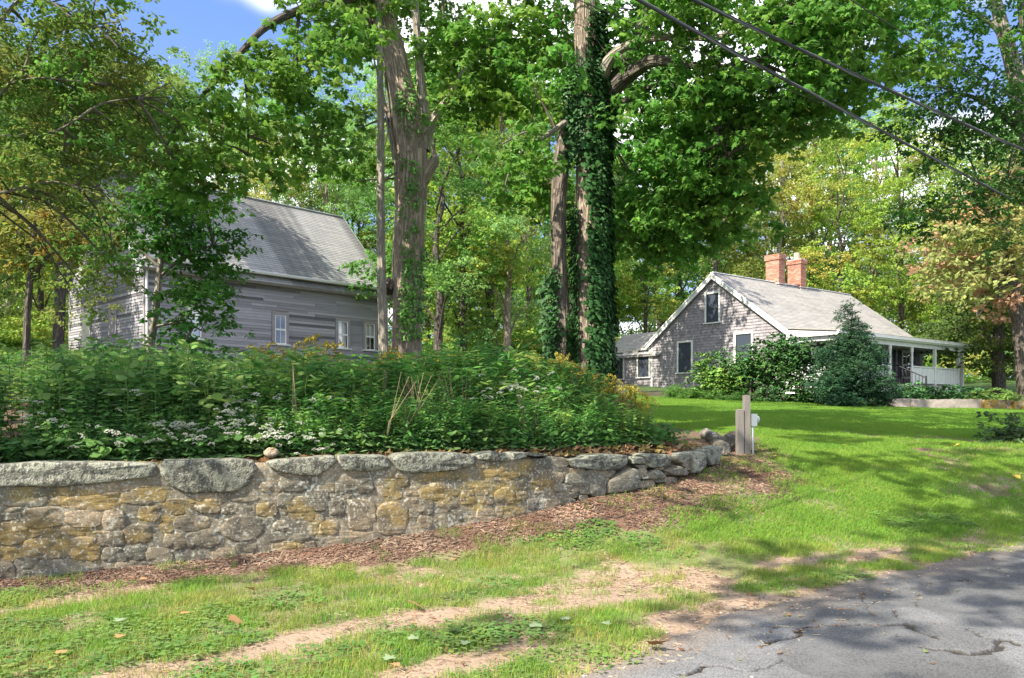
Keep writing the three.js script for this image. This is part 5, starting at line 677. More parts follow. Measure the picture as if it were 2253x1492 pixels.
// ---------------------------------------------------------------- the ivy-clad double tree
{
  const d = 15.2;
  const t = tree('ivy_clad_tree', 'forked old maple smothered in dark ivy, its trunks standing at the centre of the bank', undefined, [
    [[1300, 890, 46], [1299, 840, 40], [1297, 700, 34], [1297, 570, 33], [1299, 430, 32], [1300, 285, 31], [1295, 190, 29], [1291, 114, 27], [1288, 0, 25], [1284, -120, 22], [1280, -260, 16]],
    [[1238, 880, 22], [1240, 800, 19], [1240, 740, 17], [1230, 570, 17.5], [1231, 399, 18], [1246, 296, 19], [1266, 228, 18], [1285, 180, 14]],
    [[1316, 250, 26], [1345, 200, 19], [1405, 150, 15, 14.6], [1440, 134, 12, 14.2], [1500, 140, 9, 13.8], [1580, 150, 6, 13.4], [1660, 130, 4, 13]],
    [[1318, 180, 20], [1350, 120, 10, 14.8], [1430, 86, 8, 14.3], [1515, 82, 7.5, 13.9], [1583, 82, 7, 13.5], [1640, 60, 6, 13.2], [1696, 66, 4.5, 13]],
    [[1325, 290, 20], [1362, 237, 10], [1410, 201, 8, 14.8], [1463, 181, 7, 14.4], [1503, 200, 5, 14], [1560, 260, 4, 13.8], [1600, 340, 3, 13.8]],
    [[1345, 210, 16], [1375, 130, 17], [1405, 80, 16], [1422, 24, 15], [1440, -80, 12]],
    [[1270, 250, 8], [1200, 300, 5, 14.6], [1150, 330, 4, 14.3], [1120, 380, 2.6, 14.2], [1108, 420, 1.4, 14.2]], [[1200, 300, 3, 14.6], [1160, 290, 2.6, 14.4], [1100, 320, 1.6, 14.3]],
    [[1217, 840, 7], [1218, 700, 6], [1216, 620, 5], [1215, 590, 3]],
  ], [
    B(1170, 60, 80, 70, 15.6, 1.2, 90), B(1240, 90, 50, 70, 16.8, 0.9, 60), B(1170, 190, 70, 60, 14.6, 1.0, 60), B(1120, 330, 60, 50, 14.4, 0.9, 36), B(1190, 400, 50, 60, 16, 0.9, 42), B(1130, 440, 50, 40, 16.5, 0.9, 30), B(1390, 40, 60, 60, 15.6, 1.0, 64), B(1385, 160, 50, 50, 17.6, 0.9, 54), B(1400, 220, 50, 40, 17.4, 0.9, 40), B(1450, 50, 90, 60, 13.8, 1.2, 85), B(1550, 40, 90, 60, 13.4, 1.2, 85), B(1640, 120, 90, 70, 13.2, 1.2, 90), B(1540, 140, 80, 60, 13.6, 1.1, 75), B(1720, 50, 90, 60, 13, 1.2, 85), B(1820, 40, 90, 60, 13, 1.2, 80), B(1780, 140, 90, 70, 13.2, 1.2, 85), B(1870, 130, 70, 60, 13.2, 1.1, 62), B(1700, 220, 90, 60, 13.4, 1.1, 75), B(1960, 60, 80, 60, 13.4, 1.1, 60), B(1950, 160, 70, 50, 13.6, 1, 50), B(1820, 230, 70, 45, 13.6, 1, 46),
    B(1420, 260, 80, 70, 15, 1.0, 75), B(1520, 260, 80, 70, 14.4, 1.1, 85), B(1600, 280, 80, 70, 14, 1.1, 85), B(1410, 360, 70, 70, 15.5, 1, 75), B(1500, 370, 80, 70, 15, 1.1, 90), B(1590, 390, 70, 70, 14.6, 1.1, 85), B(1430, 460, 70, 60, 16, 1, 70), B(1510, 465, 75, 55, 15.5, 1.1, 80), B(1600, 450, 50, 45, 15, 0.9, 46), B(1500, 540, 50, 30, 16.5, 0.9, 34), B(1600, 500, 45, 24, 15.5, 0.8, 18), B(1440, 550, 50, 36, 16.5, 0.9, 32), B(1660, 320, 50, 60, 14, 0.9, 44),
    B(1300, -70, 180, 50, 17, 1.6, 90), B(1600, -60, 220, 60, 13.5, 2, 120), B(1900, -50, 160, 50, 13.4, 1.5, 80),
    [V(2, 13.5, -15), [4, 3, 4], 190], [V(6, 11.5, -14.5), [3.5, 2, 3.5], 140], [V(4, 17, -15), [4, 3, 4], 130], [V(8.5, 10.5, -16), [3, 2, 3.5], 150], [V(7, 11, -21), [4, 2.5, 3.5], 160],
  ], 'maple', [[0.105, 0.285, 0.038], [0.125, 0.30, 0.042], [0.155, 0.32, 0.046]], { d, seed: 9, bark: [bark.maple, bark.stem, bark.dark, bark.pale, bark.dark, bark.dark, bark.pale, bark.pale, bark.dark], twig: 0.25, dense: 0.92 });
  const r = rng(18), m = [], c = [];
  const put = (cx, py, rad, a) => { const p = P(cx + Math.sin(a) * rad, py, d - Math.cos(a) * rad * d / F), q = new THREE.Quaternion().setFromEuler(new THREE.Euler((r() - 0.5) * 0.5, a, (r() - 0.5) * 0.7)); m.push(new THREE.Matrix4().compose(p, q, V(1, 1, 1).multiplyScalar(0.55 + 0.7 * r()))); c.push(tone(r, [0.034, 0.10, 0.025], 0.35, 0.08)); };
  for (let i = 0; i < 1900; i++) { const py = 20 + Math.pow(r(), 0.8) * 840, thick = sstep(60, 300, py); const a = 0.3 + 0.3 * (1 - thick) + r() * 1.7 - 0.5 * (fbm(py * 0.02, 3, 3) - 0.3), w = lerpTable([[0, 25], [285, 31], [570, 33], [860, 40]], py) * (1 + 0.22 * (fbm(py * 0.03, a * 2, 3) - 0.4)) + r() * r() * 9; if (fbm(py * 0.05, a * 3 + 7, 3) < 0.36) continue; put(lerpTable([[0, 1288], [114, 1291], [285, 1300], [570, 1298], [840, 1299]], py), py, w, a); }
  for (let i = 0; i < 170; i++) { const py = 460 + r() * 400; put(lerpTable([[430, 1297], [840, 1299]], py), py, 33, -1.0 - r() * 0.5); }
  for (let i = 0; i < 110; i++) { const py = 600 + r() * 260; put(1217, py, 9, (r() - 0.5) * 3); }
  for (let i = 0; i < 40; i++) { const py = 700 + r() * 160; put(1240, py, 19, 0.5 + r() * 1.2); }
  for (let i = 0; i < 120; i++) { const py = 140 + r() * 220; put(1275, py, 26, -1 + r() * 1.2); }
  swarm('ivy', SPR.ivy[1], glossLeaf, m, c, t);
}
// ---------------------------------------------------------------- left foreground tree: its trunk stands outside the frame
tree('overhanging_tree', 'olive leaved tree reaching pale twisting branches over the weeds toward the barn roof', undefined, [
  [[-260, 900, 40], [-250, 600, 34], [-230, 350, 30], [-210, 150, 26], [-190, -100, 20], [-180, -400, 14]], [[-240, 420, 9.9], [-120, 330, 6.6], [-20, 230, 4.4], [20, 185, 3.3], [55, 145, 2.5], [66, 105, 1.9], [70, 92, 1.1]], [[20, 185, 2.8], [80, 172, 2.2], [170, 178, 1.8], [230, 185, 1.1]],
  [[-220, 220, 9.9], [-60, 120, 5.5], [60, -10, 3.9], [120, 10, 3.3], [165, 45, 2.8], [215, 58, 2.2], [260, 105, 1.4]], [[-240, 480, 8.8], [-80, 440, 5.0], [20, 420, 3.3], [120, 400, 2.5], [190, 420, 1.9], [250, 450, 1.1]], [[-230, 330, 7.7], [0, 300, 3.9], [120, 290, 2.8], [220, 230, 2.2], [300, 215, 1.3]],
], [
  B(60, 60, 100, 70, 11.5, 0.9, 75), B(180, 60, 90, 60, 11.5, 0.9, 62), B(240, 90, 80, 70, 11.8, 0.9, 46), B(50, 190, 90, 60, 11, 0.9, 60), B(170, 200, 90, 60, 11.5, 0.9, 62), B(290, 210, 80, 60, 12, 0.9, 55), B(380, 240, 70, 60, 12.2, 0.8, 44), B(60, 310, 90, 60, 11, 0.9, 62), B(180, 330, 90, 60, 11.5, 0.9, 62), B(300, 330, 80, 60, 12, 0.9, 55), B(390, 370, 70, 45, 12.2, 0.8, 40), B(90, 410, 80, 45, 11.5, 0.8, 40), B(230, 420, 80, 45, 12, 0.8, 40), B(220, 500, 60, 40, 13, 0.8, 44), B(250, 590, 55, 40, 13, 0.8, 40), B(190, 640, 60, 40, 13, 0.8, 36), B(-90, 100, 120, 120, 10.5, 1.2, 90), B(-80, 350, 110, 110, 10.5, 1.2, 80), B(100, -60, 200, 60, 11, 1.4, 110), [V(-8, 10, -10), [3.5, 2.5, 3], 200],
], 'small', OLIVE, { d: 11, seed: 13, bark: [bark.pale], twig: 0.3, warm: 0.12, vary: 0.22, dense: 0.8 });
// ---------------------------------------------------------------- yellowing tree at the left and the sapling before the barn
tree('yellowing_tree', 'small tree with yellow tinged leaves and a thin dark trunk left of the barn gable', undefined, [[[58, 860, 9], [58, 775, 8], [60, 700, 7], [66, 620, 6.5], [72, 560, 5.5], [78, 480, 4], [80, 420, 2.5]], [[66, 620, 5], [110, 560, 3.6], [170, 540, 2.4]], [[72, 560, 4], [30, 500, 3], [-20, 470, 2]]], [B(60, 400, 90, 60, 19, 1.3, 85), B(150, 440, 80, 50, 19, 1.2, 66), B(40, 480, 90, 55, 19, 1.3, 80), B(140, 520, 90, 50, 18.5, 1.2, 75), B(230, 530, 60, 45, 18, 1.0, 40), B(60, 560, 80, 45, 19, 1.2, 50), B(-60, 480, 100, 120, 19, 1.5, 100)], 'beech', [[0.235, 0.245, 0.045], [0.26, 0.225, 0.045], [0.17, 0.225, 0.042], [0.13, 0.20, 0.038]], { d: 19, seed: 17, bark: [bark.dark], twig: 0.25, size: 1.25, warm: 0.25 });
tree('beech_sapling', 'leaning beech sapling with a pale smooth trunk in front of the barn corner', undefined, [[[318, 860, 11], [324, 800, 9.5], [336, 720, 8.6], [346, 650, 7.6], [352, 590, 6.6], [358, 530, 5.4], [366, 470, 4], [374, 420, 2.2]], [[346, 650, 4], [400, 640, 2.6], [450, 640, 1.6]], [[352, 590, 4], [300, 540, 3], [270, 500, 1.8]], [[350, 610, 4], [410, 560, 3], [470, 540, 1.8]], [[336, 720, 4], [400, 710, 2.6], [450, 730, 1.6]]],
  [B(380, 430, 80, 40, 14, 0.9, 50), B(450, 450, 55, 45, 14, 0.8, 44), B(290, 470, 60, 40, 14, 0.8, 40), B(370, 500, 80, 45, 14, 0.9, 56), B(450, 530, 55, 40, 14, 0.8, 44), B(390, 570, 70, 40, 14, 0.8, 48), B(450, 610, 60, 35, 14, 0.8, 44), B(400, 660, 60, 35, 14, 0.8, 36), B(480, 660, 40, 25, 14, 0.6, 22), B(430, 720, 50, 35, 14, 0.7, 36), B(400, 770, 50, 30, 14, 0.6, 28), B(290, 560, 45, 35, 14, 0.6, 22)], 'beech', [[0.075, 0.225, 0.036], [0.065, 0.20, 0.034], [0.095, 0.25, 0.040]], { d: 14, seed: 19, bark: [bark.pale], twig: 0.35, noGap: true });
// ---------------------------------------------------------------- trees at the right edge
tree('roadside_tree', 'tall tree with pale trunk and drooping feathery boughs over the cables', undefined, [[[2330, 1010, 34], [2310, 700, 28], [2280, 380, 22], [2245, 200, 19], [2225, 130, 16], [2205, 60, 14], [2190, 0, 12], [2170, -120, 9]], [[2300, 320, 12], [2253, 290, 9], [2210, 258, 7], [2170, 228, 5.5], [2130, 210, 4], [2100, 206, 2.5]], [[2225, 130, 7], [2190, 60, 6], [2140, 30, 5], [2110, 18, 3]], [[2300, 420, 12], [2240, 400, 7], [2160, 420, 5], [2090, 450, 3], [2060, 470, 2]], [[2290, 300, 14], [2262, 120, 11], [2248, 0, 9], [2245, -100, 7]]],
  [B(2060, 50, 60, 45, 16, 1, 40), B(2050, 190, 60, 60, 16.5, 1, 52), B(2120, 250, 60, 45, 16.5, 1, 44), B(2200, 210, 50, 40, 16.5, 1, 36), B(2230, 320, 50, 50, 16.5, 1, 44), B(2130, 340, 60, 40, 17, 1, 40), B(2060, 300, 60, 50, 17, 1, 44), B(2060, 460, 60, 40, 16, 0.9, 42), B(2140, 430, 60, 35, 16, 0.9, 40), B(2220, 420, 50, 45, 16, 0.9, 42), B(2230, 60, 40, 60, 16, 1, 30), B(2230, 520, 40, 40, 16, 0.8, 24), B(2010, 250, 60, 60, 17, 1, 40), B(2300, 200, 60, 200, 16, 1.5, 120), B(2150, -60, 160, 50, 16, 1.6, 80), [V(13, 13, -17), [3, 3, 3], 140]], 'small', [[0.065, 0.175, 0.034], [0.085, 0.20, 0.040], [0.055, 0.155, 0.032]], { d: 17, seed: 23, bark: [bark.pale, bark.dark, bark.pale, bark.dark, bark.dark], twig: 0.3, size: 1.25 });
tree('russet_maple', 'maple turning russet orange beyond the porch, with a dark leaning trunk', undefined, [[[2262, 900, 18], [2250, 800, 15], [2238, 700, 13], [2232, 640, 11], [2220, 560, 8], [2200, 480, 5]], [[2238, 700, 8], [2190, 620, 5], [2140, 580, 3]], [[2232, 640, 8], [2160, 540, 5], [2080, 500, 3]]],
  [B(2090, 490, 60, 40, 36, 1.6, 60), B(2180, 460, 70, 40, 36, 1.7, 70), B(2060, 560, 50, 40, 36, 1.5, 55), B(2150, 550, 70, 45, 36, 1.8, 80), B(2230, 540, 50, 45, 36, 1.6, 55), B(2120, 630, 60, 35, 36, 1.5, 60), B(2200, 630, 60, 40, 36, 1.6, 65), B(2240, 470, 40, 40, 36, 1.5, 40)], 'far', [[0.43, 0.31, 0.16], [0.39, 0.35, 0.14], [0.31, 0.36, 0.11], [0.45, 0.28, 0.17], [0.25, 0.34, 0.09]], { d: 36, seed: 29, bark: [bark.dark], twig: 0.15, per: 26 });
tree('shade_maple', 'dense dark green maple standing behind the russet one beside the porch', undefined, [[[2200, 880, 14], [2196, 780, 12], [2200, 680, 10], [2205, 560, 7]], [[2196, 780, 6], [2150, 700, 4]]], [B(2130, 710, 70, 45, 40, 2, 80), B(2220, 710, 70, 50, 40, 2, 90), B(2160, 780, 60, 35, 40, 1.8, 60), B(2230, 790, 50, 40, 40, 1.8, 55), B(2190, 600, 80, 60, 41, 2, 100), B(2260, 640, 60, 80, 41, 2, 80)], 'far', [[0.10, 0.165, 0.035], [0.14, 0.18, 0.04], [0.085, 0.15, 0.03]], { d: 40, seed: 31, bark: [bark.dark], twig: 0.1, per: 26 });
// ---------------------------------------------------------------- trees outside the frame whose shade falls into it
tree('roadside_maple', 'maple beside the road left of the view whose boughs shade the stone wall', undefined, [[[-3600, 1500, 130, 5], [-3580, 900, 115, 5], [-3500, 300, 100, 5], [-3450, -600, 80, 5], [-3400, -1500, 50, 5]]], [[V(-7.97, 8.6, -4.35), [3.2, 1.8, 3], 260], [V(-4.65, 8.2, -5.91), [2.6, 1.5, 2.4], 230], [V(-2.03, 7.9, -7.29), [2.0, 1.3, 2.0], 180], [V(-9.11, 11, -2.96), [3.5, 2, 3.5], 200], [V(-6.08, 10.5, -5.91), [3, 1.8, 3], 200], [V(-0.27, 8.5, -6.24), [1.8, 1.2, 1.8], 110], [V(-3.05, 10, -2.37), [2.2, 1.4, 1.8], 110], [V(1.00, 9, -3.98), [2, 1.2, 1.8], 110], [V(-2.90, 9, -1.38), [2.0, 1.3, 1.8], 110], [V(-0.32, 9.5, 0.77), [2.2, 1.3, 2], 120], [V(-0.67, 8.6, -2.75), [1.8, 1.2, 1.6], 90], [V(2.07, 9.6, -0.64), [2.2, 1.2, 2], 120], [V(-5.02, 9.5, 0.17), [2, 1.4, 2], 90], [V(-1.29, 9, -5.98), [1.2, 0.8, 1.1], 80], [V(0.39, 9.2, -6.60), [1.2, 0.8, 1.1], 80], [V(1.88, 9.5, -5.83), [1.3, 0.8, 1.1], 80], [V(3.48, 9.5, -7.03), [1.3, 0.8, 1.2], 80], [V(5.06, 9.8, -7.65), [1.4, 0.8, 1.2], 70], [V(1.05, 10, -8.27), [1.2, 0.8, 1.1], 60], [V(-9.32, 7.6, -4.06), [1.7, 0.8, 1.2], 231], [V(-7.01, 7.4, -4.94), [1.6, 0.8, 1.2], 231], [V(-4.60, 7.3, -6.24), [1.6, 0.8, 1.2], 231], [V(-2.81, 7.4, -7.54), [1.5, 0.8, 1.2], 210], [V(-1.43, 7.8, -8.88), [1.4, 0.8, 1.2], 189], [V(0.34, 8.3, -9.92), [1.4, 0.8, 1.2], 168], [V(-10.27, 8.6, -6.15), [1.8, 0.9, 1.4], 110], [V(-6.88, 8.8, -7.37), [1.8, 0.9, 1.4], 100], [V(-4.09, 9.0, -9.18), [1.8, 0.9, 1.4], 90], [V(-11.45, 8.2, -3.11), [1.8, 0.9, 1.4], 189]], 'maple', GREEN, { d: 5, seed: 37, bark: [bark.maple], twig: 0.1 });
tree('tall_oak', 'tall tree rising beside the barn gable with its crown above the barn roof', undefined, [[[128, 860, 12], [130, 700, 11], [138, 500, 10], [150, 300, 8], [165, 160, 5]], [[150, 330, 5], [200, 250, 4], [250, 200, 2.5]], [[140, 460, 5], [90, 380, 3.5], [60, 320, 2]]], [[V(-17, 13.2, -32), [2.4, 1.6, 2.4], 130], [V(-15.2, 14.8, -31.5), [2.4, 1.6, 2.2], 120], [V(-18.5, 15.5, -32), [2.6, 1.8, 2.4], 120], [V(-19.5, 12, -31), [2, 1.5, 2], 80], [V(-14, 12.8, -31), [1.6, 1.0, 1.6], 60]], 'far', [[0.15, 0.24, 0.045], [0.18, 0.25, 0.05]], { d: 31.5, seed: 61, bark: [bark.dark], twig: 0.12, per: 20 });
tree('lawn_maple', 'full crowned maple behind the ivy clad trunks shading the cottage gable', undefined, [[[1262, 850, 12], [1262, 740, 11], [1266, 600, 10], [1280, 450, 8], [1300, 330, 5]], [[1266, 600, 6], [1310, 500, 4], [1350, 430, 2.5]]], [[V(3.4, 11.4, -34.6), [2.0, 1.8, 2.4], 120], [V(2.2, 14.0, -34.6), [2.4, 1.8, 2.4], 120], [V(4.6, 9.6, -34.8), [1.5, 1.3, 1.8], 80], [V(5.0, 12.6, -34), [1.8, 1.6, 2], 80]], 'maple', [[0.13, 0.28, 0.05], [0.16, 0.30, 0.055]], { d: 33, seed: 67, bark: [bark.dark], twig: 0.12, per: 6, size: 1.35 });
console.log('near trees done');
// ---------------------------------------------------------------- the woods behind: trees of five kinds, each kind built once and copied
{
  const kinds = [
    ['woodland_tree', [[0.307, 0.460, 0.077], [0.261, 0.422, 0.068], [0.360, 0.460, 0.080]], 'far', bark.dark, 41, 0.95], ['woodland_tree', [[0.162, 0.360, 0.068], [0.131, 0.307, 0.061], [0.199, 0.392, 0.077]], 'far', bark.dark, 43, 1.0],
    ['woodland_tree', [[0.353, 0.407, 0.085], [0.291, 0.353, 0.077], [0.414, 0.399, 0.092]], 'farfine', bark.pale, 47, 1.0], ['woodland_tree', [[0.230, 0.437, 0.131], [0.192, 0.384, 0.116], [0.276, 0.460, 0.138]], 'farfine', bark.maple, 53, 1.05], ['woodland_tree', [[0.223, 0.307, 0.068], [0.268, 0.315, 0.077], [0.184, 0.276, 0.061]], 'far', bark.dark, 59, 0.95],
  ];
  const look = ['yellow green', 'mid green', 'olive yellow', 'pale fresh green', 'dull olive'];
  const protos = kinds.map(([name, col, lk, bk, seed, size]) => {
    const r = rng(seed), t = new THREE.Group(), Ht = 18, bl = [], st = [];
    const tp = []; for (let i = 0; i <= 8; i++) tp.push(V((r() - 0.5) * 0.35 * i / 3, Ht * 0.9 * i / 8 - (i ? 0 : 0.6), (r() - 0.5) * 0.35 * i / 3)); const rr = tp.map((_, i) => 0.24 * (1 - i / 9) + 0.02 + (i === 0 ? 0.06 : 0)); const [p, q] = smoothPath(tp, rr, 3); obj('trunk', tube(p, q, 10, 0.1, seed), bk, t);
    for (let i = 0; i < 17; i++) { const f = 0.13 + 0.85 * (i + r() * 0.6) / 17, y = Ht * f, reach = (f < 0.5 ? 2.7 : 3.0 * (1.18 - f) / 0.68) * (0.55 + 0.6 * r()), a = i * 2.4 + r(), c = V(Math.cos(a) * reach, y + 0.6, Math.sin(a) * reach), from = tp[Math.min(7, Math.floor(f * 8))].clone(); from.y = y - 1.2 - r(); st.push(tube(smoothPath([from, from.clone().lerp(c, 0.55).add(V(0, 0.5, 0)), c], [0.07, 0.045, 0.015], 3)[0], smoothPath([from, from, c], [0.07, 0.045, 0.015], 3)[1], 5)); bl.push([c, [1.5 + r() * 0.9, 1.0 + r() * 0.6, 1.5 + r() * 0.9], Math.round(26 + r() * 14)]); }
    bl.push([V(0, Ht * 0.97, 0), [1.4, 1.6, 1.4], 30]);
    const br = obj('branches', merge(st), bk, t); br.userData.kind = 'stuff';
    const [m, c] = foliage(bl, r, col, { noGap: true, per: 24, vary: 0.2 }); const S = SPR[lk]; S.forEach((g, k) => { const sw = swarm('crown', g, leafMat, m.filter((_, i) => i % S.length === k), c.filter((_, i) => i % S.length === k), t); }); return t;
  });
  const plant = (px, d, h, k, turn, zone, group) => { const x = (px - CX) * d / F, t = protos[k].clone(); t.name = numbered('woodland_tree'); t.position.set(x, H(x, d), -d); t.rotation.y = turn; const s = h / 18; t.scale.set(s * (0.9 + 0.25 * ((px * 7 + k) % 10) / 10), s, s * (0.9 + 0.25 * ((px * 3 + k) % 10) / 10)); t.userData = { label: `${look[k]} woodland tree ${zone}`, category: 'tree', group }; scene.add(t); };
  const R = rng(71);
  // far-off wood that closes the view: one mass
  { const m = [], c = [], r = rng(75); for (let i = 0; i < 620; i++) { const px = -500 + r() * 3300, d = 92 + r() * 26, x = (px - CX) * d / F, f = r(), y = H(x, d) + 0.8 + f * (11 + 7 * fbm(px * 0.006, 3, 3)); m.push(mat4(V(x, y, -d), r, 1.3 + 0.6 * r(), 0.3)); const k = kinds[Math.floor(r() * 5)][1]; c.push(tone(r, k[Math.floor(r() * 3)], 0.25)); } swarm('far_wood', SPR.far[0], leafMat, m, c, null, 'mass of far woodland closing the view behind the trees', 'woodland'); }
  // saplings and bushes under the trees
  const bushes = []; for (const [a, b, d0, d1, n] of [[-250, 140, 34, 58, 26], [920, 1260, 40, 66, 36], [1290, 1450, 50, 66, 16], [2020, 2400, 48, 62, 22], [430, 900, 52, 64, 14]]) for (let i = 0; i < n; i++) bushes.push([a + R() * (b - a), d0 + R() * (d1 - d0)]);
  { const m = [], c = []; for (const [px, d] of bushes) { const x = (px - CX) * d / F; for (let k = 0; k < 3; k++) { m.push(mat4(V(x + (R() - 0.5) * 2, H(x, d) + 0.7 + k * 0.9 * R(), -d + (R() - 0.5) * 2), R, 0.65 + 0.5 * R(), 0.3)); const q = kinds[Math.floor(R() * 4)][1]; c.push(tone(R, q[Math.floor(R() * 3)], 0.2)); } } swarm('understory_bushes', SPR.far[1], leafMat, m, c, null, 'leafy bushes growing under the woodland trees', 'undergrowth'); }
  const zones = [
    ['behind the barn', 'trees behind the barn', [[470, 56, 20, 3], [540, 60, 19, 0], [600, 54, 17, 2], [660, 58, 17, 3], [720, 55, 18, 3], [780, 60, 18, 0], [840, 56, 20, 3], [900, 62, 22, 1], [560, 76, 24, 1], [680, 80, 22, 4], [790, 82, 24, 1], [400, 70, 22, 1]]],
    ['left of the barn', 'trees left of the barn', [[-60, 36, 15, 0], [20, 44, 17, 2], [90, 40, 13, 0], [130, 52, 16, 1], [200, 58, 19, 3], [290, 62, 20, 0], [-140, 50, 20, 1], [60, 66, 22, 4], [180, 78, 24, 1], [330, 76, 22, 2], [-220, 40, 18, 4], [-150, 28, 16, 1], [-330, 27, 17, 0], [-60, 30, 15, 4]]],
    ['in the grove between barn and cottage', 'trees of the grove between the buildings', [[966, 36, 13, 1], [1018, 38, 15, 0], [1082, 40, 16, 0], [1114, 37, 14, 3], [1160, 50, 18, 0], [1040, 60, 21, 2], [1200, 56, 20, 1], [940, 56, 19, 0], [1000, 78, 24, 4], [1120, 76, 23, 1], [1250, 66, 22, 3], [1310, 60, 20, 0]]],
    ['behind the shingled cottage', 'trees behind the cottage', [[1360, 62, 17, 0], [1420, 58, 15, 0], [1500, 64, 20, 1], [1580, 60, 20, 4], [1650, 66, 23, 2], [1720, 62, 21, 2], [1790, 68, 24, 4], [1850, 60, 18, 0], [1920, 64, 22, 3], [1980, 58, 18, 0], [1450, 80, 24, 1], [1560, 84, 25, 4], [1690, 86, 27, 2], [1750, 78, 26, 0], [1830, 90, 28, 3], [1880, 76, 25, 1], [1950, 84, 27, 2]]],
    ['beyond the porch end', 'trees beyond the porch', [[2050, 60, 18, 2], [2110, 54, 14, 0], [2170, 62, 20, 1], [2240, 56, 18, 4], [2320, 50, 18, 1], [2090, 82, 23, 3], [2200, 84, 24, 2], [2380, 66, 22, 0]]],
  ];
  for (const [zone, group, list] of zones) for (const [px, d, h, k] of list) plant(px, d, h * (0.94 + 0.12 * R()), k, R() * 6.28, zone, group);
}
console.log('woods done');
// ---------------------------------------------------------------- shrubs by the cottage
function shrub(name, label, category, blobs, kind, col, o = {}) {
  const r = rng(o.seed), t = thing(name, label, category); const [m, c, pts] = foliage(blobs, r, col, { noGap: true, per: 8, ...o, dense: (o.dense ?? 1) * 1.25 }); const S = SPR[kind]; S.forEach((g, k) => swarm('foliage', g, o.leafMat || glossLeaf, m.filter((_, i) => i % S.length === k), c.filter((_, i) => i % S.length === k), t));
  const g = []; const [bx, by, bd] = o.base, b0 = P(bx, by, bd); b0.y = H(b0.x, bd); for (const [c0] of blobs) { const a = b0.clone().add(V((r() - 0.5) * 0.3, 0, (r() - 0.5) * 0.3)), mid = a.clone().lerp(c0, 0.5).add(V((r() - 0.5) * 0.2, 0.15, (r() - 0.5) * 0.2)), [p, q] = smoothPath([a, mid, c0], [0.05, 0.035, 0.012], 4); g.push(tube(p, q, 6, 0.1)); }
  obj('stems', merge(g), bark.dark, t); return t;
}
shrub('rhododendron_bush', 'broad dark glossy rhododendron before the cottage gable with a lime green crown', 'shrub', [B(1580, 812, 42, 34, 31.5, 0.8, 130), B(1620, 835, 50, 34, 31, 0.8, 130), B(1560, 845, 36, 26, 31, 0.7, 80), B(1610, 862, 50, 20, 30.6, 0.6, 70)], 'shrub', [[0.105, 0.225, 0.035], [0.13, 0.25, 0.04], [0.06, 0.16, 0.03]], { seed: 81, base: [1600, 885, 31] });
shrub('spreading_bush', 'spreading dark bush with open stems standing before the porch corner', 'shrub', [B(1690, 785, 55, 36, 30.4, 0.8, 140), B(1740, 780, 40, 30, 30.4, 0.8, 90), B(1660, 815, 42, 28, 30.2, 0.7, 90), B(1720, 825, 60, 30, 30, 0.8, 120), B(1770, 810, 36, 36, 30.4, 0.7, 80), B(1760, 860, 60, 20, 29.8, 0.7, 80), B(1690, 866, 40, 14, 29.8, 0.5, 40)], 'shrub', [[0.035, 0.105, 0.028], [0.045, 0.13, 0.03], [0.06, 0.15, 0.035]], { seed: 83, base: [1646, 880, 30] });
shrub('evergreen_shrub', 'large dark blue green evergreen with a ragged pointed top before the porch', 'shrub', [B(1876, 674, 5, 12, 28.4, 0.1, 9), B(1866, 702, 16, 12, 28.4, 0.25, 18), B(1880, 724, 24, 14, 28.4, 0.35, 30), B(1870, 752, 36, 18, 28.4, 0.6, 80), B(1846, 785, 36, 22, 28.2, 0.7, 100), B(1900, 785, 32, 22, 28.4, 0.7, 100), B(1870, 815, 62, 26, 28, 0.9, 190), B(1832, 850, 44, 26, 27.8, 0.9, 150), B(1908, 850, 44, 26, 28, 0.9, 150), B(1870, 880, 76, 16, 27.6, 1.0, 210)], 'needle', [[0.022, 0.075, 0.030], [0.03, 0.09, 0.034], [0.038, 0.10, 0.04], [0.02, 0.065, 0.03]], { seed: 85, base: [1870, 900, 28.2], per: 10 });
shrub('fern_clump', 'bright green ferns along the bed below the cottage gable', 'ferns', [B(1500, 872, 30, 12, 31, 0.5, 60), B(1545, 876, 30, 12, 30.6, 0.5, 60), B(1590, 880, 30, 10, 30.2, 0.5, 50), B(1635, 880, 24, 10, 30, 0.5, 40)], 'needle', [[0.10, 0.24, 0.04], [0.08, 0.21, 0.035]], { seed: 87, base: [1560, 890, 30.6], leafMat });
shrub('pachysandra_bed', 'low blue green pachysandra ground cover behind the granite blocks', 'ground cover', [B(2000, 874, 36, 10, 29, 0.7, 90), B(2060, 876, 40, 10, 29, 0.7, 100), B(2120, 880, 40, 8, 28.8, 0.7, 90), B(1960, 880, 20, 8, 28.8, 0.6, 40)], 'shrub', [[0.05, 0.145, 0.04], [0.065, 0.17, 0.045]], { seed: 89, base: [2050, 890, 29] });
shrub('hosta_clump', 'pale lime green leafy clump at the end of the edging blocks', 'plants', [B(2170, 884, 36, 10, 28.6, 0.6, 60), B(2210, 886, 30, 8, 28.4, 0.6, 40)], 'shrub', [[0.18, 0.30, 0.06], [0.15, 0.27, 0.05]], { seed: 91, base: [2180, 892, 28.6], leafMat });
shrub('roadside_weeds', 'tangled grey green weeds with dry stalks at the edge of the lawn', 'weeds', [B(2225, 960, 30, 30, 16.5, 0.4, 60), B(2245, 985, 30, 26, 16.3, 0.4, 60), B(2200, 985, 24, 16, 16.3, 0.3, 30)], 'shrub', [[0.075, 0.15, 0.055], [0.10, 0.17, 0.06]], { seed: 93, base: [2230, 1010, 16.4], leafMat, size: 0.8 });
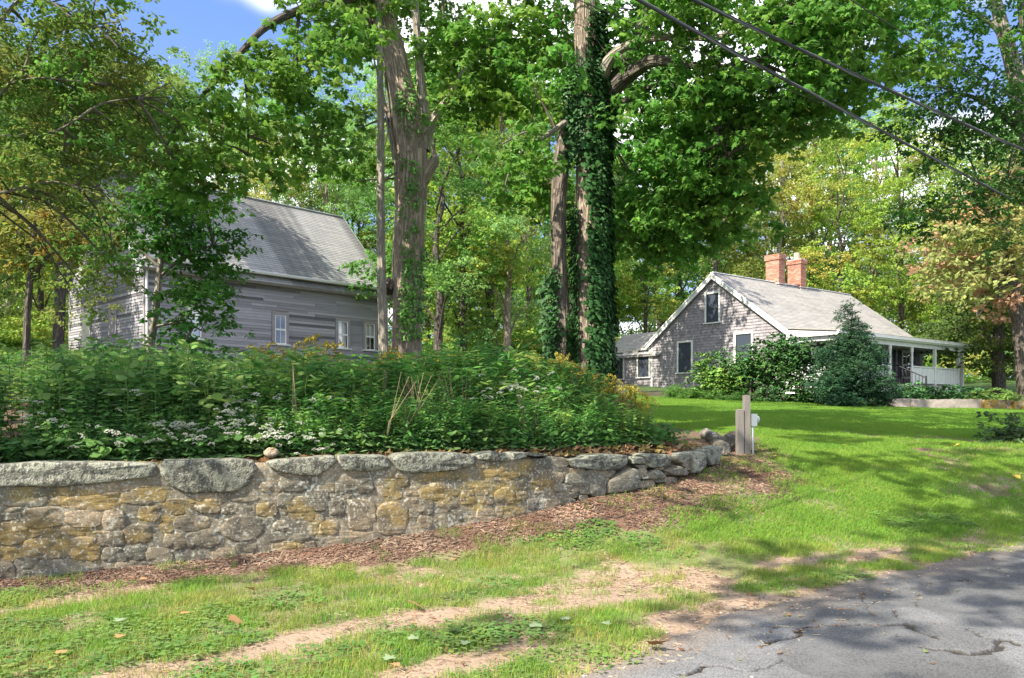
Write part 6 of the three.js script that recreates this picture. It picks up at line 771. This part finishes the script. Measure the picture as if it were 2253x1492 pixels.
shrub('sunlit_brush', 'sunlit yellow green brush growing between the two big maples', 'shrub', [B(1040, 815, 60, 22, 24, 0.9, 130), B(1120, 810, 60, 26, 24, 0.9, 140), B(1180, 830, 50, 24, 23, 0.8, 110), B(990, 830, 50, 20, 23, 0.8, 90), B(1090, 845, 90, 18, 21, 0.9, 130)], 'beech', [[0.25, 0.31, 0.05], [0.20, 0.28, 0.045], [0.28, 0.30, 0.05]], { seed: 95, base: [1090, 860, 23], leafMat });
const plainLeaf = leafMat.clone(); plainLeaf.vertexColors = false;
// ---------------------------------------------------------------- undergrowth on the bank
{
  const r = rng(101);
  const stalk = (pos, idx, p, q, w) => { const b = pos.length / 3, d = q.clone().sub(p).normalize(), s = V(1, 0, 0).cross(d).normalize().multiplyScalar(w), s2 = V(0, 0, 1).cross(d).normalize().multiplyScalar(w); for (const e of [p, q]) for (const o of [s, s2, s.clone().negate()]) pos.push(e.x + o.x, e.y + o.y, e.z + o.z); for (let k = 0; k < 3; k++) { const a = b + k, c = b + (k + 1) % 3; idx.push(a, c, a + 3, c, c + 3, a + 3); } };
  function herb(seed, h, kind, size, whorls, per, up) { const q = rng(seed), pos = [], idx = []; let p = V(0, 0, 0); const lean = V((q() - 0.5) * 0.25, 1, (q() - 0.5) * 0.25); for (let i = 1; i <= whorls; i++) { const n = V(lean.x * h * i / whorls + (q() - 0.5) * 0.04, h * i / whorls, lean.z * h * i / whorls + (q() - 0.5) * 0.04); stalk(pos, idx, p, n, 0.004); for (let k = 0; k < per; k++) { const a = i * 1.9 + k * 6.283 / per + q() * 0.7, o = V(Math.cos(a), up * (0.3 + q()) - 0.15 - 0.7 * q() * q(), Math.sin(a)); const st = n.clone().addScaledVector(V(Math.cos(a), 0.5, Math.sin(a)), size * (0.2 + 0.5 * q())); stalk(pos, idx, n, st, 0.0022); leaf(pos, idx, kind, st, o, V(0, 1, 0).add(V((q() - 0.5) * 1.5, 0, (q() - 0.5) * 1.5)), size * (0.55 + 0.9 * q()) * (1 - 0.35 * i / whorls + 0.1), 0.2, 0.25); } p = n; } return geoFrom(pos, idx); }
  const bank = (px, v) => { const w = wallAt(clamp(px, -900, 1590)); return [w.x - w.nx * v, w.d + w.nz * v]; };   // v metres behind the face of the wall
  const place = (n, pick, geo, col, hMin, hMax, name, label, vary = 0.25, mat = plainLeaf) => { const S = Array.isArray(geo) ? geo : [geo], m = S.map(() => []), c = S.map(() => []); for (let i = 0; i < n; i++) { const a = pick(); if (!a) continue; const [x, d, hs = 1] = a, y = H(x, d), s = mix(hMin, hMax, r()) * hs, k = i % S.length; m[k].push(new THREE.Matrix4().compose(V(x, y - 0.02, -d), new THREE.Quaternion().setFromEuler(new THREE.Euler((r() - 0.5) * 0.3, r() * 6.28, (r() - 0.5) * 0.3)), V(s * (0.85 + 0.3 * r()), s, s * (0.85 + 0.3 * r())))); c[k].push(tone(r, col[Math.floor(r() * col.length)], vary, 0.15)); } S.forEach((g, k) => swarm(name, g, mat, m[k], c[k], null, label, 'weeds')); };
  // top of the weeds as seen: higher at the left, falling off at the right end
  const heightAt = (px) => lerpTable([[-900, 1.2], [0, 1.1], [300, 1.12], [600, 0.95], [900, 0.9], [1200, 1.0], [1400, 1.0], [1490, 0.72], [1560, 0.25]], px);
  const broad = [herb(1, 1, 'heart', 0.105, 9, 3, 0.5), herb(2, 1, 'ovate', 0.125, 9, 3, 0.6), herb(3, 1, 'heart', 0.085, 11, 3, 0.4), herb(50, 1, 'maple', 0.12, 8, 3, 0.4), herb(51, 1, 'ovate', 0.07, 13, 3, 0.3)], narrow = [herb(4, 1, 'lance', 0.20, 16, 3, 0.8), herb(5, 1, 'lance', 0.17, 18, 3, 0.7), herb(6, 1, 'ovate', 0.11, 13, 3, 0.6)];
  const front = (v) => sstep(0.3, 1.6, v);
  place(2300, () => { const px = -800 + r() * 1750, v = 0.42 + 5.5 * r() * r(); if (px > 700 && r() < (px - 700) / 300) return null; return [...bank(px, v), heightAt(px) * (0.7 + 0.55 * fbm(px * 0.014, v * 2, 3)) * mix(0.42, 1.0, front(v))]; }, broad, [[0.096, 0.255, 0.051], [0.079, 0.215, 0.048], [0.131, 0.305, 0.061], [0.176, 0.346, 0.076]], 0.62, 1.05, 'broadleaf_weeds', 'dense broad leaved weeds covering the bank above the stone wall');
  place(1900, () => { const px = 520 + r() * 1010, v = 0.42 + 4.2 * r() * r(); if (px < 760 && r() < (760 - px) / 240) return null; return [...bank(px, v), heightAt(px) * (0.7 + 0.6 * fbm(px * 0.016 + 9, v * 2, 3)) * mix(0.5, 1.0, front(v))]; }, narrow, [[0.096, 0.272, 0.051], [0.131, 0.329, 0.057], [0.079, 0.222, 0.048], [0.211, 0.354, 0.068]], 0.68, 1.12, 'narrow_leaf_weeds', 'upright narrow leaved weeds between the maples and the stone wall');
  place(1500, () => { const px = -400 + r() * 1960, v = 0.34 + 0.5 * r(); return [...bank(px, v)]; }, [herb(7, 1, 'round', 0.30, 3, 4, 0.3), herb(8, 1, 'heart', 0.32, 3, 4, 0.2)], [[0.068, 0.189, 0.041], [0.101, 0.243, 0.047], [0.135, 0.270, 0.068]], 0.12, 0.3, 'low_weeds', 'low round leaved weeds along the top of the stone wall');
  // paler tall sprays that stand out of the green
  place(90, () => { const px = -100 + r() * 900, v = 0.8 + 2.2 * r(); return [...bank(px, v), heightAt(px)]; }, [herb(41, 1, 'ovate', 0.11, 7, 2, 0.7), herb(42, 1, 'heart', 0.12, 7, 2, 0.6)], [[0.20, 0.33, 0.09], [0.16, 0.30, 0.07]], 0.95, 1.2, 'pale_sprays', 'paler green leafy sprays rising out of the weeds on the bank');
  // far bank towards the barn and the grove
  place(2600, () => { const d = 13 + r() * 26, px = -250 + r() * 1500, x = (px - CX) * d / F; if (d > 24 && px > 300 && px < 860) return null; if (px > 1180 && d > 20) return null; return [x, d, 1.0]; }, [herb(9, 1, 'heart', 0.22, 7, 3, 0.5), herb(10, 1, 'ovate', 0.22, 8, 3, 0.6)], [[0.07, 0.19, 0.035], [0.10, 0.22, 0.04], [0.15, 0.26, 0.045]], 0.35, 0.8, 'woodland_undergrowth', 'green undergrowth covering the ground behind the bank');
  // white flower heads
  { const q = rng(7), pos = [], idx = []; for (let i = 0; i < 26; i++) { const a = q() * 6.28, R = 0.06 * Math.sqrt(q()), c = V(Math.cos(a) * R, 0.02 + 0.03 * (1 - R / 0.06) + 0.012 * q(), Math.sin(a) * R), n = rdir(q); n.y = Math.abs(n.y); leaf(pos, idx, 'round', c, V(n.x, 0.3, n.z), V(0, 1, 0).add(n), 0.019, 0.1, 0.1); leaf(pos, idx, 'round', c, V(-n.z, 0.4, n.x), V(0, 1, 0).add(n), 0.019, 0.1, 0.1); } const g = geoFrom(pos, idx), m = [], c = [];
    const clusters = [[430, 960, 60], [500, 920, 70], [560, 880, 50], [380, 950, 50], [300, 970, 30], [100, 905, 22], [110, 930, 20], [640, 960, 40], [670, 980, 30], [720, 940, 20], [260, 880, 20], [470, 830, 8], [1130, 850, 46], [1090, 870, 30], [1200, 855, 24], [700, 900, 16], [200, 960, 16], [600, 950, 40], [540, 950, 50]];
    for (const [px, py, n] of clusters) for (let i = 0; i < n * 0.3; i++) { const X = px + (r() + r() - 1) * 85, Y = py + (r() + r() - 1) * 34; const v = clamp(0.2 + Math.max(0, 965 - Y) * 0.0062 + r() * 0.12, 0.2, 2.4), w = wallAt(X), p = P(X, Y, w.d + w.nz * v); m.push(mat4(p, r, 0.4 + 0.42 * r(), 0.5)); const k = 0.85 + 0.3 * r(); c.push(rgb(0.68 * k, 0.68 * k, 0.60 * k)); }
    swarm('white_flower_heads', g, plainLeaf, m, c, null, 'small white flower heads scattered through the weeds above the wall', 'flowers'); }
  // goldenrod: single plants that stand out in front of the barn, and the rest in drifts
  const plume = (() => { const q = rng(17), pos = [], idx = []; for (let b = 0; b < 7; b++) { const a = b * 0.9 + q(), L = 0.10 + 0.08 * q(); for (let i = 0; i < 9; i++) { const f = i / 8, p = V(Math.cos(a) * L * f, 0.16 - b * 0.022 + 0.05 * Math.sin(f * 2.6), Math.sin(a) * L * f); for (let k = 0; k < 3; k++) leaf(pos, idx, 'rhomb', p, rdir(q), V(0, 1, 0).add(rdir(q)), 0.026, 0, 0); } } for (let i = 0; i < 14; i++) leaf(pos, idx, 'rhomb', V((q() - 0.5) * 0.03, 0.12 + 0.10 * q(), (q() - 0.5) * 0.03), rdir(q), rdir(q), 0.024, 0, 0); return geoFrom(pos, idx); })();
  const goldM = std({ color: rgb(0.36, 0.29, 0.03), roughness: 1, side: THREE.DoubleSide }), stemM = new THREE.MeshPhysicalMaterial({ color: rgb(0.085, 0.19, 0.034), roughness: 0.95, transmission: 0.3, thickness: 0, side: THREE.DoubleSide }), gh = herb(33, 1, 'lance', 0.085, 22, 3, 0.7);
  const proto = new THREE.Group(); obj('stem', gh, stemM, proto); { const f = obj('flower_plume', plume, goldM, proto); f.position.set(0, 0.93, 0); const f2 = obj('flower_plume', plume, goldM, proto); f2.position.set(0.02, 0.80, 0.02); f2.rotation.y = 1; f2.scale.setScalar(0.85); }
  for (const [px, py] of [[560, 770], [590, 762], [625, 776], [648, 768], [672, 752], [694, 748], [718, 760], [738, 764], [700, 790], [760, 800], [810, 815], [835, 800], [660, 800], [610, 805]]) { const d = 11.4 + r() * 1.2, p = P(px, py, d), y = H(p.x, d), g = proto.clone(); g.name = numbered('goldenrod_plant'); g.position.set(p.x, y, p.z); const s = (p.y - y) / 1.08; g.scale.set(1.15, s, 1.15); g.rotation.y = r() * 6.28; g.userData = { label: 'tall goldenrod stem with arching yellow plumes standing up before the barn wall', category: 'plant', group: 'goldenrod before the barn' }; scene.add(g); }
  { const m = [], c = [], ms = [], cs = []; const zones = [[930, 800, 130, 26, 34, 12.5], [1050, 812, 90, 22, 34, 13], [1130, 820, 70, 20, 28, 13], [1290, 840, 60, 22, 20, 11.8], [1180, 870, 60, 30, 18, 11.5], [1360, 860, 50, 22, 10, 11.6], [800, 830, 90, 20, 24, 11.5], [1400, 890, 50, 20, 6, 11.4], [980, 850, 90, 22, 16, 11.5], [1240, 800, 30, 20, 14, 12]];
    for (const [px, py, rx, ry, n, d] of zones) for (let i = 0; i < n; i++) { const X = px + (r() + r() - 1) * rx, Y = py + (r() + r() - 1) * ry, dd = d + (r() - 0.5) * 1.2, p = P(X, Y, dd), y = H(p.x, dd); m.push(mat4(p.clone().add(V(0, -0.14, 0)), r, 0.7 + 0.5 * r(), 0.3)); const k = 0.75 + 0.5 * r(); c.push(rgb(0.33 * k, 0.27 * k, 0.035)); const s = Math.max(0.2, p.y - y - 0.05); ms.push(new THREE.Matrix4().compose(V(p.x, y, p.z), new THREE.Quaternion().setFromEuler(new THREE.Euler(0, r() * 6.28, 0)), V(1.1, s, 1.1))); cs.push(tone(r, [0.08, 0.19, 0.034], 0.25)); }
    swarm('goldenrod_plumes', plume, std({ color: 0xffffff, roughness: 1, side: THREE.DoubleSide }), m, c, null, 'drifts of yellow goldenrod plumes among the weeds round the maple trunks', 'flowers'); swarm('goldenrod_stems', gh, plainLeaf, ms, cs, null, 'leafy goldenrod stems under the yellow plumes', 'weeds'); }
  // dry stems
  { const st = []; const q = rng(5); for (let i = 0; i < 3; i++) st.push(tube([V(0, 0, 0), V(0.05, 0.4, 0.02 * i), V(0.10 * (i - 1), 1, 0.05)], [0.0045, 0.0035, 0.0015], 4)); const g = merge(st), m = [], c = []; for (let i = 0; i < 75; i++) { const px = 640 + r() * 860, v = 0.5 + 1.3 * r(), [x, d] = bank(px, v), s = 0.4 + 0.7 * r(); m.push(new THREE.Matrix4().compose(V(x, H(x, d), -d), new THREE.Quaternion().setFromEuler(new THREE.Euler((r() - 0.5) * 0.9, r() * 6.28, (r() - 0.5) * 0.9)), V(s, s, s))); const k = 0.7 + 0.6 * r(); c.push(rgb(0.30 * k, 0.225 * k, 0.14 * k)); } swarm('dry_stems', g, std({ color: 0xffffff }), m, c, null, 'dry brown stems standing among the weeds above the wall', 'weeds'); }
  // ---------------------------------------------------------------- lawn
  const tuft = (seed, n, h, w, R) => { const q = rng(seed), pos = [], idx = []; for (let i = 0; i < n; i++) { const a = q() * 6.28, R0 = R * Math.sqrt(q()), x = Math.cos(a) * R0, z = Math.sin(a) * R0, b = q() * 6.28, hh = h * (0.5 + 0.7 * q()), l = (0.2 + 0.7 * q()) * hh, cx = Math.cos(b), cz = Math.sin(b), ww = w * (0.7 + 0.6 * q()), k = pos.length / 3; pos.push(x - cz * ww, 0, z + cx * ww, x + cz * ww, 0, z - cx * ww, x + cx * l * 0.35 - cz * ww * 0.8, hh * 0.62, z + cz * l * 0.35 + cx * ww * 0.8, x + cx * l * 0.35 + cz * ww * 0.8, hh * 0.62, z + cz * l * 0.35 - cx * ww * 0.8, x + cx * l, hh, z + cz * l); idx.push(k, k + 1, k + 2, k + 1, k + 3, k + 2, k + 2, k + 3, k + 4); } return geoFrom(pos, idx); };
  const lawnCol = [[0.202, 0.375, 0.050], [0.174, 0.347, 0.045], [0.241, 0.392, 0.058], [0.302, 0.386, 0.084], [0.370, 0.381, 0.123], [0.269, 0.392, 0.067]];
  const upright = (x, d) => { const e = 0.12, nx = -(H(x + e, d) - H(x - e, d)) / (2 * e), nz = (H(x, d + e) - H(x, d - e)) / (2 * e); return new THREE.Quaternion().setFromUnitVectors(V(0, 1, 0), V(nx, 1, nz).normalize()); };
  const scatter = (n, x0, x1, d0, d1, test, geos, col, s0, s1, name, label, cat, mat, lift = 0, vary = 0.2) => { const m = geos.map(() => []), c = geos.map(() => []); for (let i = 0; i < n; i++) { const x = mix(x0, x1, r()), d = mix(d0, d1, r()); if (Math.abs(x) > d * 0.72 + 1.2) continue; const k = test(x, d); if (r() > k) continue; const s = mix(s0, s1, r()), g = i % geos.length; m[g].push(new THREE.Matrix4().compose(V(x, H(x, d) + lift, -d), upright(x, d).multiply(new THREE.Quaternion().setFromAxisAngle(V(0, 1, 0), r() * 6.283)), V(s, s, s))); c[g].push(tone(r, col[Math.floor(r() * col.length)], vary, 0.2)); } geos.forEach((g, k) => { if (m[k].length) swarm(name, g, mat, m[k], c[k], null, label, cat); }); };
  const grassAt = (x, d) => { const c = cover(x, d); return (c[0] + 0.10 * c[2]) * (roadIn(x, d) > 0.05 ? 0 : 1) + 0.05 * c[1]; };
  scatter(7000, -8, 9, 4.2, 9, (x, d) => grassAt(x, d) * (0.05 + 1.3 * sstep(0.25, 0.7, fbm(x * 1.6, d * 1.6, 4))), [tuft(1, 95, 0.050, 0.0020, 0.15), tuft(2, 85, 0.062, 0.0021, 0.15), tuft(12, 60, 0.05, 0.002, 0.14)], lawnCol, 0.7, 1.15, 'lawn_grass', 'short sunlit lawn grass on the verge before the wall', 'grass', plainLeaf);
  scatter(6200, -3, 15, 9, 18, (x, d) => grassAt(x, d), [tuft(3, 260, 0.05, 0.0032, 0.34), tuft(4, 240, 0.06, 0.0034, 0.34)], lawnCol.slice(0, 3), 0.8, 1.1, 'lawn_grass', 'mown lawn grass rising toward the cottage', 'grass', plainLeaf, -0.005, 0.12);
  scatter(4200, 3, 26, 18, 34, (x, d) => { if (terraceT(x, d) > 0.15 || d > 30.5 + (12 - x) * 0.25) return 0; if (x > 13 && d > 27.3) return 0; return 1; }, [tuft(5, 380, 0.055, 0.007, 0.8)], lawnCol.slice(0, 2), 0.9, 1.1, 'lawn_grass', 'far lawn grass in front of the cottage shrubs', 'grass', plainLeaf, -0.005, 0.08);
  // creeping broad-leaved ground cover in the lawn
  const rosette = (seed) => { const q = rng(seed), pos = [], idx = []; for (let i = 0; i < 60; i++) { const a = q() * 6.28, R = 0.17 * Math.sqrt(q()), p = V(Math.cos(a) * R, 0.012 + 0.03 * q(), Math.sin(a) * R); leaf(pos, idx, 'round', p, V(Math.cos(a + q()), 0.15, Math.sin(a + q())), V((q() - 0.5) * 0.7, 1, (q() - 0.5) * 0.7), 0.017 + 0.016 * q()); } return geoFrom(pos, idx); };
  scatter(2300, -8, 6, 4.2, 10.5, (x, d) => { const c = cover(x, d); return (c[0] + 0.06 * c[1]) * (roadIn(x, d) > 0 ? 0 : 1) * sstep(0.46, 0.66, fbm(x * 0.9 + 8, d * 0.9 + 2, 4) + 0.07 * sstep(1, -4, x)); }, [rosette(3), rosette(4)], [[0.15, 0.29, 0.06], [0.12, 0.255, 0.05], [0.20, 0.33, 0.07]], 0.7, 1.4, 'creeping_weeds', 'creeping round leaved weeds spreading through the verge grass', 'ground cover', plainLeaf);
  // shoots of grass in the mulch
  scatter(1400, -7, 5, 6, 14, (x, d) => cover(x, d)[1] * 0.28, [tuft(9, 9, 0.12, 0.003, 0.03)], [[0.20, 0.29, 0.06], [0.16, 0.26, 0.05]], 0.6, 1.2, 'mulch_shoots', 'pale grass shoots coming up through the mulch at the foot of the wall', 'grass', plainLeaf);
  // shreds of bark mulch and twigs
  const shred = (seed) => { const q = rng(seed), g = []; for (let i = 0; i < 60; i++) { const b = new THREE.BoxGeometry(0.02 + 0.045 * q(), 0.004, 0.005 + 0.006 * q()); b.rotateY(q() * 3.14); b.rotateZ((q() - 0.5) * 0.5); b.translate((q() - 0.5) * 0.42, 0.004 + 0.012 * q(), (q() - 0.5) * 0.42); g.push(b); } return merge(g); };
  scatter(4500, -8, 5.5, 5.4, 14.5, (x, d) => cover(x, d)[1] * (terraceT(x, d) > 0 ? 0 : 1), [shred(1), shred(2)], [[0.135, 0.08, 0.052], [0.20, 0.125, 0.085], [0.09, 0.055, 0.038], [0.28, 0.20, 0.14]], 0.8, 1.4, 'mulch_shreds', 'shreds of reddish bark mulch along the foot of the wall', 'mulch', std({ color: 0xffffff }), 0, 0.3);
  // leaf litter along the wall top, in the mulch and on the lawn
  const dry = (seed, kind, n, R, s, flat = 0.5) => { const q = rng(seed), pos = [], idx = []; for (let i = 0; i < n; i++) { const a = q() * 6.28, rr = R * Math.sqrt(q()); leaf(pos, idx, kind, V(Math.cos(a) * rr, 0.012 + 0.02 * q(), Math.sin(a) * rr), V(Math.cos(a * 3), (q() - 0.3) * flat, Math.sin(a * 3)), V((q() - 0.5) * 0.8, 1, (q() - 0.5) * 0.8), s * (0.7 + 0.6 * q()), flat * 0.5, -flat * 0.6); } return geoFrom(pos, idx); };
  const dryCol = [[0.27, 0.15, 0.065], [0.36, 0.24, 0.12], [0.20, 0.11, 0.06], [0.40, 0.30, 0.17], [0.30, 0.25, 0.07]], litter = [dry(1, 'ovate', 4, 0.09, 0.06), dry(2, 'maple', 3, 0.10, 0.07)];
  { const m = [[], []], c = [[], []]; for (let i = 0; i < 1500; i++) { const [x, d] = bank(-500 + r() * 2080, 0.12 + 0.5 * r()); m[i % 2].push(mat4(V(x, Math.max(H(x, d), wallDist(x, d) < 0.3 ? 1.0 : 0) + 0.01, -d), r, 0.7 + 0.6 * r(), 0.3)); c[i % 2].push(tone(r, dryCol[Math.floor(r() * 5)], 0.3)); } litter.forEach((g, k) => swarm('leaf_litter', g, plainLeaf, m[k], c[k], null, 'brown leaf litter lying along the top of the stone wall', 'leaf litter')); }
  scatter(2600, -7, 9, 4.3, 15, (x, d) => 0.16 + 0.5 * cover(x, d)[1] + 0.5 * cover(x, d)[2] * (roadIn(x, d) > 0.8 ? 0 : 1), [dry(3, 'ovate', 1, 0.02, 0.05), dry(4, 'maple', 1, 0.02, 0.06), dry(5, 'ovate', 2, 0.06, 0.035)], dryCol.concat([[0.20, 0.26, 0.10]]), 0.5, 1.1, 'scattered_leaves', 'small dry leaves scattered over the grass and bare soil', 'leaf litter', plainLeaf, 0.004, 0.3);
  // bits of dry grass and twig on the worn ground
  { const bit = (seed) => { const q = rng(seed), g = []; for (let i = 0; i < 26; i++) { const b = new THREE.BoxGeometry(0.015 + 0.05 * q(), 0.002, 0.0025 + 0.003 * q()); b.rotateY(q() * 3.14); b.rotateZ((q() - 0.5) * 0.3); b.translate((q() - 0.5) * 0.4, 0.003 + 0.006 * q(), (q() - 0.5) * 0.4); g.push(b); } return merge(g); }; scatter(4200, -7, 9, 4.2, 12, (x, d) => { const c = cover(x, d); return roadIn(x, d) > 0.7 ? 0 : c[2] * 0.8 + c[0] * 0.25; }, [bit(1), bit(2)], [[0.36, 0.28, 0.17], [0.22, 0.14, 0.08], [0.42, 0.35, 0.22], [0.14, 0.09, 0.055]], 0.6, 1.3, 'dry_grass_bits', 'bits of dry grass and twig lying on the worn verge', 'litter', std({ color: 0xffffff }), 0.002, 0.3); }
  // loose gravel along the broken edge of the asphalt
  { const g = new THREE.IcosahedronGeometry(0.012, 0), p = g.attributes.position; g.scale(1, 0.7, 1); scatter(16000, -1, 8.5, 3.6, 10.5, (x, d) => { const e = roadIn(x, d); return e < -0.35 || e > 0.9 ? 0 : 0.7 * Math.exp(-((e - 0.08) ** 2) / 0.03) + 0.05; }, [g], [[0.20, 0.185, 0.17], [0.30, 0.26, 0.22], [0.14, 0.13, 0.125], [0.36, 0.31, 0.26]], 0.35, 1.4, 'road_gravel', 'loose gravel and grit along the broken edge of the asphalt', 'gravel', std({ color: 0xffffff }), 0.006, 0.3); }
  // single fallen maple leaves that can be told apart
  const single = [dry(11, 'maple', 1, 0.001, 0.13, 0.12), dry(12, 'maple', 1, 0.001, 0.13, 0.16)], fm = { green: new THREE.MeshPhysicalMaterial({ color: rgb(0.22, 0.30, 0.14), roughness: 0.95, transmission: 0.3, thickness: 0, side: THREE.DoubleSide }), brown: std({ color: rgb(0.36, 0.19, 0.08), side: THREE.DoubleSide }), yellow: std({ color: rgb(0.55, 0.40, 0.05), side: THREE.DoubleSide }) };
  const said = { green: ['fallen grey green maple leaf lying on the worn verge', 'fallen green leaves on the verge'], brown: ['curled brown maple leaf lying on the verge between wall and road', 'fallen brown leaves on the verge'], yellow: ['bright yellow fallen leaf lying on the lawn', 'fallen yellow leaves on the lawn'] };
  for (const [px, py, k, s] of [[985, 1405, 'green', 1], [910, 1425, 'green', 0.9], [1240, 1375, 'green', 0.9], [1180, 1400, 'green', 1.1], [1030, 1435, 'green', 0.8], [860, 1470, 'green', 0.9], [1330, 1390, 'green', 0.8], [915, 1342, 'brown', 1], [1425, 1435, 'brown', 1.1], [320, 1288, 'brown', 0.8], [525, 1375, 'brown', 0.9], [410, 1360, 'brown', 0.8], [270, 1415, 'brown', 0.8], [140, 1450, 'brown', 0.9], [1000, 1240, 'brown', 0.7], [270, 1380, 'green', 0.9], [545, 1310, 'brown', 0.8], [880, 1480, 'brown', 0.7], [2245, 1058, 'yellow', 0.8], [1700, 1010, 'yellow', 0.8], [1860, 985, 'yellow', 0.7], [2105, 985, 'yellow', 0.7], [1655, 935, 'yellow', 0.8]]) { const [x, d] = onGround(px, py), m = tagMesh('fallen_leaf', single[px % 2], fm[k], said[k][0], 'leaf', said[k][1]); m.position.set(x, H(x, d) + 0.035, -d); m.rotation.set(0.06, px, 0.04); m.scale.setScalar(s); }
}
console.log('undergrowth done');
renderer.render(scene, camera);
